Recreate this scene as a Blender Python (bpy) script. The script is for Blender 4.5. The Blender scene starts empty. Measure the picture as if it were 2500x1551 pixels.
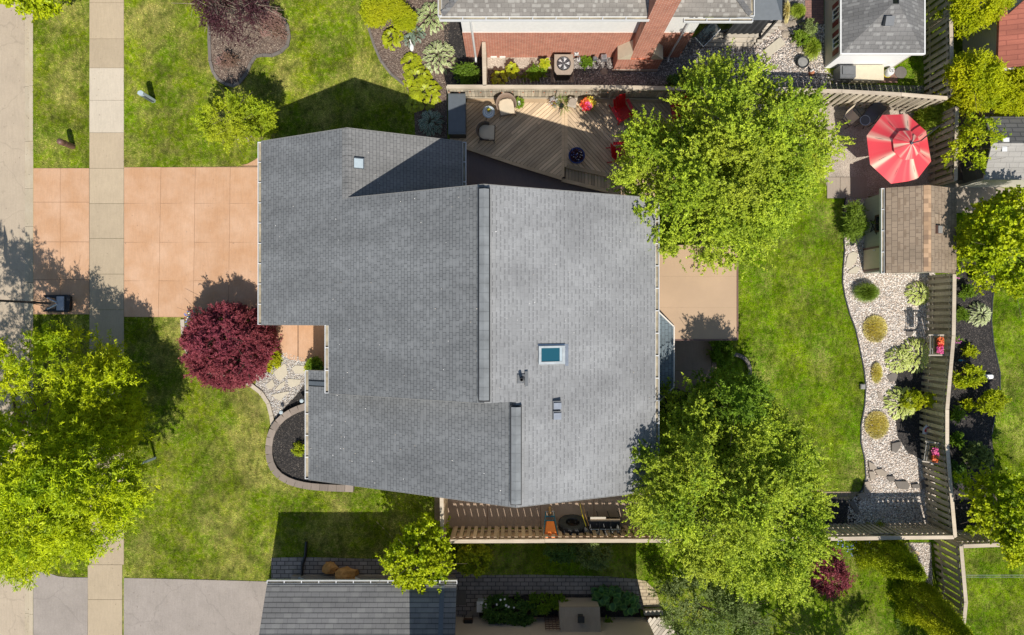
import bpy, math, random, zlib
import numpy as np
from mathutils import Vector, Matrix
rng = np.random.default_rng(7); random.seed(7)
S = bpy.context.scene
# ---------- camera, sky, sun, exposure ----------
HC, KF = 30.0, 1680.0                       # drone height (m), focal length in photo pixels
cam = bpy.data.objects.new('camera', bpy.data.cameras.new('camera')); S.collection.objects.link(cam)
cam.location = (0, 0, HC); cam.data.sensor_width = 36; cam.data.lens = 36*KF/2500
cam.data.clip_start = .5; cam.data.clip_end = 2000; S.camera = cam
SUNV = Vector((.17, -.74, 1.0)).normalized()
w = bpy.data.worlds.new('World'); S.world = w; w.use_nodes = True
nt = w.node_tree; sky = nt.nodes.new('ShaderNodeTexSky'); sky.sky_type = 'NISHITA'; sky.sun_disc = False
sky.sun_elevation = math.asin(SUNV.z); sky.sun_rotation = math.atan2(SUNV.x, SUNV.y)
sky.air_density = 1.3; sky.dust_density = .6; sky.ozone_density = 1.6
nt.links.new(sky.outputs[0], nt.nodes['Background'].inputs[0]); nt.nodes['Background'].inputs[1].default_value = .092
sl = bpy.data.lights.new('sun', 'SUN'); sl.energy = 4.95; sl.angle = math.radians(.5); sl.color = (1, .95, .87)
so = bpy.data.objects.new('sun', sl); S.collection.objects.link(so); so.rotation_euler = SUNV.to_track_quat('Z', 'Y').to_euler()
S.view_settings.view_transform = 'Standard'; S.view_settings.look = 'None'; S.view_settings.exposure = .10; S.view_settings.gamma = 1

def W(px, py, h=0.0):                       # photo pixel -> real ground position of a point at height h
    k = (HC-h)/KF
    return ((px-1250)*k, (775.5-py)*k)
def WP(pts, h=0.0): return [W(a, b, h) for a, b in pts]

# ---------- materials ----------
MATS = {}
def rgb(c): return (c[0], c[1], c[2], 1)
class NT:
    def __init__(s, name):
        m = bpy.data.materials.new(name); m.use_nodes = True; s.m = m; s.t = m.node_tree; s.n = s.t.nodes
        s.b = s.n['Principled BSDF']; MATS[name] = m
    def new(s, ty, **k):
        n = s.n.new(ty)
        for a, v in k.items(): setattr(n, a, v)
        return n
    def l(s, a, b): s.t.links.new(a, b)
    def coord(s, scale=(1,1,1), rot=0.0):
        tc = s.new('ShaderNodeTexCoord'); mp = s.new('ShaderNodeMapping'); g = s.new('ShaderNodeNewGeometry')
        s.l(g.outputs['Position'], mp.inputs[0]); mp.inputs['Scale'].default_value = scale; mp.inputs['Rotation'].default_value = (0, 0, rot)
        return mp.outputs[0]
    def noise(s, v, sc, det=4, ro=.55):
        n = s.new('ShaderNodeTexNoise'); n.inputs['Scale'].default_value = sc; n.inputs['Detail'].default_value = det; n.inputs['Roughness'].default_value = ro
        s.l(v, n.inputs['Vector']); return n.outputs['Fac']
    def ramp(s, f, stops):
        r = s.new('ShaderNodeValToRGB'); e = r.color_ramp.elements
        while len(e) < len(stops): e.new(.5)
        for i, (p, c) in enumerate(stops):
            e[i].position = p; e[i].color = rgb(c) if hasattr(c, '__len__') else (c, c, c, 1)
        s.l(f, r.inputs[0]); return r.outputs[0]
    def mix(s, f, a, b, mode='MIX'):
        m = s.new('ShaderNodeMix', data_type='RGBA', blend_type=mode)
        for i, x in ((0, f), (6, a), (7, b)):
            if hasattr(x, 'is_linked'): s.l(x, m.inputs[i])
            elif i == 0: m.inputs[0].default_value = x
            else: m.inputs[i].default_value = rgb(x)
        return m.outputs[2]
    def bump(s, f, st, dist=.02):
        b = s.new('ShaderNodeBump'); b.inputs['Strength'].default_value = st; b.inputs['Distance'].default_value = dist
        s.l(f, b.inputs['Height']); s.l(b.outputs[0], s.b.inputs['Normal'])
    def out(s, c, ro=.8):
        if hasattr(c, 'is_linked'): s.l(c, s.b.inputs['Base Color'])
        else: s.b.inputs['Base Color'].default_value = rgb(c)
        s.b.inputs['Roughness'].default_value = ro; return s.m
def plain(name, c, ro=.6, metal=0, var=.18, sc=6, bump=0):
    t = NT(name); v = t.coord(); n = t.noise(v, sc, 5)
    c2 = tuple(x*(1-var) for x in c); c1 = tuple(min(1, x*(1+var*.6)) for x in c)
    t.out(t.mix(t.ramp(n, [(.3, 0), (.7, 1)]), c2, c1), ro); t.b.inputs['Metallic'].default_value = metal
    if bump: t.bump(t.noise(v, sc*8, 4), bump)
    return t.m
def slab(name, c, stain, ro=.85, island=.1, fine=60, amt=.5, crack=0, spots=0):      # poured concrete with stains; every slab its own tone
    t = NT(name); v = t.coord(); g = t.new('ShaderNodeNewGeometry')
    a = t.mix(t.ramp(t.noise(v, .9, 6, .6), [(.35, 0), (.75, 1)]), c, stain)
    f = t.ramp(t.noise(v, fine, 3, .7), [(.3, 1-.12), (.7, 1.0)]); a = t.mix(1.0, a, f, 'MULTIPLY')
    st = t.coord((6, .7, 1)); a = t.mix(.5, a, t.ramp(t.noise(st, 2.5, 5, .7), [(.35, .82), (.62, 1.0)]), 'MULTIPLY')
    k = t.ramp(g.outputs['Random Per Island'], [(0, 1-island), (1, 1.0)]); a = t.mix(1.0, a, k, 'MULTIPLY')
    if crack:
        vo = t.new('ShaderNodeTexVoronoi', feature='DISTANCE_TO_EDGE'); vo.inputs['Scale'].default_value = .7; nz = t.new('ShaderNodeTexNoise'); nz.inputs['Scale'].default_value = 1.5; nz.inputs['Detail'].default_value = 6; t.l(v, nz.inputs['Vector']); wv = t.mix(.42, v, nz.outputs['Color']); t.l(wv, vo.inputs['Vector'])
        a = t.mix(t.ramp(vo.outputs['Distance'], [(0, crack), (.006, crack*.5), (.010, 0)]), a, tuple(x*.35 for x in c))
    if spots:
        a = t.mix(t.ramp(t.noise(v, 3.2, 5, .5), [(.66, 0), (.74, spots)]), a, tuple(x*.55 for x in c))
        vo = t.new('ShaderNodeTexVoronoi'); vo.inputs['Scale'].default_value = 1.7; t.l(v, vo.inputs['Vector']); a = t.mix(t.ramp(vo.outputs['Distance'], [(.03, spots), (.07, 0)]), a, tuple(x*.45 for x in c))
    a = t.mix(1.0, a, t.ramp(t.noise(v, 13, 4, .8), [(.3, .93), (.7, 1.04)]), 'MULTIPLY')
    t.out(a, ro); t.bump(t.noise(v, fine, 3), .15, .01); return t.m
def wood(name, c1, c2, along=0.0, ro=.8):       # weathered timber: each board its own tone, grain along the board
    t = NT(name); g = t.new('ShaderNodeNewGeometry'); v = t.coord((1, 1, 1), -along); mp = t.new('ShaderNodeMapping'); t.l(v, mp.inputs[0]); mp.inputs['Scale'].default_value = (1.2, 30, 30)
    gr = t.noise(mp.outputs[0], 1.6, 5, .65)
    a = t.mix(t.ramp(gr, [(.3, 0), (.7, 1)]), c1, c2)
    a = t.mix(t.ramp(t.noise(t.coord(), 1.1, 5), [(.4, 0), (.75, .5)]), a, tuple(x*.62 for x in c1))
    a = t.mix(1.0, a, t.ramp(g.outputs['Random Per Island'], [(0, .68), (1, 1.12)]), 'MULTIPLY')
    t.out(a, ro); t.bump(gr, .3, .01); return t.m
def leafm(name, dark, light, trans=.35, ro=.5, zvar=None):       # foliage: every leaf its own tone, light passes through
    t = NT(name); g = t.new('ShaderNodeNewGeometry')
    lp = lambda k: tuple(a+(b-a)*k for a, b in zip(dark, light)); c = t.ramp(g.outputs['Random Per Island'], [(0, lp(.3)), (.5, lp(.62)), (1, lp(.95))])
    v = t.coord(); c = t.mix(t.ramp(t.noise(v, 1.1, 4, .65), [(.38, .75), (.6, 0)]), c, lp(.12)); c = t.mix(t.ramp(t.noise(v, .45, 2), [(.4, 0), (.7, .35)]), c, (light[0]*.9, light[1]*.72, light[2]*1.2))
    t.out(c, ro); t.b.inputs['Specular IOR Level'].default_value = .2
    tr = t.new('ShaderNodeBsdfTranslucent'); t.l(t.mix(.5, c, (1, .95, .03), 'SOFT_LIGHT'), tr.inputs[0]); mx = t.new('ShaderNodeMixShader'); mx.inputs[0].default_value = trans
    t.l(t.b.outputs[0], mx.inputs[1]); t.l(tr.outputs[0], mx.inputs[2]); t.l(mx.outputs[0], t.n['Material Output'].inputs[0]); return t.m
def edged(name, mid, edge, dark=.7, trans=.25, cut=.8):          # variegated leaf: centre one colour, margin another
    t = NT(name); g = t.new('ShaderNodeNewGeometry'); a = t.new('ShaderNodeAttribute'); a.attribute_name = 'margin'
    c = t.ramp(a.outputs['Fac'], [(cut-.35, mid), (cut, edge)])
    c = t.mix(1.0, c, t.ramp(g.outputs['Random Per Island'], [(0, dark), (1, 1.0)]), 'MULTIPLY')
    t.out(c, .45); tr = t.new('ShaderNodeBsdfTranslucent'); t.l(c, tr.inputs[0]); mx = t.new('ShaderNodeMixShader'); mx.inputs[0].default_value = trans
    t.l(t.b.outputs[0], mx.inputs[1]); t.l(tr.outputs[0], mx.inputs[2]); t.l(mx.outputs[0], t.n['Material Output'].inputs[0]); return t.m
def shingle(name, c, joint, rot=0.0, row=.146, tab=.24, vary=.16, tooth=0, toothc=(.1,.1,.1), streak=(.5, 3.0), jw=.012, tick=.42, tw=.62, tgap=False, line=0):
    # rows run along local x (after rot); asphalt tabs with joints, some proud "teeth", weather streaks
    t = NT(name); v = t.coord((1, 1, 0), rot)
    b = t.new('ShaderNodeTexBrick'); t.l(v, b.inputs[0]); b.offset = .47; b.inputs['Scale'].default_value = 1
    b.inputs['Brick Width'].default_value = tab; b.inputs['Row Height'].default_value = row; b.inputs['Mortar Size'].default_value = jw; b.inputs['Mortar Smooth'].default_value = .3
    b.inputs['Color1'].default_value = rgb(tuple(x*(1-vary) for x in c)); b.inputs['Color2'].default_value = rgb(tuple(x*(1+vary) for x in c)); b.inputs['Mortar'].default_value = rgb(joint)
    a = b.outputs['Color']; hgt = b.outputs['Fac']
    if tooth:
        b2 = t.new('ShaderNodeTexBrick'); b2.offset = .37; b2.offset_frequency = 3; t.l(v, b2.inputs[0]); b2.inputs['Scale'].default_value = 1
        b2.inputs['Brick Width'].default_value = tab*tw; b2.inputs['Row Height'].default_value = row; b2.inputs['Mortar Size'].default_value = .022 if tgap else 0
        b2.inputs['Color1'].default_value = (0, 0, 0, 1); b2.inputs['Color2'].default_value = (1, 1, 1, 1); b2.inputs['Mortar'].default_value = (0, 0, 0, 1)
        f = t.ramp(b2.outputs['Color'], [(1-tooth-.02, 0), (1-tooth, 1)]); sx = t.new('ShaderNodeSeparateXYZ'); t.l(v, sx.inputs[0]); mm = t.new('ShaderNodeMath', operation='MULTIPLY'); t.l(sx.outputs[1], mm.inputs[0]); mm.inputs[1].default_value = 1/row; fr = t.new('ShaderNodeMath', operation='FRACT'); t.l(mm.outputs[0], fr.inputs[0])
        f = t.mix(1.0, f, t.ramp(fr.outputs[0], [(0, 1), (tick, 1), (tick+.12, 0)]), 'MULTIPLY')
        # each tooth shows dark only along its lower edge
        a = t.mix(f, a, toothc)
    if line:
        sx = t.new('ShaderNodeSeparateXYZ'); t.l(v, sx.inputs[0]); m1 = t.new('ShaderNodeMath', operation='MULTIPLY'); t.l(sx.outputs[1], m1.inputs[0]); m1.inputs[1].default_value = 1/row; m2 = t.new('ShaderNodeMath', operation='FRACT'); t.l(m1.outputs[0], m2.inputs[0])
        a = t.mix(1.0, a, t.ramp(m2.outputs[0], [(0, line), (.10, line), (.22, 1), (1, .93)]), 'MULTIPLY')  # row shadow painted into the colour along each course edge
    n = t.noise(t.coord((streak[0], streak[1], 1), rot), .55, 5, .6); a = t.mix(1.0, a, t.ramp(n, [(.34, .78), (.66, 1.10)]), 'MULTIPLY')
    n2 = t.noise(t.coord(), 45, 3, .7); a = t.mix(1.0, a, t.ramp(n2, [(.3, .85), (.7, 1.1)]), 'MULTIPLY')
    t.out(a, .92); t.bump(t.mix(.5, n2, hgt), .25, .012); return t.m
def bricks(name, c1, c2, mortar, axis='xz', bw=.22, rh=.075):
    t = NT(name); g = t.new('ShaderNodeNewGeometry'); sp = t.new('ShaderNodeSeparateXYZ'); cb = t.new('ShaderNodeCombineXYZ'); t.l(g.outputs['Position'], sp.inputs[0])
    t.l(sp.outputs['Y' if axis[0] == 'y' else 'X'], cb.inputs[0]); t.l(sp.outputs['Y' if axis[1] == 'y' else 'Z'], cb.inputs[1])
    b = t.new('ShaderNodeTexBrick'); t.l(cb.outputs[0], b.inputs[0]); b.inputs['Scale'].default_value = 1
    b.inputs['Brick Width'].default_value = bw; b.inputs['Row Height'].default_value = rh; b.inputs['Mortar Size'].default_value = rh*.1; b.inputs['Mortar Smooth'].default_value = .2
    b.inputs['Color1'].default_value = rgb(c1); b.inputs['Color2'].default_value = rgb(c2); b.inputs['Mortar'].default_value = rgb(mortar)
    a = t.mix(1.0, b.outputs['Color'], t.ramp(t.noise(t.coord(), 3, 4), [(.3, .8), (.7, 1.1)]), 'MULTIPLY')
    t.out(a, .9); t.bump(b.outputs['Fac'], -.4, .01); return t.m
def grassm(name, g1, g2, dry, dryness=.5, blade=False, ctr=0.5):
    t = NT(name); v = t.coord(); g = t.new('ShaderNodeNewGeometry')
    a = t.mix(t.ramp(t.noise(v, .7, 5, .6), [(.38, 0), (.62, 1)]), g1, g2); a = t.mix(t.ramp(t.noise(t.coord((1, .8, 1), .5), .33, 4, .6), [(ctr, 0), (ctr+.12, dryness*.75)]), a, dry)
    a = t.mix(t.ramp(t.noise(v, 1.3, 6, .7), [(ctr, 0), (ctr+.2, dryness)]), a, dry)
    a = t.mix(t.ramp(t.noise(v, 6, 5, .75), [(.48, 0), (.7, dryness)]), a, dry)
    a = t.mix(t.ramp(t.noise(v, 2.6, 5, .65), [(.48, 0), (.66, .75)]), a, tuple(x*.5 for x in g1))
    a = t.mix(1.0, a, t.ramp(t.noise(v, 28, 3, .7), [(.3, .5), (.7, 1.35)]), 'MULTIPLY')
    a = t.mix(1.0, a, t.ramp(t.noise(v, .5, 6, .7), [(.34, .62), (.64, 1.22)]), 'MULTIPLY'); a = t.mix(1.0, a, t.ramp(t.noise(t.coord((1, .45, 1), -.5), 5, 4, .7), [(.34, .66), (.66, 1.2)]), 'MULTIPLY')
    if blade: a = t.mix(1.0, a, t.ramp(g.outputs['Random Per Island'], [(0, .6), (1, 1.3)]), 'MULTIPLY')
    t.out(a, .8); t.b.inputs['Specular IOR Level'].default_value = .08
    if blade:
        tr = t.new('ShaderNodeBsdfTranslucent'); t.l(a, tr.inputs[0]); mx = t.new('ShaderNodeMixShader'); mx.inputs[0].default_value = .25
        t.l(t.b.outputs[0], mx.inputs[1]); t.l(tr.outputs[0], mx.inputs[2]); t.l(mx.outputs[0], t.n['Material Output'].inputs[0])
    else: t.bump(t.noise(v, 40, 4, .7), .6, .03)
    return t.m
def chips(name, stops, sc=40, ro=.9, bump=.6):       # loose material: voronoi pieces in several tones
    t = NT(name); v = t.coord(); vo = t.new('ShaderNodeTexVoronoi'); vo.inputs['Scale'].default_value = sc; t.l(v, vo.inputs['Vector'])
    sp = t.new('ShaderNodeSeparateColor'); t.l(vo.outputs['Color'], sp.inputs[0])
    a = t.ramp(sp.outputs[0], stops); a = t.mix(1.0, a, t.ramp(vo.outputs['Distance'], [(.2, 1), (.8, .45)]), 'MULTIPLY')
    a = t.mix(1.0, a, t.ramp(t.noise(v, 1.2, 4), [(.3, .75), (.7, 1.15)]), 'MULTIPLY')
    t.out(a, ro); t.bump(vo.outputs['Distance'], -bump, .02); return t.m
def islands(name, stops, ro=.8):
    t = NT(name); g = t.new('ShaderNodeNewGeometry'); c = t.ramp(g.outputs['Random Per Island'], stops)
    t.out(c, ro); return t.m
def siding(name, c, axis='Z', rep=.11, dark=.72):
    t = NT(name); g = t.new('ShaderNodeNewGeometry'); sp = t.new('ShaderNodeSeparateXYZ'); t.l(g.outputs['Position'], sp.inputs[0])
    m = t.new('ShaderNodeMath', operation='MULTIPLY'); t.l(sp.outputs[axis], m.inputs[0]); m.inputs[1].default_value = 1/rep
    f = t.new('ShaderNodeMath', operation='FRACT'); t.l(m.outputs[0], f.inputs[0])
    k = t.ramp(f.outputs[0], [(0, dark), (.14, 1), (1, .97)]); t.out(t.mix(1.0, c, k, 'MULTIPLY'), .6); t.bump(f.outputs[0], .3, .01); return t.m

# ---------- mesh helpers ----------
class MB:
    def __init__(s): s.v = []; s.f = []
    def add(s, v, f):
        o = len(s.v); s.v += [tuple(p) for p in v]; s.f += [tuple(o+i for i in q) for q in f]; return s
    def box(s, x0, x1, y0, y1, z0, z1):
        return s.add([(x0,y0,z0),(x1,y0,z0),(x1,y1,z0),(x0,y1,z0),(x0,y0,z1),(x1,y0,z1),(x1,y1,z1),(x0,y1,z1)],
                     [(3,2,1,0),(4,5,6,7),(0,1,5,4),(1,2,6,5),(2,3,7,6),(3,0,4,7)])
    def obox(s, c, size, rz=0, rx=0, ry=0):          # oriented box, chamfered edges along top
        R = Matrix.Rotation(rz, 3, 'Z') @ Matrix.Rotation(ry, 3, 'Y') @ Matrix.Rotation(rx, 3, 'X'); hx, hy, hz = [q/2 for q in size]
        v = [R @ Vector(p) + Vector(c) for p in [(-hx,-hy,-hz),(hx,-hy,-hz),(hx,hy,-hz),(-hx,hy,-hz),(-hx,-hy,hz),(hx,-hy,hz),(hx,hy,hz),(-hx,hy,hz)]]
        return s.add(v, [(3,2,1,0),(4,5,6,7),(0,1,5,4),(1,2,6,5),(2,3,7,6),(3,0,4,7)])
    def prism(s, pts, z0, z1):
        n = len(pts); a = sum(pts[i][0]*pts[(i+1) % n][1]-pts[(i+1) % n][0]*pts[i][1] for i in range(n))
        if a < 0: pts = pts[::-1]
        zf = z1 if callable(z1) else (lambda x, y: z1); zb = z0 if callable(z0) else (lambda x, y: z0)
        return s.add([(x, y, zb(x, y)) for x, y in pts]+[(x, y, zf(x, y)) for x, y in pts],
                     [tuple(range(n))[::-1], tuple(range(n, 2*n))]+[(i, (i+1) % n, n+(i+1) % n, n+i) for i in range(n)])
    def bar(s, p, q, r, r2=None, n=6):
        p, q = Vector(p), Vector(q); r2 = r if r2 is None else r2; d = (q-p).normalized(); u = d.orthogonal().normalized(); w_ = d.cross(u)
        ring = lambda c, R: [c+u*R*math.cos(2*math.pi*i/n)+w_*R*math.sin(2*math.pi*i/n) for i in range(n)]
        return s.add(ring(p, r)+ring(q, r2), [(i, (i+1) % n, n+(i+1) % n, n+i) for i in range(n)]+[tuple(range(n))[::-1], tuple(range(n, 2*n))])
    def tube(s, pts, r, n=6):
        for a, b in zip(pts, pts[1:]): s.bar(a, b, r, r, n)
        return s
    def strip(s, p, q, wd, z0, z1):                  # long box from p to q (2-D) of width wd
        d = Vector((q[0]-p[0], q[1]-p[1])); nrm = Vector((-d.y, d.x)).normalized()*wd/2
        return s.prism([(p[0]+nrm.x, p[1]+nrm.y), (p[0]-nrm.x, p[1]-nrm.y), (q[0]-nrm.x, q[1]-nrm.y), (q[0]+nrm.x, q[1]+nrm.y)], z0, z1)
    def lathe(s, prof, c=(0,0,0), n=20, a0=0, a1=2*math.pi, M=None):
        full = abs(a1-a0-2*math.pi) < 1e-6; m = n if full else n+1; v = []
        for r, z in prof:
            for i in range(m):
                a = a0+(a1-a0)*i/n; p = Vector((r*math.cos(a), r*math.sin(a), z))
                if M: p = M @ p
                v.append(p+Vector(c))
        f = []
        for j in range(len(prof)-1):
            for i in range(n):
                k = (i+1) % m if full else i+1
                f.append((j*m+i, j*m+k, (j+1)*m+k, (j+1)*m+i))
        return s.add(v, f)
    def blob(s, c, r, n=10, m=7, amp=.15, seed=0):
        rr = random.Random(seed); v = []; f = []
        for j in range(m+1):
            ph = math.pi*j/m
            for i in range(n):
                a = 2*math.pi*i/n; k = 1+(rr.random()-.5)*2*amp*(0 if j in (0, m) else 1)
                v.append((c[0]+r[0]*k*math.sin(ph)*math.cos(a), c[1]+r[1]*k*math.sin(ph)*math.sin(a), c[2]+r[2]*k*math.cos(ph)))
        for j in range(m):
            for i in range(n): f.append((j*n+i, (j+1)*n+i, (j+1)*n+(i+1) % n, j*n+(i+1) % n))
        return s.add(v, f)
WL = {}
def M_(m): return MATS[m] if isinstance(m, str) else m
def put(name, me, mat, parent, origin):
    me.materials.append(M_(mat)); o = bpy.data.objects.new(name, me); S.collection.objects.link(o)
    if parent is not None: o.parent = parent; WL[o.name] = WL[parent.name]
    else: o.location = origin; WL[o.name] = Vector(origin)
    return o
def obj(name, mb, mat, parent=None, origin=(0,0,0), smooth=False):
    off = WL[parent.name] if parent is not None else Vector(origin)
    me = bpy.data.meshes.new(name); me.from_pydata([(p[0]-off.x, p[1]-off.y, p[2]-off.z) for p in mb.v], [], mb.f); me.update()
    if smooth:
        me.shade_smooth()
    return put(name, me, mat, parent, origin)
def npmesh(name, V, F, mat, parent=None, origin=(0,0,0), attr=None, smooth=False):   # V (n,3) F (m,k)
    off = np.array(WL[parent.name] if parent is not None else Vector(origin)); V = V-off
    me = bpy.data.meshes.new(name); k = F.shape[1]; me.vertices.add(len(V)); me.vertices.foreach_set('co', V.astype('f4').ravel())
    me.loops.add(F.size); me.loops.foreach_set('vertex_index', F.astype('i4').ravel())
    me.polygons.add(len(F)); me.polygons.foreach_set('loop_start', np.arange(0, F.size, k, dtype='i4')); me.update(calc_edges=True)
    if attr is not None:
        a = me.attributes.new('margin', 'FLOAT', 'POINT'); a.data.foreach_set('value', attr.astype('f4').ravel())
    if smooth: me.shade_smooth()
    return put(name, me, mat, parent, origin)
LABELS = set()
def tag(o, label, cat, group=None, kind=None):
    if label: o['label'] = label
    if cat: o['category'] = cat
    if group: o['group'] = group
    if kind: o['kind'] = kind
    return o
def thing(name, x, y, label, cat, group=None, z=0.0):
    o = bpy.data.objects.new(name, None); S.collection.objects.link(o); o.location = (x, y, z); o.empty_display_size = .2
    WL[o.name] = Vector((x, y, z)); return tag(o, label, cat, group)
def struct(name, mb, mat, label=None):
    o = obj(name, mb, mat); o['kind'] = 'structure'
    if label: o['label'] = label
    return o
def dup(root, loc, rz, label, group=None):
    r = root.copy(); S.collection.objects.link(r); r.location = loc; r.rotation_euler = (0, 0, rz); r['label'] = label
    if group: r['group'] = group
    for ch in list(root.children):
        c = ch.copy(); S.collection.objects.link(c); c.parent = r
        for g in ch.children:
            d = g.copy(); S.collection.objects.link(d); d.parent = c
    return r
def unit(a): return a/np.maximum(np.linalg.norm(a, axis=-1, keepdims=True), 1e-9)
# ---------- foliage ----------
def leafcloud(name, P, D, L, Wd, mat, parent=None, up=.55, origin=(0,0,0)):
    n = len(P); D = unit(D); N = unit(np.array([0.05, -.2, 1.0])*up+rng.normal(size=(n, 3))*.5)
    Sd = unit(np.cross(D, N)); L = (L*rng.uniform(.7, 1.25, n))[:, None]; Wd = (Wd*rng.uniform(.75, 1.2, n))[:, None]
    Nn = unit(np.cross(Sd, D))
    V = np.stack([P, P+D*L*.45+Sd*Wd/2+Nn*Wd*.12, P+D*L, P+D*L*.45-Sd*Wd/2+Nn*Wd*.12], 1).reshape(-1, 3)
    F = np.arange(4*n).reshape(-1, 4)
    return npmesh(name, V, F, mat, parent, origin)
def polyR(pts, c):
    pts = np.array(pts)-np.array(c); n = len(pts); th = np.linspace(0, 2*np.pi, 96, endpoint=False); R = np.zeros(96)
    for i, t in enumerate(th):
        d = np.array([math.cos(t), math.sin(t)])
        for j in range(n):
            a, b = pts[j], pts[(j+1) % n]; e = b-a; den = d[0]*e[1]-d[1]*e[0]
            if abs(den) < 1e-9: continue
            s_ = (a[0]*e[1]-a[1]*e[0])/den; u = (a[0]*d[1]-a[1]*d[0])/den
            if s_ > 0 and -1e-6 <= u <= 1+1e-6: R[i] = max(R[i], s_)
    return th, R
def shoots(C, A, rc, nsh, nlf, spread=.8, upb=.6, out=.6, leafout=.8):
    # C clump centres, A outward axes -> leaf points P and directions D
    m = len(C); Cc = np.repeat(C, nsh, 0); Aa = np.repeat(A, nsh, 0); R = np.repeat(rc, nsh)
    d = unit(Aa*out+np.array([0, 0, upb])+rng.normal(size=Cc.shape)*spread); Ls = R*rng.uniform(.55, 1.2, len(R))
    st = Cc+rng.normal(size=Cc.shape)*(R*.28)[:, None]
    t = rng.uniform(.12, 1, (len(R), nlf)); P = st[:, None, :]+d[:, None, :]*(Ls[:, None]*t)[..., None]
    P[..., 2] -= (Ls[:, None]*t*t)*.12
    dd = unit(d[:, None, :]*.6+rng.normal(size=P.shape)*leafout); dd[..., 2] *= .6
    return P.reshape(-1, 3), dd.reshape(-1, 3)
def crown_pts(pts, hr, ht, ncl, nsh, nlf, rs=(.45, .85), under=.25, flat=.6, zmod=None, lobes=0, **k):
    P = WP(pts, hr+.4*(ht-hr)); c = np.mean(P, 0); th, R = polyR(P, c)
    u = rng.uniform(0, 1, ncl)**.5; u[:ncl//4] = rng.uniform(.8, 1.0, ncl//4); a = rng.uniform(0, 2*np.pi, ncl); Ra = np.interp(a, th, R, period=2*np.pi)
    rc = rng.uniform(rs[0], rs[1], ncl); rr = np.clip(u*Ra, 0, np.maximum(Ra-rc*.75, .1))
    z = hr+(ht-hr)*np.sqrt(np.clip(1-(rr/np.maximum(Ra, .1))**2, 0, 1))**(flat*2)+rng.normal(size=ncl)*.22*(ht-hr)*.5
    lo = rng.random(ncl) < under; z[lo] = hr-(ht-hr)*rng.uniform(-.5, .45, lo.sum())
    if lobes:      # branches end in separate domes with deep gaps between them
        lu = rng.uniform(0, .86, lobes)**.55; la = np.arange(lobes)*2.39996+rng.uniform(-.25, .25, lobes); lR = np.interp(la % (2*np.pi), th, R, period=2*np.pi)*lu; lh = rng.uniform(-.7, .5, lobes)
        pick = rng.integers(0, lobes, ncl); sg = .17*R.mean()*rng.uniform(.55, 1.5, lobes)[pick]; gx_ = rng.normal(size=(ncl, 2))*sg[:, None]
        px_ = np.cos(la[pick])*lR[pick]+gx_[:, 0]; py_ = np.sin(la[pick])*lR[pick]+gx_[:, 1]; mixk = rng.random(ncl) < .78
        X_ = np.where(mixk, px_, rr*np.cos(a)); Y_ = np.where(mixk, py_, rr*np.sin(a)); a = np.arctan2(Y_, X_); Ra = np.interp(a % (2*np.pi), th, R, period=2*np.pi); a0_ = rng.uniform(0, 2*np.pi, ncl); R0_ = np.interp(a0_, th, R, period=2*np.pi); rr = np.hypot(X_, Y_); bad = rr > Ra-rc*.5; rr = np.where(bad, np.clip(rng.uniform(0, 1, ncl)**.5*R0_-rc*.6, 0, 99), rr); a = np.where(bad, a0_, a); Ra = np.where(bad, R0_, Ra); u = np.clip(rr/Ra, 0, 1)
        zb = hr+(ht-hr)*np.sqrt(np.clip(1-u**2, 0, 1))**(flat*2); z = np.where(lo, z, zb+np.where(mixk, lh[pick]-.5*(np.hypot(gx_[:, 0], gx_[:, 1])/np.maximum(sg, .1))**1.3*.55, -.5)*(ht-hr)*.5)
    if zmod: z = z+zmod(c[0]+rr*np.cos(a), c[1]+rr*np.sin(a))
    C = np.stack([c[0]+rr*np.cos(a), c[1]+rr*np.sin(a), z], 1)
    A = np.stack([np.cos(a)*u, np.sin(a)*u, np.zeros(ncl)], 1)
    return c, C, shoots(C, A, rc, nsh, nlf, **k)
def tree(name, label, cat, pts, hr, ht, base, mat, L, Wd, ncl, nsh, nlf, trunk=.16, bark='bark', group=None, up=.55, nlimb=14, hb=None, seed=0, **k):
    global rng; rng = np.random.default_rng(zlib.crc32(label.encode())+seed)
    c, C, (P, D) = crown_pts(pts, hr, ht, ncl, nsh, nlf, **k)
    bx, by = base if base else (c[0], c[1]); root = thing(name, bx, by, label, cat, group)
    P[:, 2] = np.maximum(P[:, 2], .08)
    leafcloud('crown', P, D, L, Wd, mat, root, up)
    tb = MB(); hb = hb or hr*.45; top = (c[0]*.35+bx*.65, c[1]*.35+by*.65, hb)
    tb.bar((bx, by, 0), (bx, by, .12), trunk*1.5, trunk*1.08, 9).bar((bx, by, .12), top, trunk*1.08, trunk*.75, 9)
    obj('trunk', tb, bark, root, smooth=True)
    lb = MB()
    for i in rng.choice(len(C), min(nlimb, len(C)), replace=False):
        q = Vector(C[i]); m_ = Vector(top).lerp(q, .5)+Vector((0, 0, .1*ht)); m_ += Vector(rng.normal(size=3))*.12
        lb.bar(top, m_, trunk*.42, trunk*.25, 5).bar(m_, q, trunk*.25, trunk*.07, 5)
        for j in range(3):
            e = q+Vector(rng.normal(size=3))*.55; lb.bar(m_.lerp(q, rng.uniform(.3, .9)), e, trunk*.1, .006, 4)
    obj('limbs', lb, bark, root)
    return root
def circ(px, py, rx, ry=None, n=10, wob=.12):
    ry = ry or rx; return [(px+rx*(1+rng.uniform(-wob, wob))*math.cos(2*math.pi*i/n), py+ry*(1+rng.uniform(-wob, wob))*math.sin(2*math.pi*i/n)) for i in range(n)]
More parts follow.
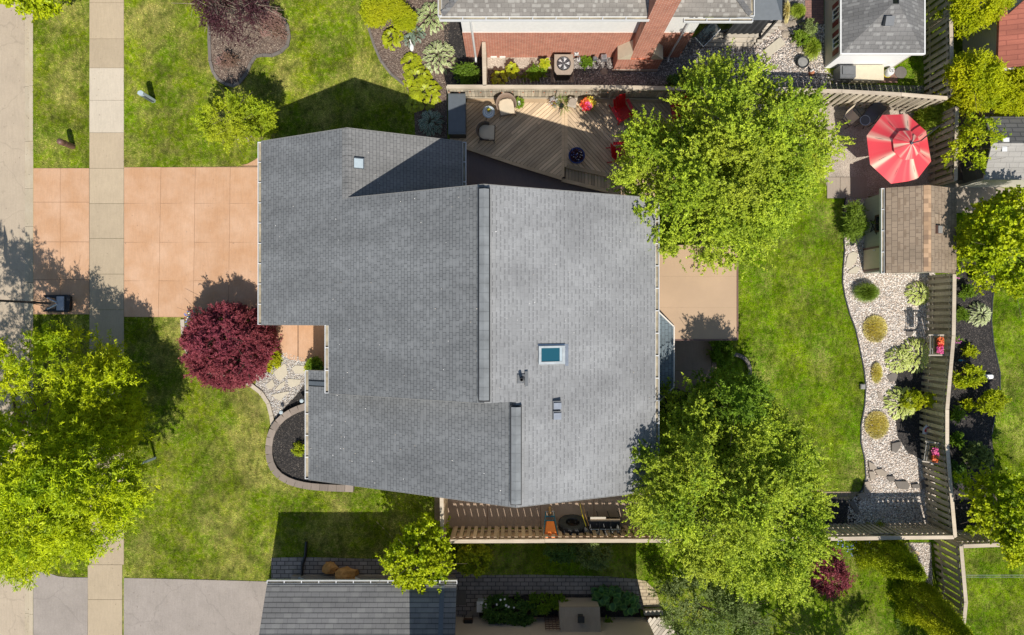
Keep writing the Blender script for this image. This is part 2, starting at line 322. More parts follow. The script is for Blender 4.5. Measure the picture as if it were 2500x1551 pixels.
def shrub(name, label, px, py, rx, ry, h, mat, L=.07, Wd=.04, dens=1.0, cat='shrub', group=None, pts=None, lo=.35, rs=(.16, .3), spread=.8, upb=.5, out=.6, up=.5, leafout=.8):
    global rng; rng = np.random.default_rng(zlib.crc32(label.encode()))
    pts = pts or circ(px, py, rx, ry); x, y = W(px, py, h*.6); area = rx*ry*3.14/3136; n = int(max(10, 26*area*dens))
    c, C, (P, D) = crown_pts(pts, h*lo, h, n, 12, 14, rs=rs, under=.2, spread=spread, upb=upb, out=out, leafout=leafout)
    P[:, 2] = np.clip(P[:, 2], .03, h*1.12); root = thing(name, c[0], c[1], label, cat, group)
    leafcloud('foliage', P, D, L, Wd, mat, root, up)
    sb = MB()
    for i in range(7):
        q = C[rng.integers(len(C))]; sb.bar((c[0], c[1], 0), (q[0]*.9+c[0]*.1, q[1]*.9+c[1]*.1, q[2]), .014, .006, 5)
    obj('stems', sb, 'bark', root); return root
TPL = np.array([(0,0,0),(.3,.46,.07),(.34,0,0),(.3,-.46,.07),(.68,.38,.0),(.7,0,-.05),(.68,-.38,.0),(1,0,-.16)])
TPF = [(0,2,1,1),(0,3,2,2),(2,5,4,1),(2,3,6,5),(5,7,4,4),(5,6,7,7)]
TPE = np.array([.5,1,0,1,1,0,1,1.0])
def broad(name, P, D, L, Wd, mat, parent):           # broad leaves with a midrib and a coloured margin
    n = len(P); D = unit(D); Sd = unit(np.cross(np.array([0, 0, 1.0]), D)+rng.normal(size=D.shape)*.12); N = np.cross(D, Sd)
    L = (L*rng.uniform(.75, 1.15, n)); Wd = Wd*rng.uniform(.8, 1.15, n)
    V = P[:, None, :]+D[:, None, :]*(TPL[None, :, 0]*L[:, None])[..., None]+Sd[:, None, :]*(TPL[None, :, 1]*Wd[:, None])[..., None]+N[:, None, :]*(TPL[None, :, 2]*L[:, None])[..., None]
    tri = [(0,2,1),(0,3,2),(2,5,4),(2,4,1),(2,3,6),(2,6,5),(5,7,4),(5,6,7)]
    F = (np.array(tri)[None]+(np.arange(n)*8)[:, None, None]).reshape(-1, 3)
    return npmesh(name, V.reshape(-1, 3), F, mat, parent, attr=np.tile(TPE, n), smooth=True)
def hosta(label, px, py, r, mat, h=.45, n=90, L=.24, Wd=.15, group='hostas in the garden beds', name='hosta', cat='hosta', el=1.0):
    x, y = W(px, py, h*.6); root = thing(name, x, y, label, cat, group); rm = r/56*.96
    i = np.arange(n); a = i*2.39996+rng.uniform(-.3, .3, n); q = ((i+.5)/n)**.5; rr = np.maximum(rm-L*.8, .03)*q
    P = np.stack([x+rr*np.cos(a), y+rr*el*np.sin(a), h*(1-.75*q**2.2)+rng.uniform(-.02, .02, n)], 1)
    D = np.stack([np.cos(a), np.sin(a), .75-1.15*q+rng.uniform(-.15, .15, n)], 1)
    broad('foliage', P, D, L, Wd, mat, root)
    sb = MB()
    for k in range(0, n, max(1, n//16)): sb.bar((x, y, 0), tuple(P[k]), .008, .005, 4)
    obj('stems', sb, 'stem_green', root); return root
def tuft(label, px, py, rx, ry, h, mat, n=500, bw=.012, name='ornamental_grass', cat='ornamental grass', group='ornamental grass clumps in the gravel bed', lean=(0, 0), up=1.0, cx=.35, pts=None):
    x, y = W(px, py, h*.4); root = thing(name, x, y, label, cat, group); a = rng.uniform(0, 2*np.pi, n); q = rng.uniform(0, 1, n)**.5
    R = np.stack([np.cos(a)*rx/57, np.sin(a)*ry/57], 1); B = np.stack([x+R[:, 0]*q*cx, y+R[:, 1]*q*cx, np.zeros(n)], 1)
    T = np.stack([x+R[:, 0]*q+lean[0], y+R[:, 1]*q+lean[1], h*up*(1-.75*q**2)*rng.uniform(.6, 1.1, n)+.02], 1)
    Mi = (B+T)/2; Mi[:, 2] = h*rng.uniform(.55, .95, n)*(1-.35*q); d = unit(T-B); Sd = unit(np.cross(d, np.array([0, 0, 1.0])+rng.normal(size=d.shape)*.4))*bw/2
    V = np.stack([B-Sd, B+Sd, Mi+Sd, Mi-Sd, T], 1).reshape(-1, 3); F = (np.array([(0,1,2),(0,2,3),(3,2,4)])[None]+(np.arange(n)*5)[:, None, None]).reshape(-1, 3)
    npmesh('blades', V, F, mat, root); return root
def flowers(P, r, mat, parent, name='blossoms'):       # small five-petal discs
    n = len(P); k = 6; a = np.linspace(0, 2*np.pi, k, endpoint=False)
    rr = r*rng.uniform(.7, 1.3, n); tilt = unit(np.array([0, 0, 1.0])+rng.normal(size=(n, 3))*.35); U = unit(np.cross(tilt, [1, .2, 0])); V_ = np.cross(tilt, U)
    ring = P[:, None, :]+(U[:, None, :]*np.cos(a)[None, :, None]+V_[:, None, :]*np.sin(a)[None, :, None])*rr[:, None, None]
    return npmesh(name, ring.reshape(-1, 3), np.arange(n*k).reshape(-1, k), mat, parent)
def inpoly(X, Y, pts):
    r = np.zeros(X.shape, bool); n = len(pts)
    for i in range(n):
        x1, y1 = pts[i]; x2, y2 = pts[(i+1) % n]
        if y1 == y2: continue
        c = ((y1 > Y) != (y2 > Y)) & (X < (x2-x1)*(Y-y1)/(y2-y1)+x1); r ^= c
    return r
def scatter(pts, dens, h=0.0):                         # random points (world) inside a photo-pixel polygon on the ground
    P = WP(pts, h); a = np.array(P); lo, hi = a.min(0), a.max(0); n = int((hi-lo).prod()*dens)
    X = rng.uniform(lo[0], hi[0], n); Y = rng.uniform(lo[1], hi[1], n); k = inpoly(X, Y, P); return X[k], Y[k]
def pebbles(name, X, Y, z, r, mat, label, flat=.55):
    n = len(X); O = np.array([(1,0,0),(0,1,0),(-1,0,0),(0,-1,0),(0,0,1),(.6,.6,.55),(-.6,.6,.5),(-.5,-.6,.55),(.6,-.5,.5)])
    F0 = [(0,1,5),(1,2,6),(2,3,7),(3,0,8),(0,5,8),(1,6,5),(2,7,6),(3,8,7),(4,5,6),(4,6,7),(4,7,8),(4,8,5)]
    s_ = r*rng.uniform(.55, 1.35, (n, 1))*rng.uniform(.7, 1.25, (n, 3)); s_[:, 2] *= flat; a = rng.uniform(0, 6.28, n); ca, sa = np.cos(a)[:, None], np.sin(a)[:, None]
    Vx = O[None, :, 0]*s_[:, None, 0]; Vy = O[None, :, 1]*s_[:, None, 1]; Vz = O[None, :, 2]*s_[:, None, 2]
    V = np.stack([X[:, None]+Vx*ca-Vy*sa, Y[:, None]+Vx*sa+Vy*ca, z+Vz+rng.uniform(-.006, .01, (n, 1))], -1).reshape(-1, 3)
    F = (np.array(F0)[None]+(np.arange(n)*9)[:, None, None]).reshape(-1, 3)
    o = npmesh(name, V, F, mat); tag(o, label, None, kind='stuff'); return o
def barkchips(name, X, Y, z, L, mat, label):
    n = len(X); a = rng.uniform(0, 6.28, n); D = np.stack([np.cos(a), np.sin(a), rng.uniform(-.3, .5, n)], 1)
    P = np.stack([X, Y, np.full(n, z)+rng.uniform(0, .02, n)], 1)
    o = leafcloud(name, P, D, L, L*.45, mat, None, .6); tag(o, label, None, kind='stuff'); return o
# ---------- material set ----------
grassm('lawn_soil', (.12,.20,.004), (.18,.25,.005), (.42,.36,.12), .6)
grassm('lawn_blades', (.24,.40,.004), (.44,.52,.006), (.92,.74,.28), .75, True, .47)
grassm('back_blades', (.22,.49,.001), (.39,.60,.001), (.74,.72,.08), .32, True, .55)
slab('street_concrete', (.50,.405,.295), (.44,.355,.26), island=.03, fine=30, crack=.28, spots=.35); slab('gutter_concrete', (.53,.45,.33), (.46,.37,.25), island=.1)
slab('walk_concrete', (.53,.42,.285), (.47,.37,.25), island=.14, spots=.2); slab('new_concrete', (.62,.53,.41), (.56,.48,.37), island=.05)
slab('driveway_concrete', (.555,.31,.165), (.66,.42,.27), island=.05, ro=.7, spots=.12); slab('stamped_concrete', (.21,.155,.135), (.16,.12,.115), island=.1)
slab('side_concrete', (.42,.30,.215), (.32,.235,.17), island=.22, spots=.3); slab('patio_slab', (.44,.365,.285), (.36,.30,.24), island=.25)
slab('asphalt_old', (.36,.31,.27), (.29,.25,.215), island=.0, fine=26, crack=.28, spots=.3); slab('curb_edge', (.58,.50,.39), (.5,.43,.34), island=.12)
slab('paver', (.34,.275,.225), (.28,.23,.19), island=.35); slab('flagstone', (.62,.55,.42), (.55,.49,.38), island=.12); slab('dark_stone', (.23,.20,.17), (.17,.15,.135), island=.3)
plain('joint', (.25,.15,.09), .9); plain('dark_soil', (.03,.025,.022), .95)
chips('mulch_brown', [(0,(.10,.065,.05)),(.45,(.17,.115,.09)),(.85,(.27,.20,.155)),(1,(.42,.34,.26))], 34)
chips('mulch_black', [(0,(.02,.018,.018)),(.6,(.04,.035,.033)),(.92,(.085,.07,.06)),(1,(.2,.17,.14))], 30)
chips('gravel_bed', [(0,(.25,.21,.18)),(.5,(.5,.44,.38)),(1,(.72,.66,.6))], 26)
chips('pea_gravel', [(0,(.38,.31,.245)),(.5,(.58,.49,.39)),(1,(.78,.69,.57))], 55); chips('grey_gravel', [(0,(.10,.09,.085)),(.5,(.22,.19,.175)),(1,(.48,.44,.4))], 30)
islands('pebble_white', [(0,(.34,.27,.22)),(.3,(.62,.50,.40)),(.7,(.76,.68,.6)),(1,(.86,.82,.76))]); islands('pebble_mixed', [(0,(.2,.2,.2)),(.25,(.5,.42,.34)),(.6,(.62,.58,.52)),(.85,(.5,.5,.5)),(1,(.8,.76,.7))])
islands('pebble_grey', [(0,(.1,.09,.085)),(.5,(.25,.22,.2)),(1,(.6,.56,.52))]); islands('chip_brown', [(0,(.11,.07,.05)),(.6,(.27,.19,.14)),(1,(.58,.48,.37))]); islands('chip_black', [(0,(.02,.018,.017)),(.8,(.055,.045,.04)),(1,(.26,.22,.18))])
shingle('shingle_front', (.180,.186,.190), (.07,.073,.077), math.pi/2, .118, .20, .045, .2, (.198,.204,.208), jw=.009, tick=.9, streak=(.3, 1.6))
shingle('shingle_garage', (.215,.212,.205), (.09,.09,.09), math.pi/2, .118, .22, .07, jw=.008)
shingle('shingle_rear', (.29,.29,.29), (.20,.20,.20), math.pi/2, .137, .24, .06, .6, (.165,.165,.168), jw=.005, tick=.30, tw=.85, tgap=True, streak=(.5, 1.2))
shingle('shingle_beige', (.235,.215,.19), (.15,.135,.12), 0, .14, .26, .05, .22, (.34,.32,.285), jw=.007, tick=.6, tw=.4)
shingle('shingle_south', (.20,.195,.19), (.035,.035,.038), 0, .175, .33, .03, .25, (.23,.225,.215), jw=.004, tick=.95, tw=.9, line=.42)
shingle('shingle_brown', (.31,.235,.165), (.15,.11,.08), math.pi/2, .19, .26, .10, .25, (.24,.175,.12), jw=.010); islands('cap_tan', [(0, (.26,.17,.11)), (.5, (.42,.27,.16)), (1, (.55,.36,.22))], .9); shingle('shingle_dark', (.14,.135,.13), (.06,.06,.06), 0, .2, .5, .1, jw=.02); shingle('shingle_bay', (.16,.20,.22), (.08,.09,.10), math.pi/2, .14, .24, .08, jw=.01)
shingle('shingle_grey', (.175,.17,.165), (.10,.098,.095), 0, .14, .3, .05, .2, (.25,.245,.235), jw=.008, tick=.6, tw=.45); shingle('shingle_red', (.40,.13,.085), (.26,.08,.055), 0, .2, .8, .1, jw=.015)
shingle('shingle_sunlit', (.36,.34,.31), (.26,.245,.225), 0, .2, .5, .06, jw=.012)  # sun on the shed's lower slope is put into this paler colour
bricks('brick_wall', (.40,.115,.06), (.47,.16,.09), (.62,.48,.40)); bricks('brick_side', (.40,.115,.06), (.47,.16,.09), (.55,.42,.36), 'yz')
bricks('paver_path', (.25,.215,.19), (.35,.30,.265), (.09,.075,.065), 'xy', .36, .18); bricks('herringbone', (.42,.33,.21), (.5,.4,.27), (.2,.15,.1), 'xy', .3, .15)
bricks('brick_red_ground', (.33,.17,.13), (.25,.13,.11), (.15,.1,.09), 'xy', .22, .1)
siding('siding_cream', (.56,.52,.44)); siding('siding_white', (.80,.79,.76), rep=.12, dark=.86); siding('siding_sage', (.44,.45,.38), 'Y', .16, .8); siding('siding_tan', (.60,.51,.42), rep=.1); siding('siding_white_v', (.9,.9,.9), 'Z', .1, .9)
plain('white_paint', (.8,.79,.76), .4, var=.06); plain('white_metal', (.68,.68,.67), .4, var=.05); plain('gutter_metal', (.74,.68,.6), .4, var=.06); plain('gutter_inside', (.36,.31,.22), .9, var=.4, sc=3)
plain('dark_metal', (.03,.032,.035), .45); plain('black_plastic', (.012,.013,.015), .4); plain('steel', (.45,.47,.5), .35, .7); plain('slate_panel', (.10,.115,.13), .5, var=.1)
plain('vent_strip', (.215,.225,.23), .85, var=.25, sc=2); plain('glass_dark', (.02,.03,.035), .08, var=0); plain('tan_awning', (.60,.43,.27), .75, var=.07, sc=1.2, bump=.1)
plain('tan_panel', (.45,.31,.195), .75, var=.08, sc=.8); plain('canvas_black', (.045,.047,.05), .8, var=.3, sc=2, bump=.2); plain('grey_render', (.20,.19,.175), .9, var=.1); plain('beige_plastic', (.60,.52,.38), .5, var=.06)
wood('deck_wood', (.56,.40,.25), (.82,.62,.41), math.radians(41)); wood('deck_wood_b', (.56,.40,.25), (.82,.62,.41), math.radians(-48)); wood('deck_wood_x', (.50,.35,.21), (.70,.52,.33)); wood('deck_wood_y', (.48,.34,.21), (.68,.50,.32), math.pi/2)
wood('fence_wood', (.38,.32,.23), (.68,.60,.47), math.pi/2); wood('fence_tan', (.46,.31,.19), (.62,.46,.31)); wood('cap_wood', (.46,.37,.27), (.62,.53,.41)); wood('dark_wood', (.09,.05,.03), (.16,.09,.05)); wood('pale_wood', (.44,.38,.30), (.58,.52,.43)); wood('orange_wood', (.36,.20,.07), (.5,.3,.12))
plain('bark', (.13,.095,.07), .95, var=.4, sc=14, bump=.5); plain('bark_pale', (.34,.27,.2), .9, var=.3, sc=14); plain('stem_green', (.10,.15,.03), .7); plain('terracotta', (.50,.20,.10), .8)
leafm('leaf_maple', (.03,.12,.004), (.64,.77,.05), .16); leafm('leaf_locust', (.04,.15,.002), (.76,.87,.012), .2); leafm('leaf_lime', (.08,.18,.003), (.68,.77,.014), .22)
leafm('leaf_red', (.11,.018,.026), (.42,.10,.11), .15); leafm('leaf_plum', (.03,.012,.014), (.11,.042,.045), .12); leafm('leaf_dark', (.04,.10,.02), (.15,.28,.05), .25); leafm('leaf_green', (.07,.16,.012), (.30,.46,.03), .3)
leafm('leaf_olive', (.10,.16,.03), (.36,.45,.14), .3); leafm('leaf_chart', (.28,.36,.006), (.62,.66,.02), .3); leafm('leaf_cedar', (.14,.23,.003), (.80,.82,.012), .22); leafm('leaf_cedar_green', (.06,.14,.004), (.62,.68,.02), .12); leafm('leaf_pink', (.12,.08,.04), (.50,.30,.26), .2); leafm('leaf_weep', (.12,.22,.006), (.60,.70,.03), .3); leafm('leaf_box', (.06,.13,.012), (.24,.36,.03), .25)
edged('hosta_cream', (.22,.34,.08), (.84,.85,.46)); edged('hosta_gold', (.40,.47,.008), (.66,.68,.03), .6, .3, .9); edged('hosta_blue', (.09,.17,.11), (.55,.62,.48)); edged('hosta_lime', (.28,.42,.015), (.92,.93,.34), cut=.72); edged('big_leaf', (.05,.16,.03), (.14,.30,.06)); edged('hosta_white', (.26,.36,.08), (.88,.88,.52), cut=.75)
leafm('blade_green', (.09,.16,.012), (.26,.38,.04), .25); leafm('blade_dry', (.66,.58,.14), (1,.94,.42), .3); leafm('blade_lime', (.18,.30,.01), (.52,.66,.07), .3)
for n_, c_ in dict(orange=(.85,.16,.03), pink=(.75,.10,.28), red=(.62,.015,.015), white=(.82,.8,.78), blue=(.13,.2,.55), purple=(.13,.06,.28), yellow=(.8,.6,.04), magenta=(.6,.12,.45)).items(): islands('petal_'+n_, [(0, tuple(x*.7 for x in c_)), (1, c_)], .6)
plain('red_plastic', (.50,.006,.010), .35, var=.1); plain('orange_plastic', (.85,.20,.02), .4, var=.08); plain('blue_paint', (.01,.17,.26), .4); plain('rubber', (.028,.029,.031), .85, var=.3); plain('wicker', (.115,.085,.065), .7, var=.3, sc=30, bump=.4); plain('wicker_light', (.24,.17,.125), .7, var=.2, sc=30, bump=.4)
plain('cushion', (.60,.50,.36), .9, var=.06); plain('yellow_paint', (.75,.6,.02), .4); plain('grey_plastic', (.15,.155,.16), .5, var=.12); plain('grey_cap', (.27,.26,.24), .5); plain('pot_blue', (.02,.03,.14), .2); plain('pale_blue', (.42,.49,.52), .5, var=.1); plain('brown_metal', (.16,.085,.065), .5, var=.12); plain('shutter_red', (.20,.03,.03), .6)
t_ = NT('skylight_glass'); t_.out((.015,.085,.12), .12); t_ = NT('water_black'); t_.out((.01,.012,.014), .1)
t_ = NT('paper_bag'); t_.out(t_.mix(t_.ramp(t_.noise(t_.coord(), 5, 5), [(.35, 0), (.65, 1)]), (.42,.19,.05), (.62,.33,.11)), .8)
# sun-faded canopy cloth: red with cream streaks running out from the hub
t_ = NT('canopy_cloth'); t_b = t_.new('ShaderNodeAttribute'); t_b.attribute_name = 'margin'
t_.out(t_.ramp(t_b.outputs['Fac'], [(0, (.82,.065,.085)), (.4, (.82,.20,.18)), (1, (.86,.62,.46))]), .7)
t_t = t_.new('ShaderNodeBsdfTranslucent'); t_t.inputs[0].default_value = (.8, .1, .1, 1); t_x = t_.new('ShaderNodeMixShader'); t_x.inputs[0].default_value = .12
t_.l(t_.b.outputs[0], t_x.inputs[1]); t_.l(t_t.outputs[0], t_x.inputs[2]); t_.l(t_x.outputs[0], t_.n['Material Output'].inputs[0])

# ---------- ground ----------
struct('ground', MB().box(-400, 400, -400, 400, -.4, -.16), 'lawn_soil')
XL = W(81, 0)[0]
struct('lawn', MB().box(XL, 200, -200, 200, -.159, 0), 'lawn_soil')
struct('road', MB().box(-60, W(57, 0)[0], -200, 200, -.159, -.10), 'street_concrete')
g = MB(); ys = [-400, 40, 210, 345, 460, 553, 690, 800, 930, 1060, 1190, 1330, 1500, 1900]
for a, b in zip(ys, ys[1:]):
    y1, y0 = W(0, a)[1], W(0, b)[1]+.012; g.box(W(57.4, 0)[0], W(71, 0)[0], y0, y1, -.159, -.085); g.box(W(71.3, 0)[0], XL-.004, y0, y1, -.159, .012 if not 395 < (a+b)/2 < 800 else -.04)
struct('kerb', g, 'gutter_concrete')
g = MB(); g2 = MB(); js = [-300,-205,-95, 8, 96, 167, 246, 325, 412, 498, 583, 670, 757, 841, 930, 1018, 1105, 1193, 1280, 1379, 1464, 1552, 1640, 1730]
for a, b in zip(js, js[1:]):
    x0, x1 = (219.5, 303) if b < 1380 else (215.5, 299); (x0_, y1), (x1_, y0) = W(x0, a), W(x1, b)
    (g2 if 160 < a < 320 else g).box(x0_, x1_, y0+.014, y1, -.15, .03)
struct('sidewalk', g, 'walk_concrete'); struct('sidewalk', g2, 'new_concrete', 'newer, whiter pair of pavement slabs')
def slabs(quads, z=.03, gap=.012, z0=-.15):
    m = MB()
    for q in quads:
        p = WP(q); c = Vector((sum(a for a, _ in p)/len(p), sum(b for _, b in p)/len(p))); out = []
        for a in p:
            v = Vector(a)-c; out.append(tuple(c+v*(1-gap/max(v.length, .1))))
        m.prism(out, z0, z)
    return m
struct('driveway_joints', MB().prism(WP([(303.5,410),(592,407),(618,396),(640,379),(700,379),(800,600),(800,880),(757,881),(700,873),(686,856),(674,820),(655,782),(437,775),(303.5,774)]), -.15, .018), 'joint')
VX = [(303.5, 303.5), (394, 387.5), (477.5, 472.5), (563, 558), (660, 660)]; HY = [(409, 407), (497, 498), (592, 594), (686, 688), (774, 776)]
q = []
def gx(i, y): return VX[i][0]+(VX[i][1]-VX[i][0])*(y-408)/367
for i in range(4):
    for j in range(4):
        (ya, _), (yb, _) = HY[j], HY[j+1]; q.append([(gx(i, ya), ya), (gx(i+1, ya), ya-.5), (gx(i+1, yb), yb+.5), (gx(i, yb), yb)])
q.append([(588,404.5),(604,401),(622,391),(642,376),(660,376),(660,404.5)])
q += [[(648,780),(727,780),(727,882),(706,877),(692,868),(684,852),(672,820)], [(729.5,780),(800,780),(806,900),(757,883),(729.5,882.5)]]
struct('driveway', slabs(q, .032, .009), 'driveway_concrete')
struct('driveway_apron_joints', MB().prism(WP([(82,411),(218.5,411),(218.5,767),(82,767)]), -.15, .012), 'joint')
q = []
for x0, x1 in ((82, 148), (148, 218.5)):
    for y0, y1 in zip((411, 494, 591, 683), (494, 591, 683, 768)): q.append([(x0, y0), (x1, y0), (x1, y1), (x0, y1)])
struct('driveway_apron', slabs(q, .026, .009), 'driveway_concrete')
struct('neighbour_driveway', MB().prism(WP([(303,1411),(400,1413),(520,1416),(663,1420),(655,1500),(640,1900),(303,1900)]), -.15, .026), 'asphalt_old')
struct('neighbour_driveway_apron', MB().prism(WP([(82,1388),(104,1390),(122,1400),(142,1407),(170,1410),(215,1410),(213,1900),(82,1900)]), -.15, .02), 'asphalt_old')
BEDW = WP([(500,-200),(513,40),(512,100),(514,150),(521,176),(533,195),(551,206),(570,211),(586,203),(603,181),(612,158),(625,139),(642,136),(665,137),(686,128),(703,112),(707,90),(703,65),(688,42),(660,24),(640,-200)])
BEDN = WP([(886,-200),(888,20),(898,62),(913,110),(930,150),(955,182),(988,208),(1010,250),(1015,345),(1092,345),(1092,212),(1180,208),(1180,120),(1137,120),(1100,-200)])
struct('plum_bed', MB().prism(BEDW, -.1, .03), 'mulch_brown', 'bark mulch bed under the plum tree'); struct('hosta_bed', MB().prism(BEDN, -.1, .03), 'mulch_brown', 'bark mulch bed of hostas')
struct('dark_mulch', MB().prism(WP([(1085,60),(1110,30),(1180,30),(1180,208),(1130,212),(1100,200),(1120,150),(1085,100)]), 0, .04), 'mulch_black')
struct('front_river_rock', MB().prism(WP([(660,880),(690,858),(757,880),(800,892),(800,990),(760,1000),(680,1040),(664,1005),(625,950),(625,915)]), -.1, .012), 'gravel_bed')
struct('front_mulch', MB().prism(WP([(746,929),(738,945),(722,968),(700,990),(676,1018),(672,1048),(700,1060),(800,1000),(800,920)]), 0, .03), 'mulch_black')
MR = WP([(745,998),(715,1010),(690,1030),(674,1057),(667,1090),(670,1120),(683,1146),(705,1162),(730,1172),(800,1182),(900,1186),(900,1000)])
struct('planter_mulch', MB().prism(MR, 0, .16), 'mulch_black')
GB = [(2064,482),(2057,520),(2058,560),(2061,610),(2057,660),(2056,690),(2062,725),(2073,765),(2088,805),(2100,860),(2109,905),(2113,945),(2110,990),(2101,1040),(2101,1080),(2110,1120),(2113,1165),(2104,1195),(2090,1212),(2072,1222),(2066,1290),(2290,1290),(2272,1040),(2282,830),(2282,655),(2120,655),(2120,482)]
struct('gravel_bed', MB().prism(WP(GB), -.1, .02), 'gravel_bed'); struct('garden_mulch', MB().prism(WP([(2180,905),(2240,895),(2292,900),(2292,1110),(2262,1126),(2245,1120),(2215,1105),(2190,1065),(2186,1030),(2192,985)]), 0, .034), 'mulch_black')
struct('corner_soil', MB().prism(WP([(2000,1215),(2078,1222),(2092,1262),(2086,1284),(2000,1284)]), 0, .03), 'mulch_black')
struct('right_mulch', MB().prism(WP([(2318,640),(2400,640),(2430,660),(2421,740),(2419,785),(2424,840),(2440,910),(2440,950),(2428,1010),(2420,1060),(2425,1110),(2430,1300),(2312,1300)]), -.05, .03), 'mulch_black')
struct('stamped_path', MB().prism(WP([(1100,330),(1160,330),(1560,490),(1100,490)]), -.1, .01), 'stamped_concrete'); struct('side_yard', slabs([[(1060+130*i, 1200), (1190+130*i, 1200), (1190+130*i, 1288), (1060+130*i, 1288)] for i in range(8)], .02, .02), 'side_concrete')
struct('side_yard_joint', MB().prism(WP([(1078,1195),(2010,1195),(2010,1290),(1078,1290)]), -.1, .006), 'joint')
struct('gravel_patio', MB().prism(WP([(1560,250),(2278,262),(2278,480),(2024,480),(2000,380),(1560,380)]), -.1, .018), 'pea_gravel')
struct('patio_slabs', slabs([[(2018,433),(2050,433),(2050,485),(2018,485)], [(2050,433),(2115,433),(2115,485),(2050,485)]], .05), 'patio_slab')
struct('back_patio', slabs([[(1590,810),(1737,810),(1737,905),(1590,905)], [(1590,905),(1737,905),(1737,1000),(1590,1000)], [(1738,810),(1749,810),(1749,900),(1738,910)]], .03, .01), 'side_concrete')
struct('neighbour_gravel', MB().prism(WP([(1180,140),(1500,140),(1820,60),(1900,-100),(2010,-100),(2012,168),(2020,205),(2255,210),(2255,232),(1180,208)]), -.1, .016), 'grey_gravel')
struct('neighbour_path', MB().prism(WP([(1180,140),(1350,140),(1350,172),(1180,172)]), 0, .024), 'pea_gravel'); struct('herringbone_path', MB().prism(WP([(1556,1415),(1575,1418),(1600,1440),(1614,1482),(1572,1482),(1560,1450)]), -.1, .02), 'herringbone')
struct('paver_walk', MB().prism(WP([(663,1362),(740,1360),(960,1366),(1090,1385),(1180,1404),(1300,1403),(1480,1407),(1556,1414),(1562,1452),(1575,1490),(1520,1470),(1300,1455),(1180,1465),(1118,1520),(1100,1413),(663,1413)]), -.1, .02), 'paver_path')
struct('neighbour_patio_slab', MB().prism(WP([(1095,1455),(1185,1455),(1185,1508),(1560,1508),(1560,1900),(1095,1900)]), -.1, .016), 'patio_slab')
struct('neighbour_bed', MB().prism(WP([(1170,1465),(1300,1450),(1480,1452),(1560,1470),(1565,1507),(1170,1507)]), 0, .026), 'mulch_black')
struct('corner_gravel', MB().prism(WP([(2190,1325),(2272,1325),(2276,1430),(2240,1410),(2215,1390)]), 0, .02), 'gravel_bed'); struct('brick_patch', MB().prism(WP([(2170,170),(2190,170),(2190,203),(2140,203)]), 0, .03), 'brick_red_ground'); struct('neighbour_paving', MB().prism(WP([(1965,-60),(2010,-60),(2010,60),(1965,56)]), 0, .03), 'brick_red_ground')
struct('dirt_edge', MB().prism(WP([(2300,455),(2345,440),(2500,470),(2500,520),(2300,520)]), 0, .02), 'patio_slab')
# grass blades on every open patch of lawn
HARD = [WP(p) for p in [[(219,-900),(303,-900),(303,2000),(213,2000)], [(60,410),(640,407),(640,776),(60,769)], [(588,404),(660,372),(660,404)], [(640,340),(800,340),(800,900),(648,880)], [(70,1388),(104,1390),(142,1407),(215,1410),(213,2000),(70,2000)],
    [(303,1411),(663,1420),(640,2000),(303,2000)], [(650,440),(1590,440),(1590,1180),(870,1180),(760,1170),(672,1120),(655,1040),(580,925),(640,860)], [(650,385),(1100,385),(1100,480),(650,480)], GB, [(1090,212),(2300,235),(2300,480),(2015,480),(2015,380),(1560,380),(1560,490),(1090,490)],
    [(1096,-900),(2020,-900),(2012,168),(2130,205),(1096,212)], [(2318,640),(2430,660),(2424,840),(2440,930),(2420,1060),(2430,1300),(2312,1300)], [(1078,1195),(2010,1195),(2010,1290),(1078,1290)], [(663,1362),(960,1366),(1180,1404),(1556,1414),(1614,1482),(1640,2000),(640,2000),(663,1413)],
    [(1590,600),(1800,600),(1800,828),(1750,828),(1749,900),(1700,1000),(1590,1000)], [(2190,1325),(2272,1325),(2276,1430),(2215,1390)], [(2000,1215),(2078,1222),(2092,1262),(2000,1290)], [(2100,450),(2300,450),(2300,660),(2100,660)], [(2370,-200),(2700,-200),(2700,500),(2300,500),(2330,300),(2400,100)], [(2300,455),(2500,470),(2500,520),(2300,520)]]]+[BEDW, BEDN]
def lawnfill(x0, y0, x1, y1, dens, name, mat, label, hs=(.025, .06)):
    (a, d), (b, c) = W(x0, y0), W(x1, y1); n = int((b-a)*(d-c)*dens); X = rng.uniform(a, b, n); Y = rng.uniform(c, d, n); k = np.ones(n, bool)
    jx, jy = X+rng.normal(size=n)*.028, Y+rng.normal(size=n)*.028
    for p in HARD: k &= ~inpoly(jx, jy, p)
    X, Y = X[k], Y[k]; n = len(X); th = rng.uniform(0, 6.28, n)+.8*np.sin(X*1.3)*np.cos(Y*1.1); h = rng.uniform(hs[0], hs[1], n); ln = rng.uniform(.02, .055, n); bw = rng.uniform(.006, .012, n)
    B = np.stack([X, Y, np.zeros(n)+.004], 1); h = h+.0; Sd = np.stack([-np.sin(th), np.cos(th), 0*th], 1)*bw[:, None]; T = B+np.stack([np.cos(th)*ln, np.sin(th)*ln, h], 1)
    o = npmesh(name, np.stack([B-Sd, B+Sd, T], 1).reshape(-1, 3), np.arange(3*n).reshape(-1, 3), mat); tag(o, label, None, kind='stuff')
lawnfill(81, -60, 1180, 1470, 950, 'grass', 'lawn_blades', 'green front lawn grass with dry straw patches')
lawnfill(1100, 450, 2560, 1600, 1000, 'grass', 'back_blades', 'bright green back lawn grass')
lawnfill(2020, 130, 2290, 240, 1000, 'grass', 'back_blades', 'strip of grass beside the garden shed')
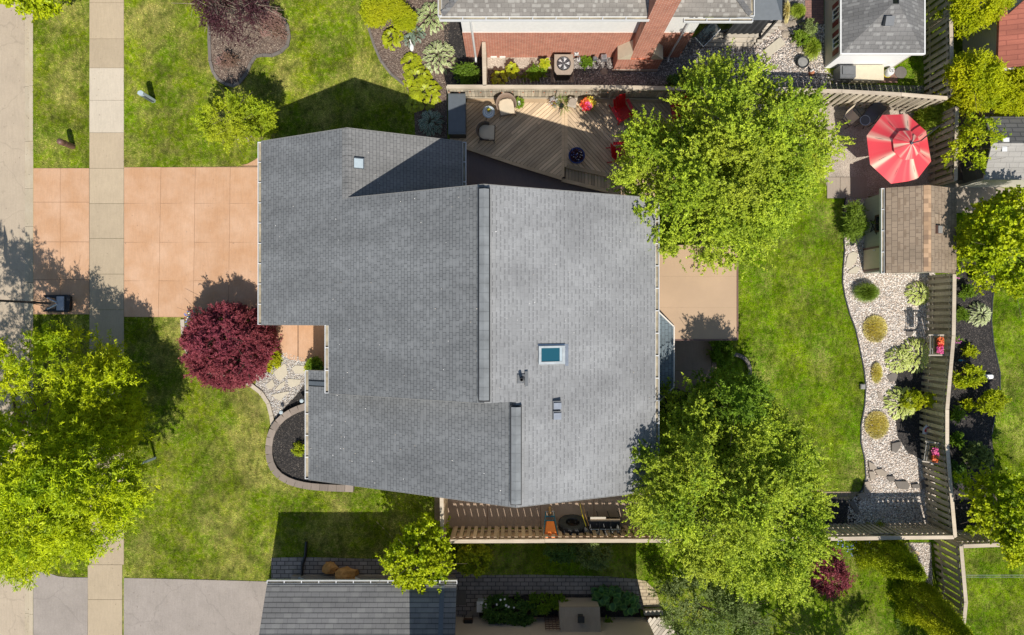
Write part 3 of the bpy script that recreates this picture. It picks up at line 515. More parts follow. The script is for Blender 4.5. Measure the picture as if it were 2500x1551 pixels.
def edging(pts, wd, z, mat, name, label=None, seg=.0, closed=False):      # kerb strip following a line on the ground
    P = [Vector(p) for p in WP(pts)]; m = MB()
    if seg:
        out = [P[0]]
        for a, b in zip(P, P[1:]):
            k = max(1, round((b-a).length/seg)); out += [a.lerp(b, i/k) for i in range(1, k+1)]
        P = out
    for i, (a, b) in enumerate(zip(P, P[1:])):
        d0 = (P[i+1]-P[i-1]).normalized() if i else (b-a).normalized(); d1 = (P[i+2]-P[i]).normalized() if i+2 < len(P) else (b-a).normalized(); n0 = Vector((-d0.y, d0.x))*wd/2; n1 = Vector((-d1.y, d1.x))*wd/2
        g_ = (b-a).normalized()*(.006 if seg else 0); m.prism([tuple(a+n0+g_), tuple(a-n0+g_), tuple(b-n1-g_), tuple(b+n1-g_)], -.05, z)
    return struct(name, m, mat, label)
edging([(513,40),(512,100),(514,150),(521,176),(533,195),(551,206),(570,211),(586,203),(603,181),(612,158),(625,139),(642,136),(665,137),(686,128),(703,112),(707,90),(703,65),(690,44)], .13, .08, 'dark_stone', 'bed_edging', 'grey kerb edging of the plum tree bed', .8)
edging([(888,20),(898,62),(913,110),(930,150),(955,182),(988,208)], .10, .08, 'dark_stone', 'bed_edging', 'grey kerb edging of the hosta bed', .8)
edging([(447,780),(449,815),(456,850),(475,890),(520,915),(575,925),(610,937),(640,960),(656,985),(664,1015),(668,1045)], .17, .09, 'curb_edge', 'bed_edging', 'pale concrete kerb between lawn and river rock', 1.2)
edging(GB[:19], .05, .05, 'dark_metal', 'bed_edging', 'thin black edging along the gravel bed'); edging([(2430,660),(2421,740),(2419,785),(2424,840),(2440,910),(2440,950),(2428,1010),(2420,1060)], .05, .05, 'dark_metal', 'bed_edging', 'thin black edging of the mulch bed beyond the fence')
x, y = W(700, 1090); t = thing('planter_wall', x, y, 'low curved retaining wall of grey brown blocks round the front planter', 'garden wall')
def arc_blocks(pts, wd, z0, z1, seg):
    P = [Vector(p) for p in WP(pts)]; out = [P[0]]; m = MB()
    for _ in range(2):
        Q = [P[0]]
        for a, b in zip(P, P[1:]): Q += [a.lerp(b, .25), a.lerp(b, .75)]
        P = Q+[P[-1]]
    L = [0]
    for a, b in zip(P, P[1:]): L.append(L[-1]+(b-a).length)
    n = int(L[-1]/seg)
    def at(s):
        i = max(j for j in range(len(L)) if L[j] <= s+1e-9); i = min(i, len(P)-2); return P[i].lerp(P[i+1], (s-L[i])/max(L[i+1]-L[i], 1e-6))
    for k in range(n):
        a, b = at(L[-1]*k/n+.006), at(L[-1]*(k+1)/n-.006); d = (b-a).normalized(); nn = Vector((-d.y, d.x))*wd/2; m.prism([tuple(a+nn*1.0), tuple(a-nn*.94), tuple(b-nn*.94), tuple(b+nn)], z0, z1+rng.uniform(-.004, .004))
    return m
PW = [(752,990),(722,1000),(692,1018),(667,1050),(660,1090),(663,1125),(680,1155),(708,1172),(745,1183),(800,1188),(866,1190)]
obj('cap_stones', arc_blocks(PW, .30, .22, .28, .36), 'paver', t); obj('wall_blocks', arc_blocks(PW, .25, 0, .219, .5), 'paver', t)

# ---------- roofs and houses ----------
def zf(*c):                                # plane z = a + b*(x-x0) + d*(y-y0)
    a, b, x0, d, y0 = c; return lambda x, y: a+b*(x-x0)+d*(y-y0)
FN = zf(2.8, .5, -9.92, 0, 0); RG = zf(4.73, -.472, -6.06, 0, 0); BE = zf(7.3, -.42, -.92, 0, 0); FS = zf(2.9, .486, -8.02, 0, 0)
def slope(name, pts, f, mat, parent, th=.13): return obj(name, MB().prism(pts, lambda x, y: f(x, y)-th, f), mat, parent)
def wallrun(m, pts, top, z0=0.0, th=.16):
    for a, b in zip(pts, pts[1:]):
        a, b = Vector(a), Vector(b); k = max(1, int((b-a).length/.5)); d = (b-a).normalized(); n = Vector((-d.y, d.x))*th
        P = [a.lerp(b, i/k) for i in range(k+1)]
        for p, q in zip(P, P[1:]):
            zp, zq = top(p.x, p.y), top(q.x, q.y); m.add([(p.x, p.y, z0), (q.x, q.y, z0), (q.x, q.y, zq), (p.x, p.y, zp), (p.x+n.x, p.y+n.y, z0), (q.x+n.x, q.y+n.y, z0), (q.x+n.x, q.y+n.y, zq), (p.x+n.x, p.y+n.y, zp)], [(0,1,2,3),(5,4,7,6),(3,2,6,7),(1,0,4,5)])
    return m
def gutter(parent, p, q, z, out, hang=.78, mat='white_metal'):     # open trough with a pale lip and hangers, p->q along the eave, out = unit outwards
    p, q, o = Vector(p), Vector(q), Vector(out); m = MB(); d = (q-p).normalized()
    def seg(o0, o1, z0, z1): m.prism([tuple(p+o*o0), tuple(q+o*o0), tuple(q+o*o1), tuple(p+o*o1)], z0, z1)
    seg(.125, .15, z-.13, z+.012); seg(0, .018, z-.13, z-.01)
    for e in (p, q-d*.02): m.prism([tuple(e+o*.018), tuple(e+d*.02+o*.018), tuple(e+d*.02+o*.125), tuple(e+o*.125)], z-.13, z+.008)
    n = max(2, int((q-p).length/hang))
    for i in range(1, n):
        c = p.lerp(q, i/n); m.prism([tuple(c-d*.014+o*.018), tuple(c+d*.014+o*.018), tuple(c+d*.014+o*.125), tuple(c-d*.014+o*.125)], z-.02, z+.002)
    g_ = obj('gutter', m, mat, parent); obj('trough', MB().prism([tuple(p+o*.019), tuple(q+o*.019), tuple(q+o*.124), tuple(p+o*.124)], z-.13, z-.075), 'gutter_inside', g_); return g_
def window(parent, c, wd, ht, axis, out, mat='white_paint', name='window', bars=True):   # c = centre, axis 'x' or 'y' = direction the window runs
    m = MB(); gl = MB(); s = out
    def bx(u0, u1, z0, z1, d0, d1, mm):
        if axis == 'y': mm.box(c[0]+min(s*d0, s*d1), c[0]+max(s*d0, s*d1), c[1]+u0, c[1]+u1, c[2]+z0, c[2]+z1)
        else: mm.box(c[0]+u0, c[0]+u1, c[1]+min(s*d0, s*d1), c[1]+max(s*d0, s*d1), c[2]+z0, c[2]+z1)
    h, v = wd/2, ht/2; bx(-h, -h+.07, -v, v, .002, .05, m); bx(h-.07, h, -v, v, .002, .05, m); bx(-h+.07, h-.07, -v, -v+.07, .002, .05, m); bx(-h+.07, h-.07, v-.07, v, .002, .05, m)
    if bars: bx(-.02, .02, -v+.07, v-.07, .012, .04, m)
    f = obj(name, m, mat, parent); bx(-h+.07, h-.07, -v+.07, v-.07, .003, .011, gl); obj('pane', gl, 'glass_dark', f); return f
H = thing('family_house', -2, 0, 'large central house with long grey shingle roofs, two ridge vents and a skylight', 'house')
N1, NG, S1, DR = 4.39, 6.96, -6.38, -.28; RX, RX2 = -.92, .13
e = .004
slope('roof', [(-9.92,DR),(-6.84,DR),(-6.84,-2.83),(RX,-2.83),(RX,N1),(-6.06,N1),(-6.06,NG),(-9.92,NG)], FN, 'shingle_front', H)
slope('roof', [(-6.06+e,N1-.9),(-1.975,N1-.9),(-1.975,NG),(-6.06+e,NG)], RG, 'shingle_garage', H)
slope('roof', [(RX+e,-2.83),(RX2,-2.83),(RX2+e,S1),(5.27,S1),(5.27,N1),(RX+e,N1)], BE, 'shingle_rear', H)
slope('roof', [(-8.02,-2.09),(-6.0,-2.09),(-6.0,-2.7),(RX2,-2.7),(RX2,S1),(-8.02,S1)], FS, 'shingle_front', H)
m = MB()                                   # pale drip edge along every rake
def rake(pts, f, off):
    m = MB()
    for (a, b) in zip(pts, pts[1:]):
        d = Vector((b[0]-a[0], b[1]-a[1])).normalized(); o = Vector(off)*.016
        P = [a, b, (b[0]+o.x, b[1]+o.y), (a[0]+o.x, a[1]+o.y)]; m.prism(P, lambda x, y: f(x, y)-.16, lambda x, y: f(x, y)+.006)
    obj('drip_edge', m, 'grey_cap', H)
rake([(-9.92,NG+.003),(-6.06,NG+.003)], FN, (0,1)); rake([(-6.06,NG+.003),(-1.975,NG+.003)], RG, (0,1)); rake([(-6.06,N1+.003),(RX,N1+.003)], FN, (0,1)); rake([(RX,N1+.003),(5.27,N1+.003)], BE, (0,1))
rake([(-8.02,S1-.003),(RX2,S1-.003)], FS, (0,-1)); rake([(RX2,S1-.003),(5.27,S1-.003)], BE, (0,-1)); rake([(-9.92,DR-.003),(-6.84,DR-.003)], FN, (0,-1)); rake([(-6.84,-2.833),(RX,-2.833)], FN, (0,-1)); rake([(-8.02,-2.087),(-6.6,-2.087)], FS, (0,1))
m = MB(); y = NG-.01                      # shingle caps over the garage ridge
while y > N1+.1: m.prism([(-6.28, y), (-5.84, y), (-5.84, y-.19), (-6.28, y-.19)], lambda a, b: 4.58, lambda a, b: 4.745-.46*abs(a+6.06)+.01); y -= .2
mm = MB()
y = NG-.01
while y > N1+.1:
    for sgn, f in ((-1, FN), (1, RG)): xs = sorted((-6.06, -6.06+sgn*.2)); mm.prism([(xs[0], y), (xs[1], y), (xs[1], y-.186), (xs[0], y-.186)], f, lambda a, b: f(a, b)+.012+.008*((y*5) % 1))
    y -= .2
obj('ridge_caps', mm, 'shingle_garage', H)
def ridgevent(xc, y0, y1, zt):
    m = MB(); d = .13; y = y1
    while y > y0+.05:
        yy = max(y0, y-.31); m.add([(xc-d-.03, yy+.006, zt-.06), (xc, yy+.006, zt+.02), (xc+d+.03, yy+.006, zt-.06), (xc-d-.03, y, zt-.06), (xc, y, zt+.02), (xc+d+.03, y, zt-.06), (xc-d-.03, yy+.006, zt-.09), (xc+d+.03, yy+.006, zt-.09), (xc-d-.03, y, zt-.09), (xc+d+.03, y, zt-.09)], [(0,1,4,3),(1,2,5,4),(0,3,8,6),(2,7,9,5),(6,8,9,7)]); y -= .31
    v = obj('ridge_vent', m, 'vent_strip', H); obj('vent_slot', MB().box(xc-d-.065, xc+d+.065, y0-.05, y1+.05, zt-.30, zt-.10), 'black_plastic', v)
ridgevent(RX+.005, -2.72, 4.22, 7.5); ridgevent(RX2+.005, S1+.13, -3.0, 7.02)
gutter(H, (-9.93,DR), (-9.93,NG), 2.72, (-1,0)); gutter(H, (-1.965,N1+.2), (-1.965,NG), 2.72, (1,0)); gutter(H, (-6.85,-2.83), (-6.85,DR), 4.28, (-1,0)); gutter(H, (-8.03,S1), (-8.03,-2.09), 2.82, (-1,0)); gutter(H, (5.28,S1), (5.28,N1), 4.63, (1,0))
obj('roof_strip', MB().prism([(-8.0,-2.50),(-6.7,-2.50),(-6.7,-2.66),(-8.0,-2.66)], lambda x, y: FS(x, y)-.05, lambda x, y: FS(x, y)+.02), 'slate_panel', H); obj('flashing', MB().prism([(-8.0,-2.455),(-6.7,-2.455),(-6.7,-2.498),(-8.0,-2.498)], FS, lambda x, y: FS(x, y)+.025).prism([(-8.0,-2.662),(-6.7,-2.662),(-6.7,-2.70),(-8.0,-2.70)], FS, lambda x, y: FS(x, y)+.025), 'black_plastic', H)  # thin slate strip between two black lines across the slope
m = MB(); gz = lambda x, y: min(FN(x, y), RG(x, y))-.15; uz = lambda x, y: min(FN(x, y), BE(x, y))-.15; sz = lambda x, y: min(FS(x, y), BE(x, y) if x > RX2 else 99)-.15
wallrun(m, [(-2.3,4.1),(-2.3,6.65),(-9.6,6.65),(-9.6,0),(-6.5,0)], gz); wallrun(m, [(4.95,4.1),(-6.1,4.1)], uz); wallrun(m, [(-6.5,0),(-6.5,-2.5)], lambda x, y: FN(x, y)-.15); wallrun(m, [(-6.5,-2.5),(-7.7,-2.5),(-7.7,-6.05),(4.95,-6.05)], sz); wallrun(m, [(4.95,-6.05),(4.95,4.1)], lambda x, y: BE(x, y)-.15)
obj('wall', m, 'siding_cream', H)
m = MB(); xs_ = [-6.8+(RX+6.8)*i/6 for i in range(7)]+[RX2-.02]
for a, b in zip(xs_, xs_[1:]):
    t_f = (lambda x: FN(x, 0)-.14) if b <= RX+.01 else (lambda x: BE(x, 0)-.14)
    m.add([(a, -2.68, FS(a, 0)-.3), (b, -2.68, FS(b, 0)-.3), (b, -2.68, t_f(b)), (a, -2.68, t_f(a)), (a, -2.6, FS(a, 0)-.3), (b, -2.6, FS(b, 0)-.3), (b, -2.6, t_f(b)), (a, -2.6, t_f(a))], [(0,1,2,3),(5,4,7,6),(3,2,6,7),(1,0,4,5)])
obj('gable_wall', m, 'siding_cream', H)
gd = obj('garage_door', MB().box(-9.64, -9.602, .9, 5.9, .03, 2.2), 'white_paint', H); pm = MB()
for i in range(4):
    for j in range(8): pm.box(-9.655, -9.641, 1.0+j*.61, 1.5+j*.61, .12+i*.53, .5+i*.53)
obj('door_panel', pm, 'white_paint', gd)
for cy in (-3.4, -5.0): window(H, (-7.702, cy, 1.5), 1.1, 1.2, 'y', -1)
for cy, cz in ((-4.6, 3.5), (-.9, 3.6), (2.6, 3.6), (-4.5, 1.4)): window(H, (4.952, cy, cz), 1.2, 1.1, 'y', 1)
for cx in (-3.8, 1.2): window(H, (cx, 4.102, 5.2 if cx > 0 else 5.0), .9, .9, 'x', 1)
window(H, (-4, -6.052, 1.5), 1.0, 1.1, 'x', -1); window(H, (2, -6.052, 3.8), 1.1, 1.1, 'x', -1)
d_ = obj('door', MB().box(4.952, 5.0, .6, 2.4, .05, 2.1), 'glass_dark', H); obj('handle', MB().box(5.002, 5.05, 1.48, 1.52, .95, 1.15), 'steel', d_)
d_ = obj('door', MB().box(-6.55, -6.502, -1.6, -.7, .05, 2.1), 'shutter_red', H); obj('handle', MB().box(-6.6, -6.552, -.85, -.81, .95, 1.1), 'steel', d_)
# skylight, square hatch, pipe, vents
def onroof(px, py, f):
    z = 5.0
    for _ in range(12): x, y = W(px, py, z); z = f(x, y)
    return x, y, z
x0, y1, _ = onroof(1315, 845, BE); x1, y0, _ = onroof(1379, 888, BE)
plain('skylight_frame', (.42,.45,.46), .5); fr = MB(); b_ = lambda a, b, c, d, dz0, dz1, m: m.prism([(a, c), (b, c), (b, d), (a, d)], lambda x, y: BE(x, y)+dz0, lambda x, y: BE(x, y)+dz1)
b_(x0, x1, y0, y0+.09, 0, .13, fr); b_(x0, x1, y1-.07, y1, 0, .13, fr); b_(x0, x0+.09, y0+.09, y1-.07, 0, .13, fr); b_(x1-.10, x1, y0+.09, y1-.07, 0, .13, fr)
sk = obj('skylight', fr, 'skylight_frame', H); gm = MB(); b_(x0+.09, x1-.10, y0+.09, y1-.07, .05, .10, gm); obj('glass', gm, 'skylight_glass', sk); gm = MB(); b_(x1-.19, x1-.105, y0+.09, y1-.07, .101, .115, gm); obj('blind', gm, 'pale_blue', sk); gm = MB(); b_(x1+.01, x1+.13, y0-.08, y1+.05, 0, .012, gm); b_(x0-.03, x1+.02, y1+.005, y1+.06, 0, .03, gm); obj('flashing', gm, 'steel', sk)
x, y, z = onroof(877, 400, RG); sk = obj('roof_hatch', MB().obox((x, y, z+.05), (.37, .39, .12), 0, 0, .44), 'slate_panel', H); obj('lid', MB().obox((x+.003, y-.01, z+.12), (.33, .34, .03), 0, 0, .44), 'pale_blue', sk)
x, y, z = onroof(1273, 925, BE); sk = obj('vent_pipe', MB().lathe([(.055, 0), (.055, .42), (.045, .42), (.045, .1)], (x, y, z-.05), 14).lathe([(.12, .05), (.11, .09), (.055, .1)], (x, y, z-.04), 14), 'dark_metal', H, smooth=False); obj('flashing', MB().obox((x+.17, y, z+.0), (.12, .5, .02), 0, 0, .398).obox((x, y, z+.045), (.3, .3, .015), 0, 0, .398), 'grey_plastic', sk)
for py in (988, 1013):
    x, y, z = onroof(1359, py, BE); sk = obj('roof_vent', MB().obox((x, y, z+.07), (.30, .28, .14), 0, 0, .2), 'grey_plastic', H); obj('cap', MB().obox((x+.02, y-.03, z+.16), (.27, .22, .035), 0, 0, .25), 'steel', sk)
# bay roof
bp = [W(1602, 752, 2.75), W(1645, 797, 2.65), W(1645, 945, 2.65), W(1602, 988, 2.75)]; bp[0] = (5.0, bp[0][1]+.55); bp[3] = (5.0, bp[3][1]-.55)
bf = lambda x, y: 3.22-.30*(x-5.0)
slope('bay_roof', bp, bf, 'shingle_bay', H); m = MB()
for a, b in zip(bp, bp[1:]): m.strip(a, b, .07, 2.5, 2.66) if False else None
def lip(m, a, b, w_=.05):
    a, b = Vector(a), Vector(b); d = (b-a).normalized(); n = Vector((-d.y, d.x))*-w_; P = [tuple(a), tuple(b), tuple(b-n), tuple(a-n)]; m.prism(P, lambda x, y: bf(x, y)-.13, lambda x, y: bf(x, y)+.02)
for a, b in zip(bp, bp[1:]): lip(m, b, a)
obj('bay_trim', m, 'gutter_metal', H); m = MB(); bi = [(5.0, bp[0][1]-.35), (bp[1][0]-.3, bp[1][1]-.15), (bp[2][0]-.3, bp[2][1]+.15), (5.0, bp[3][1]+.35)]
wallrun(m, bi[::-1], lambda x, y: bf(x, y)-.14, .5); obj('bay_wall', m, 'siding_cream', H); window(H, (bi[1][0]+.002, (bi[1][1]+bi[2][1])/2, 1.7), 1.7, 1.3, 'y', 1, name='bay_window')
# awning roof over the patio
a0, a1 = W(1602, 828, 2.7), W(1798, 600, 2.62); ax0, ax1, ay0, ay1 = 5.1, a1[0], a0[1], a1[1]+.02
af = lambda x, y: 2.72-.02*(x-ax0); t = thing('patio_awning', 7, 1.5, 'flat tan patio cover attached to the back wall of the central house', 'patio cover'); m = MB(); n = 3
for i in range(n):
    ya, yb = ay0+(ay1-ay0)*i/n, ay0+(ay1-ay0)*(i+1)/n-.003; m.prism([(ax0, ya), (ax1, ya), (ax1, yb), (ax0, yb)], lambda x, y: af(x, y)-.04, af)
obj('cover', m, 'tan_panel', t); obj('frame', MB().box(ax1+.002, ax1+.06, ay0-.03, ay1+.03, 2.5, 2.67).box(ax0, ax1, ay0-.06, ay0-.008, 2.5, 2.7), 'brown_metal', t)
for yy in (ay0+.1, ay1-.1): obj('post', MB().box(ax1-.12, ax1-.02, yy-.05, yy+.05, 0, 2.59), 'white_paint', t)
# north neighbour: brick and siding house with a hipped roof and a big chimney
B = thing('brick_house', 2.5, 13, 'neighbouring brick house with white upper siding, beige hip roof and tall brick chimney', 'house')
ex0, ey0 = W(1079, 38, 5.05); exr = W(1833, 46, 5.05)[0]; ey1 = 19.0; wx0, wx1, wy = -1.98, 7.25, 11.33; cx_ = W(1609, 0, 5)[0]
hip = lambda x, y: 5.05+.42*min(y-ey0, x-ex0, exr-x, 99)
k = 3.9
slope('roof', [(ex0, ey0), (exr, ey0), (exr-k, ey0+k), (ex0+k, ey0+k)], zf(5.05, 0, 0, .42, ey0), 'shingle_beige', B); slope('roof', [(ex0, ey0), (ex0+k, ey0+k), (ex0+k, ey1-k), (ex0, ey1)], zf(5.05, .42, ex0, 0, 0), 'shingle_beige', B); slope('roof', [(exr, ey0), (exr, ey1), (exr-k, ey1-k), (exr-k, ey0+k)], zf(5.05, -.42, exr, 0, 0), 'shingle_beige', B); slope('roof', [(ex0+k, ey0+k), (exr-k, ey0+k), (exr-k, ey1-k), (ex0+k, ey1-k)], lambda x, y: 5.05+.42*k, 'shingle_beige', B)
for sx, xx in ((1, ex0), (-1, exr)):
    m = MB(); y = 0
    while y < 3.8: m.obox((xx+sx*(y+.13), ey0+y+.13, 5.05+.42*(y+.13)+.012), (.30, .20, .02), sx*math.pi/4); y += .16
    obj('hip_caps', m, 'shingle_grey', B)
gutter(B, (ex0-.1, ey0-.005), (cx_-.35, ey0-.005), 5.0, (0, -1)); gutter(B, (cx_+.35+.55, ey0-.06), (exr+.1, ey0-.06), 5.0, (0, -1)); gutter(B, (exr+.005, ey0), (exr+.005, 16), 5.0, (1, 0)); gutter(B, (ex0-.005, ey0), (ex0-.005, 16), 5.0, (-1, 0))
obj('wall', MB().box(wx0, wx1, wy, wy+.2, 0, 2.62), 'brick_wall', B); obj('side_wall', MB().box(wx0, wx0+.2, wy+.201, 18.5, 0, 2.62), 'brick_side', B); obj('side_wall', MB().box(wx1-.2, wx1, wy+.201, 18.5, 0, 2.62), 'brick_side', B)
obj('upper_wall', MB().box(wx0+.02, wx1-.02, wy+.02, 18.4, 2.621, 4.92), 'white_paint', B); obj('soffit', MB().box(ex0+.02, exr-.02, ey0+.02, 18.9, 4.921, 4.96), 'white_paint', B)
ch = MB(); c0, c1 = W(1497, 170)[0], W(1603, 170)[0]; cy0 = W(0, 172)[1]; u0, u1 = c0+.52, c1-.52
ch.box(c0, c1, cy0, wy-.003, 0, 1.25); ch.box(u0, u1, cy0+.06, wy+.6, 1.251, 8.2); CH = obj('chimney', ch, 'brick_wall', B)
for a, b, s_ in ((c0, u0, 1), (u1, c1, -1)):
    m = MB().add([(a, cy0, 1.252), (b, cy0, 1.252), (b, wy-.004, 1.252), (a, wy-.004, 1.252)]+([(a, cy0, 1.28), (b, cy0, 1.95), (b, wy-.004, 1.95), (a, wy-.004, 1.28)] if s_ > 0 else [(a, cy0, 1.95), (b, cy0, 1.28), (b, wy-.004, 1.28), (a, wy-.004, 1.95)]), [(3,2,1,0),(4,5,6,7),(0,1,5,4),(1,2,6,5),(2,3,7,6),(3,0,4,7)]); obj('shoulder', m, 'beige_plastic', CH)
pass; obj('crown_cap', MB().box(u0-.08, u1+.08, cy0-.02, wy+.7, 8.201, 8.3), 'flagstone', CH); obj('footing', MB().box(c0-.06, c1+.02, cy0-.07, cy0-.003, 0, .16), 'patio_slab', CH)
for px0, px1, h0 in ((1145, 1163, 4.9), (1703, 1664, 4.9)):
    xg = W(px0, 40, 4.9)[0]; xb = xg; obj('downspout', MB().tube([(xb, ey0-.07, 4.88), (xb, wy-.06, 4.5), (xb, wy-.06, .25), (xb, wy-.22, .1)], .045, 8), 'white_metal', B)
obj('crawl_vent', MB().box(W(1198,0)[0], W(1213,0)[0], wy-.03, wy-.002, .04, .18).box(W(1220,0)[0], W(1234,0)[0], wy-.03, wy-.002, .04, .18), 'white_paint', B)
# south neighbour
Nn = thing('south_house', -5, -14, 'neighbouring house below with a striped grey shingle garage roof and tan siding', 'house')
sy, sx0, sx1 = -10.60, -9.72, -2.2; sf = zf(2.72, 0, 0, -.42, sy)
slope('garage_roof', [(sx0, sy), (sx1, sy), (sx1, -15), (sx0-.15, -15)], sf, 'shingle_south', Nn); gutter(Nn, (sx0-.02, sy+.005), (sx1+.02, sy+.005), 2.66, (0, 1), .68)
x = W(1078, 0, 3)[0]; obj('flashing', MB().prism([(x-.09, sy-.02), (x+.09, sy-.02), (x+.09, -14.9), (x-.09, -14.9)], sf, lambda a, b: sf(a, b)+.015), 'slate_panel', Nn)
m = MB(); wallrun(m, [(sx1-.3, -11.38), (sx0+.3, -11.38), (sx0+.3, -15)], lambda x, y: sf(x, y)-.14); wallrun(m, [(sx1-.3, -14.8), (sx1-.3, -11.38)], lambda x, y: sf(x, y)-.14); obj('wall', m, 'siding_tan', Nn)
obj('footing', MB().box(W(715,0)[0], -2.45, -11.379, -11.20, 0, .22), 'patio_slab', Nn); obj('tall_wall', MB().box(-3.3, 5.85, -22, -13.05, 0, 5.2), 'siding_tan', Nn); obj('tall_roof', MB().add([(-3.65,-12.5,5.2),(6.3,-12.5,5.2),(6.3,-22.5,5.2),(-3.65,-22.5,5.2),(0,-16.5,6.7),(2.6,-16.5,6.7)], [(3,2,1,0),(1,5,4,0)[::-1],(2,5,1)[::-1],(3,4,5,2)[::-1],(0,4,3)[::-1]]), 'shingle_dark', Nn)
bx0, by0 = W(1366, 1480, .9); bx1, _ = W(1462, 1480, .9); by0 = W(0, 1480, .9)[1]; obj('bay_box', MB().prism([(bx0, by0), (bx1, by0), (bx1, -13.049), (bx0, -13.049)], 0, 1.0), 'siding_tan', Nn)
bb = obj('bay_cap', MB().prism([(bx0-.02, by0+.02), (bx1+.02, by0+.02), (bx1+.02, -13.048), (bx0-.02, -13.048)], 1.001, lambda x, y: 1.06+.45*(by0-y)), 'patio_slab', Nn)
x, y = W(1417, 1507, 1.25); obj('flue_cap', MB().obox((x, y, 1.32), (.2, .2, .3)).obox((x, y, 1.5), (.28, .26, .04)), 'dark_metal', Nn)
# ---------- fences ----------
def fence(label, runs, h=1.8, name='wood_fence', mat='fence_wood', capmat='cap_wood', post=2.4, cap=True, lattice=False, pitch=.29, side=(1, 1), bwid=.15, name2='fence', group='wooden fences around the back garden', gap=True):
    P = [Vector(W(a, b, h)) for a, b in runs]; t = thing(name, P[0].x, P[0].y, label, name2, group); bm = MB(); rm = MB(); lm = MB(); cm = MB()
    hb = h-.32 if lattice else h-.03
    for a, b in zip(P, P[1:]):
        L = (b-a).length; d = (b-a).normalized(); n = Vector((-d.y, d.x)); ang = math.atan2(d.y, d.x); k = max(1, round(L/post))
        for i in range(k+1):
            c = a.lerp(b, i/k); obj('post', MB().obox((c.x, c.y, h/2-.01), (.09, .09, h-.03), ang), mat, t)
        s_ = .1; j = 0
        while s_ < L-.05:
            for sg in (1, -1):
                o = s_+(0 if sg > 0 else pitch/2)
                if o < L-.08 and (gap or sg > 0):
                    c = a+d*o+n*sg*.075; bm.obox((c.x, c.y, hb/2+rng.uniform(-.01, .01)), (bwid, .018, hb-.06), ang, rng.uniform(-.01, .01))
                    if not gap:
                        c = c+d*pitch/2; bm.obox((c.x, c.y, hb/2), (bwid*.96, .018, hb-.06), ang)
            s_ += pitch
        for z in (.35, hb-.25): c = (a+b)/2; rm.obox((c.x, c.y, z), (L, .038, .09), ang)
        nb = max(1, round(L/4.8))
        for i in range(nb):
            p, q = a.lerp(b, i/nb), a.lerp(b, (i+1)/nb); c = (p+q)/2; cm.obox((c.x, c.y, h+.018*(i % 2)), ((q-p).length+.01, .15, .035), ang+rng.uniform(-.003, .003))
        if lattice:
            for sg in (1, -1):
                s_ = 0
                while s_ < L-.28:
                    p = a+d*(s_ if sg > 0 else s_+.26)+n*.012*sg; q = a+d*(s_+.26 if sg > 0 else s_)+n*.012*sg; lm.bar((p.x, p.y, hb), (q.x, q.y, h-.03), .016, .016, 4); s_ += .075
    obj('boards', bm, mat, t); obj('rail', rm, mat, t)
    if cap: obj('cap_rail', cm, capmat, t)
    if lattice: obj('lattice', lm, mat, t)
    return t
fence('long closed-board fence behind the wooden deck, string lights along its top', [(1092,212),(1500,213),(1640,216),(1935,219)], gap=False, pitch=.3, bwid=.142)
fence('slatted fence run behind the red umbrella, below the garden shed', [(1937,221),(2055,223),(2200,231),(2312,240)], pitch=.27)
fence('short fence run beside the small garden shed at the upper right', [(2319,-60),(2321,30),(2325,232)])
fence('fence run between the red umbrella and the small yellow green tree', [(2336,262),(2333,440)])
fence('long slatted fence between gravel bed and the mulch bed of shrubs', [(2330,670),(2328,820),(2312,1000),(2312,1090),(2332,1311)], pitch=.27)
fence('crooked fence run at the lower right beside the cedars', [(2346,1334),(2358,1470),(2345,1600)])
fence('side yard fence with a lattice top behind the wheelbarrow and tyre', [(1100,1322),(1330,1321),(1655,1320)], mat='fence_tan', lattice=True, side=(-1, 1))
fence('lattice topped fence along the bottom of the gravel bed', [(1656,1319),(2015,1316),(2200,1313),(2328,1312)], lattice=True, pitch=.22)
fence('fence run leaving the corner to the right under the bright tree', [(2352,1334),(2560,1326)], lattice=True, pitch=.22)
fence('narrow fence return beside the brick house downspout', [(1181,104),(1183,209)], gap=False, pitch=.3, bwid=.142)
t = fence('wooden side gate at the left end of the side yard', [(1078,1212),(1080,1320)], name='side_gate', name2='gate', group=None, mat='fence_tan', gap=False, pitch=.3, bwid=.142)
# string lights
m = MB(); bl = []
for i in range(17):
    a, b = W(1095+i*52, 217, 1.7), W(1095+(i+1)*52, 217, 1.7)
    if a[0] > 12: break
    P = [(a[0]+(b[0]-a[0])*u, a[1]+(b[1]-a[1])*u-.10, 1.68-.3*u*(1-u)) for u in (0, .25, .5, .75, 1)]; m.tube(P, .007, 4); bl += [P[0], P[2]]
t = thing('string_lights', *W(1500, 217, 1.7), 'black cable of small bulbs strung along the deck fence', 'string lights'); obj('cable', m, 'black_plastic', t)
for p in bl: obj('bulb', MB().lathe([(.012, 0), (.022, -.03), (.03, -.06), (.0, -.10)], p, 8), 'terracotta', t)
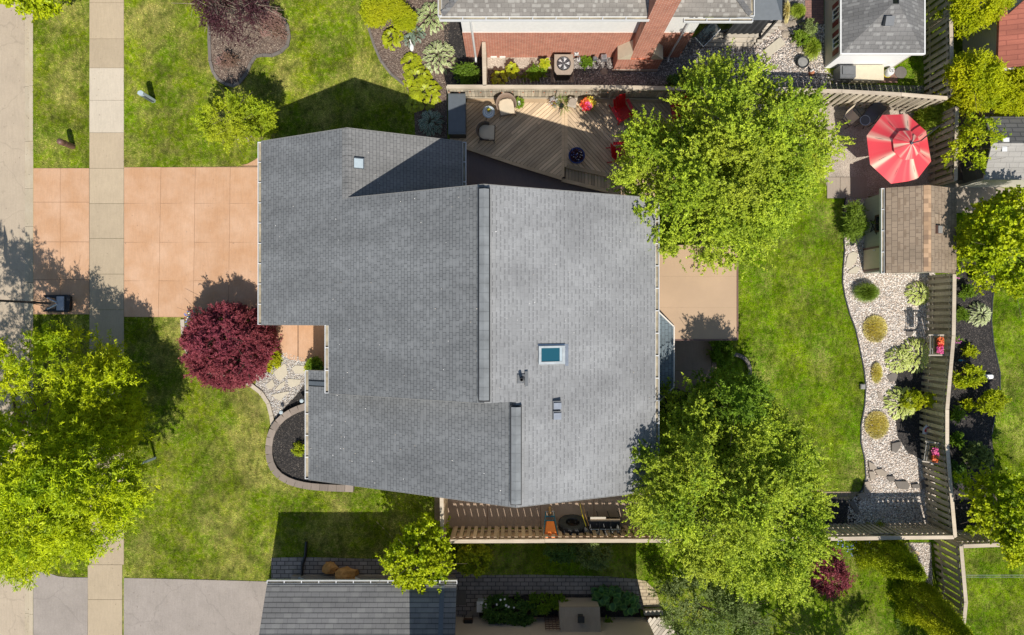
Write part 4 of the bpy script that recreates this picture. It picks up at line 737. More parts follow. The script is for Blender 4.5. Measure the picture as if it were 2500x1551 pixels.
# ---------- deck ----------
def inter(pa, pb, poly):
    a, b = Vector(pa), Vector(pb); ts = []
    for i in range(len(poly)):
        c, d = Vector(poly[i]), Vector(poly[(i+1) % len(poly)]); r, s = b-a, d-c; den = r.x*s.y-r.y*s.x
        if abs(den) < 1e-9: continue
        u = ((c.x-a.x)*s.y-(c.y-a.y)*s.x)/den; v = ((c.x-a.x)*r.y-(c.y-a.y)*r.x)/den
        if 0 <= v <= 1: ts.append(u)
    ts.sort(); return [(a.lerp(b, ts[i]), a.lerp(b, ts[i+1])) for i in range(0, len(ts)-1, 2)]
def boards(poly, ang, z, wd=.14, gap=.017):
    m = MB(); d = Vector((math.cos(ang), math.sin(ang))); n = Vector((-d.y, d.x)); pr = [Vector(p).dot(n) for p in poly]; s = min(pr)+wd/2
    while s < max(pr):
        for p, q in inter(tuple(n*s-d*60), tuple(n*s+d*60), poly):
            L = (q-p).length
            if L < .08: continue
            cut = [0, L] if L < 3.4 else [0, L*rng.uniform(.35, .65), L]
            for a, b in zip(cut, cut[1:]):
                A, B_ = p+d*(a+.002), p+d*(b-.002); h = (wd-gap)/2
                m.prism([(A.x+n.x*h, A.y+n.y*h), (A.x-n.x*h, A.y-n.y*h), (B_.x-n.x*h, B_.y-n.y*h), (B_.x+n.x*h, B_.y+n.y*h)], z-.03, z+rng.uniform(-.002, .002))
        s += wd
    return m
DZ = .34; t = thing('wooden_deck', *W(1350, 340), 'weathered wooden deck with diagonal boards behind the house', 'deck')
wp = lambda pts: WP(pts, DZ)
L1 = wp([(1100,248),(1373.5,248),(1373.5,434),(1250,394),(1160,366),(1100,345)]); L2 = wp([(1383,250),(1700,250),(1700,438),(1600,437),(1484,428),(1383,407)])
obj('floor_boards', boards(L1, math.radians(41), DZ), 'deck_wood', t); obj('floor_boards', boards(L2, math.radians(-48), DZ), 'deck_wood_b', t)
obj('step_boards', boards(wp([(1378,402),(1483,424),(1484,462),(1378,438)]), math.pi/2, DZ-.13), 'deck_wood_y', t); obj('step_boards', boards(wp([(1492,428),(1600,440),(1600,478),(1492,464)]), math.pi/2, DZ-.13), 'deck_wood_y', t)
m = MB()
def trim(a, b, wd, z): m.strip(wp([a])[0], wp([b])[0], wd, z-.05, z+.004)
trim((1101,348),(1250,398),.14,DZ); trim((1250.3,398.2),(1372,436),.14,DZ); trim((1374.5,250),(1374.5,432),.12,DZ); trim((1382,250),(1382,408),.13,DZ+.003); trim((1384,406),(1485,428),.16,DZ+.003); trim((1372,438),(1486,466),.15,DZ-.11); trim((1487,431),(1487,462),.13,DZ-.1); trim((1486,467),(1600,482),.15,DZ-.13); trim((1486,430),(1700,436),.15,DZ+.003); trim((1140,246),(1700,247),.16,DZ+.01)
obj('border_boards', m, 'deck_wood_x', t); obj('frame', MB().prism(wp([(1102,250),(1698,250),(1698,434),(1484,426),(1377,404),(1376,434),(1160,368),(1102,346)]), .02, DZ-.034), 'dark_wood', t)
# storage box
x, y = W(1117, 284, .8); t = thing('storage_box', x, y, 'tall dark grey deck box against the fence, half in shade', 'storage box', z=.0)
obj('body', MB().box(x-.345, x+.345, y-.82, y+.82, .34, 1.08), 'black_plastic', t); obj('lid', MB().box(x-.365, x+.365, y-.85, y+.85, 1.081, 1.13).box(x-.33, x+.33, y-.78, y+.80, 1.131, 1.145), 'slate_panel', t)
m = MB()
for i in range(3): m.box(x-.28+i*.22, x-.18+i*.22, y+.851, y+.875, .95, 1.10)
obj('hinge', m, 'black_plastic', t)
# tub chairs
def tub_chair(label, x, y, rz, mat, r=.40):
    t = thing('wicker_chair', 0, 0, label, 'chair', 'wicker tub chairs on the deck'); m = MB(); a0, a1 = math.radians(-22), math.radians(202)
    def shell(k, tt):   # back higher in the middle
        v = []; n = 22
        for j, (rr, z) in enumerate([(r*.84, .30), (r*.98, .45), (r*1.05, .62), (r*1.10, .78), (r*1.04, .79), (r*.93, .6), (r*.86, .42)]):
            for i in range(n+1):
                a = a0+(a1-a0)*i/n; q = max(0, math.sin((i/n)*math.pi))**.5; zz = z if z < .45 else .45+(z-.45)*(.45+.55*q); v.append((rr*math.cos(a), rr*1.02*math.sin(a), zz))
        f = [(j*(n+1)+i, j*(n+1)+i+1, (j+1)*(n+1)+i+1, (j+1)*(n+1)+i) for j in range(6) for i in range(n)]; m.add(v, f)
    shell(0, 0); obj('backrest', m, mat, t, smooth=True); obj('seat', MB().obox((0, -.06, .33), (.66, .66, .06)), mat, t)
    cp = [(-.29,-.36),(.29,-.36),(.31,-.2),(.31,.1),(.24,.24),(.1,.29),(-.1,.29),(-.24,.24),(-.31,.1),(-.31,-.2)]
    obj('cushion', MB().prism(cp, .362, .44).prism([(a*.9, b*.9) for a, b in cp], .4401, .465), 'cushion', t)
    for sx in (-1, 1):
        for sy in (-1, 1): obj('leg', MB().bar((sx*.27, sy*.27-.03, .31), (sx*.36, sy*.36-.03, 0), .02, .012, 6), 'dark_metal', t)
    t.location = (x, y, DZ); t.rotation_euler = (0, 0, rz); return t
x, y = W(1236, 257, DZ+.5); c = tub_chair('light brown wicker chair with cream cushion in the sun beside the potted plant', x, y, math.radians(10), 'wicker_light')
x, y = W(1186, 322, DZ+.5); c = tub_chair('dark wicker chair with grey cream cushion in the shade of the house', x, y, math.radians(88), 'wicker', .36)
x, y = W(1193, 274, DZ+.5); t = thing('side_table', x, y, 'small round white side table between the two wicker chairs', 'table', z=DZ)
obj('table_top', MB().lathe([(0, .50), (.245, .50), (.26, .51), (.26, .53), (.245, .535), (0, .535)], (x, y, DZ), 28), 'pale_blue', t); obj('ring', MB().lathe([(.17, .5352), (.17, .538), (.20, .538), (.20, .5352)], (x, y, DZ), 28).lathe([(.09, .5352), (.09, .538), (.12, .538), (.12, .5352)], (x, y, DZ), 24), 'white_paint', t)
for i in range(3): a = i*2.1; obj('leg', MB().bar((x+.05*math.cos(a), y+.05*math.sin(a), DZ+.499), (x+.24*math.cos(a), y+.24*math.sin(a), DZ), .012, .01, 6), 'dark_metal', t)
leafm('hosta_silver', (.25,.27,.22), (.62,.62,.56), .2)
def pot_plant(label, px, py, z0, potr, poth, potmat, leaf, n, spread, L=.12, Wd=.05, fl=None, nfl=0, fr=.03, name='potted_plant', cat='potted plant', group=None, h=.25):
    x, y = W(px, py, z0+poth); t = thing(name, x, y, label, cat, group, z=z0)
    obj('pot', MB().lathe([(0, 0), (potr*.75, 0), (potr, poth), (potr*1.08, poth), (potr*1.08, poth+.02), (potr*.9, poth+.02), (potr*.9, poth-.02), (0, poth-.02)], (x, y, z0), 16), potmat, t)
    a = rng.uniform(0, 6.28, n); u = rng.uniform(0, 1, n)**.6; B = np.stack([x+np.cos(a)*u*spread*.7, y+np.sin(a)*u*spread*.7, z0+poth+h*(1-u*u)*rng.uniform(.3, 1, n)], 1)
    leafcloud('foliage', B, np.stack([np.cos(a), np.sin(a), 1.0-1.1*u], 1)+rng.normal(size=(n, 3))*.25, L, Wd, leaf, t, .5)
    for mt in (fl or []):
        k = nfl; a = rng.uniform(0, 6.28, k); u = rng.uniform(0, 1, k)**.5; off = (rng.uniform(-.5, .5)*spread*.5, rng.uniform(-.5, .5)*spread*.5) if len(fl) > 1 else (0, 0)
        flowers(np.stack([x+off[0]+np.cos(a)*u*spread*.7, y+off[1]+np.sin(a)*u*spread*.7, z0+poth+h*(1.1-u*u*.6)+rng.uniform(-.03, .03, k)], 1), fr, mt, t)
    return t
pot_plant('small potted plant with yellow blossoms standing on the white side table', 1193, 270, DZ+.536, .05, .09, 'terracotta', 'leaf_green', 40, .09, .06, .03, ['petal_yellow'], 14, .018, group=None, h=.1)
pot_plant('leafy plant in a white pot beside the sunny wicker chair', 1266, 252, DZ, .09, .16, 'white_paint', 'leaf_green', 120, .24, .13, .06, h=.2)
pot_plant('white and silver leaved trailing plant at the deck divider', 1352, 252, DZ, .13, .25, 'terracotta', 'hosta_silver', 70, .24, .15, .05, h=.2)
pot_plant('drooping grassy plant beside the silver leaved pot', 1371, 258, DZ, .1, .3, 'black_plastic', 'blade_green', 90, .28, .34, .02, h=.15)
pot_plant('large pot of orange, yellow and pink flowers by the fence', 1434, 256, DZ, .17, .3, 'terracotta', 'leaf_green', 200, .36, .10, .06, ['petal_orange', 'petal_pink', 'petal_yellow', 'petal_orange', 'petal_red'], 80, .045, h=.3)
pot_plant('dark blue glazed bowl of purple foliage at the deck corner', 1408, 380, DZ, .33, .26, 'pot_blue', 'leaf_plum', 190, .32, .12, .06, ['petal_blue', 'petal_white'], 12, .02, h=.2)
x, y = W(1398, 248, DZ+.6); t = thing('garden_stool', x, y, 'weathered white wooden stool with a round seat pad by the fence', 'stool', z=DZ)
obj('seat', MB().lathe([(0, .5), (.17, .5), (.18, .53), (.15, .56), (0, .555)], (x, y, DZ), 18), 'patio_slab', t); obj('frame', MB().obox((x, y, DZ+.47), (.34, .4, .05), -.3), 'pale_wood', t)
for sx in (-1, 1):
    for sy_ in (-1, 1): obj('leg', MB().obox((x+sx*.15, y+sy_*.16, DZ+.22), (.035, .035, .44), -.3), 'pale_wood', t)
def adirondack(label, x, y, rz, z=DZ):
    t = thing('adirondack_chair', 0, 0, label, 'chair', 'red slatted garden chairs under the tree')
    for i in range(5):
        u = (i-2)*.115; hh = .86-.05*abs(i-2)**1.5; obj('back_slat', MB().obox((u, .28+.10, .36+hh/2-.05), (.105, .022, hh), 0, -.38), 'red_plastic', t)
    sm = MB()
    for i in range(6): sm.obox((0, -.30+i*.105, .40-.022*i), (.56, .098, .022), 0, -.18)
    obj('seat', sm, 'red_plastic', t)
    for s in (-1, 1):
        obj('arm', MB().obox((s*.36, -.03, .60), (.13, .74, .024)), 'red_plastic', t); obj('leg', MB().obox((s*.33, -.32, .29), (.035, .1, .59)), 'red_plastic', t); obj('leg', MB().obox((s*.31, .12, .2), (.03, .95, .1), 0, -.2), 'red_plastic', t)
    t.location = (x, y, z); t.rotation_euler = (0, 0, rz); return t
p = W(1521, 272, .8); A = adirondack('bright red slatted chair at the deck edge left of the big tree', p[0], p[1], math.radians(28))
for (px, py, rz, lb) in ((1662, 272, 5, 'red slatted chair glimpsed through the top of the big tree near the fence'), (1517, 372, 95, 'red slatted chair mostly hidden under the left lobe of the big tree')):
    p = W(px, py, .8); dup(A, (p[0], p[1], DZ), math.radians(rz), lb)
# ---------- umbrella ----------
RIM, APX = 2.1, 2.93; V = [(2154,281),(2215,279),(2261,321),(2273,394),(2237.5,440),(2175,449),(2124,402),(2115.5,332)]; rim = [Vector((*W(a, b, RIM), RIM)) for a, b in V]; ap = Vector((*W(2223, 351, APX), APX)); cc = sum(rim, Vector())/8
mastp = Vector((*W(2300, 300, 1.3), 0)); mast = Vector((W(2303, 303, 2.6)[0], W(2303, 303, 2.6)[1], 0))
t = thing('cantilever_umbrella', mast.x, mast.y, 'large red octagonal garden umbrella faded in cream streaks', 'umbrella')
def canopy(name, rimp, apex, r0, r1, nr=10, na=10, sag=.03, seed=3, lift=0):
    rr = np.random.default_rng(seed); v = []; c_ = []; N = 8*na; ph = rr.uniform(0, 6.28, 6)
    for j in range(nr+1):
        s = r0+(r1-r0)*j/nr
        for i in range(N):
            k = i//na; u = (i % na)/na; e = rimp[k].lerp(rimp[(k+1) % 8], u); p = apex.lerp(e, s); scal = 4*u*(1-u)
            p.z -= sag*scal*s*(1.2-s)*1.6; p.z += lift+.02*math.sin(s*3.14*2+ph[0]); v.append(tuple(p)); a = i/N*6.283
            st = max(0, math.sin(a*8+ph[1])*.5+math.sin(a*13+ph[2])*.35+math.sin(a*5+ph[3])*.3+math.sin(a*29)*.18+.05)*(1.25-.45*s)
            c_.append(min(1, st*1.15))
    f = np.array([(j*N+i, j*N+(i+1) % N, (j+1)*N+(i+1) % N, (j+1)*N+i) for j in range(nr) for i in range(N)])
    return npmesh(name, np.array(v), f, 'canopy_cloth', t, attr=np.array(c_), smooth=True)
canopy('canopy', rim, ap-Vector((0, 0, .05)), .30, 1.0); tr = [ap.lerp(r, .42) for r in rim]; canopy('vent_cap', tr, ap, .02, 1.0, 5, 8, .02, 5, .10)
m = MB(); [m.bar(tuple(ap.lerp(rim[k], .3)-Vector((0, 0, .07))), tuple(rim[k]-Vector((0, 0, .02))), .012, .01, 5) for k in range(8)]; obj('rib', m, 'dark_metal', t)
obj('hub', MB().lathe([(.0, .14), (.05, .13), (.06, .06), (.04, -.3), (0, -.3)], tuple(ap), 14), 'slate_panel', t); m = MB(); mt = Vector((mast.x, mast.y, 0))
obj('mast', MB().bar((mt.x, mt.y, 0), (mt.x, mt.y, 2.75), .035, .035, 10), 'dark_metal', t); obj('arm', MB().bar((mt.x, mt.y, 2.35), (ap.x+.25, ap.y+.05, APX+.26), .03, .025, 8).bar((ap.x+.25, ap.y+.05, APX+.26), (ap.x, ap.y, APX+.12), .02, .02, 6), 'dark_metal', t)
obj('base', MB().obox((mt.x, mt.y, .05), (.9, .1, .08)).obox((mt.x, mt.y, .06), (.1, .9, .08)), 'dark_metal', t)
def sling_chair(label, px, py, rz, mat):
    x, y = W(px, py, .6); t = thing('patio_chair', 0, 0, label, 'chair', 'sling chairs by the umbrella'); r = 14
    v = []; prof = [(-.28, .42), (-.1, .40), (.14, .38), (.22, .55), (.30, .80), (.33, .98)]
    for a, z in prof:
        for i in range(7): u = (i-3)/3; v.append((u*.27*(1-.12*(z > .9)), a-.03*u*u*0+(.0), z+.05*u*u))
    obj('sling', MB().add(v, [(j*7+i, j*7+i+1, (j+1)*7+i+1, (j+1)*7+i) for j in range(5) for i in range(6)]), mat, t, smooth=True)
    for s in (-1, 1): obj('frame', MB().tube([(s*.29, -.3, 0), (s*.29, -.28, .42), (s*.29, .14, .4), (s*.28, .33, 1.0)], .014).tube([(s*.29, .3, 0), (s*.29, .1, .4)], .014).tube([(s*.30, -.28, .62), (s*.30, .26, .64)], .016).bar((s*.29, -.28, .42), (s*.3, -.28, .62), .013), 'dark_metal', t)
    t.location = (x, y, .02); t.rotation_euler = (0, 0, rz); return t
sling_chair('beige sling chair left of the red umbrella', 2080, 283, math.radians(40), 'cushion'); sling_chair('grey mesh chair half hidden behind the top edge of the red umbrella', 2131, 278, math.radians(-35), 'slate_panel')
x, y = W(2112, 294, .5); t = thing('side_table', x, y, 'little round glass table between the beige chair and the umbrella', 'table'); obj('table_top', MB().lathe([(0, .47), (.2, .47), (.215, .48), (.215, .495), (.2, .5), (0, .5)], (x, y, 0), 24), 'slate_panel', t); obj('rim', MB().lathe([(.2, .5), (.2, .512), (.225, .512), (.225, .49)], (x, y, 0), 24), 'steel', t)
for i in range(4): a = i*1.57+.6; obj('leg', MB().bar((x+.1*math.cos(a), y+.1*math.sin(a), .469), (x+.28*math.cos(a), y+.28*math.sin(a), .02), .012), 'dark_metal', t)
# ---------- brown garden shed ----------
t = thing('garden_shed', *W(2200, 560), 'brown shingled garden shed with pale green wall, window and metal star', 'shed')
X0, X1, XR, Y0, Y1 = W(2162, 0, 2.0)[0], 18.15, 16.55, 1.80, 5.27; WX = W(2112, 0)[0]
WX = X0+.10; WX = 15.34; fw = zf(2.02, .46, X0, 0, 0); zr = fw(XR, 0); fe = zf(zr, -.46, XR, 0, 0)
slope('roof', [(X0, Y0), (XR, Y0), (XR, Y1), (X0, Y1)], fw, 'shingle_brown', t, .1); slope('roof', [(XR+e, Y0), (X1, Y0), (X1, Y1), (XR+e, Y1)], fe, 'shingle_brown', t, .1)
m = MB(); m2 = MB(); y = Y1-.005; i = 0
while y > Y0+.1:
    for f, xs in ((fw, (XR-.15, XR)), (fe, (XR, XR+.15))): (m, m2)[0 if (i*7 % 5) else 1].prism([(xs[0], y), (xs[1], y), (xs[1], y-.175), (xs[0], y-.175)], f, lambda a, b: f(a, b)+.014)
    y -= .18; i += 1
obj('ridge_caps', m, 'cap_tan', t); obj('ridge_caps', m2, 'cap_tan', t); gutter(t, (X0-.005, Y0), (X0-.005, Y1), 1.95, (-1, 0))
wl = MB(); top = lambda x, y: min(fw(x, y), fe(x, y))-.11; wallrun(wl, [(WX, Y0+.12), (WX, Y1-.12)][::-1], top, 0, .08); wallrun(wl, [(X1-.2, Y1-.12), (WX, Y1-.12)], top, 0, .08); wallrun(wl, [(WX, Y0+.12), (X1-.2, Y0+.12), (X1-.2, Y1-.12)], top, 0, .08); obj('wall', wl, 'siding_sage', t)
window(t, (WX-.002, W(0, 546, 1.2)[1], 1.35), .72, .72, 'y', -1, 'dark_wood')
y = W(0, 631, 1)[1]; d_ = obj('door', MB().box(WX-.05, WX-.002, y-.42, y+.42, .06, 1.85), 'beige_plastic', t); obj('door_trim', MB().box(WX-.07, WX-.003, y-.50, y-.425, .0, 1.88).box(WX-.07, WX-.003, y+.425, y+.50, 0, 1.88), 'brown_metal', d_); obj('handle', MB().box(WX-.08, WX-.051, y+.32, y+.36, .9, 1.05), 'steel', d_)
st = MB(); sy_ = W(0, 552, .7)[1]; sp = [(.42*math.cos(math.pi/2+k*4*math.pi/5), .42*math.sin(math.pi/2+k*4*math.pi/5)) for k in range(6)]
for a, b in zip(sp, sp[1:]): st.bar((WX-.03, sy_+a[0], .95+a[1]), (WX-.03, sy_+b[0], .95+b[1]), .018)
tag(obj('metal_star', st, 'dark_metal', origin=(WX, sy_, .95)), 'dark five pointed metal star hung on the green shed wall', 'wall ornament')
x, y, z = onroof(2290, 561, fe); vb = obj('roof_vent', MB().obox((x, y, z+.05), (.28, .34, .1), 0, 0, .43), 'brown_metal', t); obj('cap', MB().obox((x+.02, y-.01, z+.12), (.24, .3, .03), 0, 0, .43), 'grey_cap', vb)
# ---------- little white garden house upper right ----------
t = thing('playhouse_shed', 15, 12, 'small white garden house with grey hip roof and red shutters', 'shed')
hx0, hx1, hy = 13.62, 16.85, 10.87; ez = 1.95; rx0, rx1, ry = W(2054, 130, ez)[0], W(2256, 128, ez)[0], W(0, 130, ez)[1]; kk = (rx1-rx0)/2-.12; fs_ = zf(ez, 0, 0, .62, ry); hh = ez+.62*kk
slope('roof', [(rx0, ry), (rx1, ry), (rx1-kk, ry+kk), (rx0+kk, ry+kk)], fs_, 'shingle_grey', t, .08); slope('roof', [(rx0, ry), (rx0+kk, ry+kk), (rx0+kk, 15), (rx0, 16)], zf(ez, .62, rx0, 0, 0), 'shingle_grey', t, .08); slope('roof', [(rx1, ry), (rx1, 16), (rx1-kk, 15), (rx1-kk, ry+kk)], zf(ez, -.62, rx1, 0, 0), 'shingle_grey', t, .08)
m = MB(); m.box(rx0-.05, rx0-.002, ry-.05, 15.9, ez-.1, ez+.02).box(rx1+.002, rx1+.05, ry-.05, 15.9, ez-.1, ez+.02).box(rx0-.001, rx1+.001, ry-.06, ry-.003, ez-.1, ez+.02); obj('fascia', m, 'white_paint', t)
obj('front_wall', MB().box(hx0, hx1-.35, hy, hy+.08, 0, ez-.09), 'siding_white_v', t); obj('wall', MB().box(hx0, hx0+.08, hy+.081, 15.8, 0, ez-.09), 'siding_cream', t); obj('wall', MB().box(hx1-.349, hx1-.27, hy, 15.8, 0, ez-.09), 'siding_cream', t)
for yy in (11.55, 12.75, 13.95):
    window(t, (hx0-.002, yy, 1.2), .5, .75, 'y', -1)
    for s in (-1, 1): obj('shutter', MB().box(hx0-.03, hx0-.002, yy+s*.38-.1, yy+s*.38+.1, .8, 1.6), 'shutter_red', t)
obj('roof_vent', MB().obox((*W(2176, 47, 2.9), 2.72), (.34, .36, .2), 0, .3), 'grey_plastic', t)
x, y = W(2065, 178, .5); tag(obj('barbecue_cover', MB().obox((x, y, .32), (.62, .55, .62)).obox((x, y, .66), (.66, .5, .08)).obox((x, y+.02, .73), (.5, .34, .06)), 'grey_plastic', origin=(x, y, 0)), 'grey moulded plastic bin leaning on the little white garden house', 'bin')
x, y = W(2120, 178, .5); t = thing('deck_box', x, y, 'long beige plastic storage box against the white garden house wall', 'storage box'); obj('body', MB().box(x-.62, x+.62, y-.30, y+.30, 0, .48), 'beige_plastic', t); obj('lid', MB().box(x-.65, x+.65, y-.33, y+.33, .481, .53).box(x-.6, x+.5, y-.27, y+.27, .531, .545), 'beige_plastic', t)
x, y = W(2178, 172, .45); t = thing('propane_tank', x, y, 'white gas bottle with a yellow base beside the beige storage box', 'gas bottle'); obj('tank', MB().lathe([(0, .03), (.15, .04), (.17, .12), (.17, .34), (.12, .42), (0, .44)], (x, y, 0), 18), 'white_metal', t, smooth=True); obj('collar', MB().lathe([(.09, .41), (.09, .5), (.10, .5), (.10, .41)], (x, y, 0), 14, .5, 5.6), 'white_metal', t); obj('base_ring', MB().lathe([(.18, 0), (.185, .1), (.17, .1)], (x, y, 0), 18), 'yellow_paint', t); obj('valve', MB().bar((x, y, .43), (x, y, .5), .025), 'steel', t)
x, y = W(2198, 178); tag(obj('stepping_stone', MB().lathe([(0, .0), (.27, 0), (.26, .05), (0, .055)], (x, y, 0), 14), 'dark_stone', origin=(x, y, 0)), 'round dark stone in the grass right of the gas bottle', 'stepping stone')
x, y = W(2285, 221, .4); tag(obj('timber_offcut', MB().add([(x-.45, y-.12, .03), (x+.2, y-.14, .03), (x+.2, y+.3, .35), (x-.1, y+.2, .3), (x-.45, y-.12, .07), (x+.2, y-.14, .07), (x+.2, y+.3, .39), (x-.1, y+.2, .34)], [(0,3,2,1),(4,5,6,7),(0,1,5,4),(1,2,6,5),(2,3,7,6),(3,0,4,7)]), 'orange_wood', origin=(x, y, 0)), 'orange brown plywood piece leaning in the fence corner', 'board')
# ---------- right-hand neighbours ----------
t = thing('red_roof_house', 21, 13, 'neighbouring house with a red shingle roof at the upper right corner', 'house')
rz0 = zf(2.6, .3, W(2436, 0, 2.6)[0], 0, 0); q0 = W(2436, 166, 2.6); slope('roof', [q0, (26, q0[1]+.1), (26, 18), W(2470, 30, 2.9), W(2455, -60, 2.9)], rz0, 'shingle_red', t); q1 = W(2372, 185); obj('wall', MB().box(q0[0]+.3, 25.5, q0[1]+.3, 18, 0, 2.45), 'siding_cream', t); obj('fascia', MB().box(q0[0], 26, q0[1]-.05, q0[1]-.003, 2.42, 2.6), 'white_paint', t)
tag(obj('side_slab', MB().prism(WP([(2376,180),(2395,90),(2440,30),(2470,20),(2470,168),(2440,180)]), 0, .05), 'stamped_concrete'), 'grey slab beside the red roofed house', 'paved area', kind='structure')
struct('paved_area', MB().prism(WP([(2372,-200),(2560,-200),(2560,450),(2330,450),(2335,260),(2420,250)]), -.1, .014), 'stamped_concrete')
t = thing('pale_shed', 20.5, 7, 'shed with a dark and a sunlit grey roof slope right of the small tree', 'shed'); r0 = W(2397, 286, 2.2); r1 = W(2422, 350, 2.75); r2 = W(2397, 440, 2.2)
fa = lambda x, y: 2.75-.42*max(0, y-r1[1]); fb = lambda x, y: 2.75-.30*max(0, r1[1]-y)
slope('roof', [(r0[0]+.1, r0[1]), (26, r0[1]), (26, r1[1]), r1], lambda x, y: 2.75-.42*(y-r1[1]), 'shingle_dark', t, .08); slope('roof', [r1, (26, r1[1]), (26, r2[1]), (r2[0], r2[1])], lambda x, y: 2.75+.33*(y-r1[1]), 'shingle_sunlit', t, .08)
obj('wall', MB().box(W(2350,0)[0], 25, W(0,452)[1], r0[1]-.3, 0, 2.05), 'grey_render', t); obj('ridge_vent', MB().obox((*W(2452, 343, 2.7), 2.78), (.25, .16, .05)).obox((*W(2452, 364, 2.7), 2.7), (.2, .2, .04)), 'white_metal', t); obj('gable_trim', MB().box(W(2340,0)[0], 25, W(0,455)[1]-.05, W(0,452)[1]-.002, 0, 2.0), 'siding_cream', t)
# ---------- AC unit, meters ----------
x, y = W(1376, 158, .8); t = thing('air_conditioner', x, y, 'beige air conditioner with a round fan grille beside the brick wall', 'air conditioner')
hp = [(-.38,-.27),(-.28,-.42),(.28,-.42),(.38,-.27),(.38,.4),(-.38,.4)]; P_ = [(x+a, y+b) for a, b in hp]
obj('base', MB().box(x-.5, x+.5, y-.5, y+.5, 0, .06), 'patio_slab', t); obj('case', MB().prism(P_, .061, .80), 'dark_metal', t); obj('top', MB().prism([(x+a*1.04, y+b*1.04) for a, b in hp], .801, .85), 'patio_slab', t)
obj('fan_well', MB().lathe([(0, .852), (.27, .852), (.27, .858), (.30, .858), (.30, .851)], (x, y+.03, 0), 26), 'black_plastic', t); fb_ = MB()
for i in range(5): a = i*1.2566; fb_.add([(x+.05*math.cos(a), y+.03+.05*math.sin(a), .87), (x+.24*math.cos(a-.3), y+.03+.24*math.sin(a-.3), .866), (x+.24*math.cos(a+.25), y+.03+.24*math.sin(a+.25), .89)], [(0, 1, 2)])
obj('fan_blades', fb_, 'white_metal', t); gm = MB()
for r_ in (.07, .13, .19, .25): gm.lathe([(r_, .90), (r_+.006, .905), (r_+.012, .90)], (x, y+.03, 0), 26)
for i in range(8): a = i*.785; gm.bar((x, y+.03, .905), (x+.29*math.cos(a), y+.03+.29*math.sin(a), .87), .004, .004, 4)
obj('grille', gm, 'steel', t)
for px, py, lb, mt, s in ((1407, 130, 'small electrical boxes and cable on the brick wall right of the air conditioner', 'white_metal', .12), (1412, 146, 'white junction fitting below the small electrical boxes', 'white_metal', .09), (1474, 142, 'round grey gas meter at the foot of the chimney', 'steel', .17), (1452, 144, 'grey regulator box beside the gas meter', 'slate_panel', .11)):
    x, y = W(px, py, .5); t = thing('utility_box', x, y, lb, 'utility box'); obj('box', MB().obox((x, y, .5), (s*1.4, s*1.2, s*1.8), .1), mt, t); obj('dial', MB().lathe([(0, .02), (s*.5, .02), (s*.5, 0)], (x, y, .5+s*.9), 12), 'grey_plastic', t); obj('pipe', MB().tube([(x+.06, y, .42), (x+.16, y-.05, .3), (x+.16, y-.05, 0)], .018), 'steel', t)
for px, py, r_, lb in ((1241, 150, .19, 'round sandy stepping stone behind the leafy plants near the downspout'), (1300, 152, .17, 'round brown stepping stone left of the air conditioner'), (1475, 176, .17, 'flat pale stone in the gravel below the gas meter'), (1270, 195, .2, 'dark round stepping stone near the deck fence')):
    x, y = W(px, py); tag(obj('stepping_stone', MB().blob((x, y, .02), (r_, r_*1.05, .05), 12, 4, .1, px), 'dark_stone' if 'dark' in lb else 'patio_slab', origin=(x, y, 0)), lb, 'stepping stone', 'stepping stones beside the brick house')
# black gazebo, screen and steps
x0, y0 = W(1835, 46, 2.6); x1, _ = W(1913, 46, 2.6); t = thing('black_gazebo', 11, 13, 'black fabric gazebo with hanging side curtain beside the brick house', 'gazebo')
gx0, gx1, gy0 = 9.0, W(1911, 0, 2.5)[0], W(0, 48, 2.5)[1]
obj('canopy', MB().add([(gx0, gy0, 2.45), (gx1, gy0, 2.45), (gx1, gy0+4, 2.45), (gx0, gy0+4, 2.45), ((gx0+gx1)/2, gy0+2, 3.1)], [(0,1,4),(1,2,4),(2,3,4),(3,0,4)]), 'slate_panel', t); v = []
for j, z in enumerate((2.44, 1.2, .1)):
    for i in range(41): u = i/40; v.append((gx0+.05+(gx1-gx0-.45)*u, gy0+.05+.05*math.sin(u*34+j)+.35*(j == 2), z))
obj('curtain', MB().add(v, [(j*41+i, j*41+i+1, (j+1)*41+i+1, (j+1)*41+i) for j in range(2) for i in range(40)]), 'canvas_black', t, smooth=True)
for xx in (gx0+.1, gx1-.1): obj('pole', MB().box(xx-.04, xx+.04, gy0+.1, gy0+.18, 0, 2.44), 'dark_metal', t)
q = [W(1697, 93, 1.5), W(1760, 70, 1.7), W(1737, 40, 2.4), W(1700, 70, 1.5)]; p0, p1, p2, p3 = (W(1697, 92, 1.3), W(1718, 115, 1.3), W(1759, 72, 1.3), W(1747, 40, 2.6))
t = thing('privacy_screen', p1[0], p1[1], 'dark glossy panel with a thin white edge standing at the corner of the brick house', 'screen')
A_, B_, C_, D_ = Vector((*W(1717, 114, 1.0), 1.0)), Vector((*W(1759, 72, 1.0), 1.0)), Vector((*W(1748, 42, 2.1), 2.1)), Vector((*W(1697, 92, 2.1), 2.1))
C_ = B_+(D_-A_); obj('panel', MB().add([tuple(A_), tuple(B_), tuple(C_), tuple(D_)]+[tuple(p+Vector((.0, .05, -.04))) for p in (A_, B_, C_, D_)], [(0,1,2,3),(7,6,5,4),(0,4,5,1),(1,5,6,2),(2,6,7,3),(3,7,4,0)]), 'glass_dark', t)
obj('edge', MB().bar(tuple(A_), tuple(B_), .018).bar(tuple(A_), tuple(D_), .018), 'white_metal', t); obj('stand', MB().bar(tuple(A_+Vector((0,.05,-.05))), (A_.x, A_.y+.1, 0), .03).bar(tuple(B_+Vector((0,.05,-.05))), (B_.x, B_.y+.1, 0), .03), 'dark_metal', t)
t = thing('wooden_steps', *W(1800, 95), 'two wide pale timber steps below the black gazebo', 'steps')
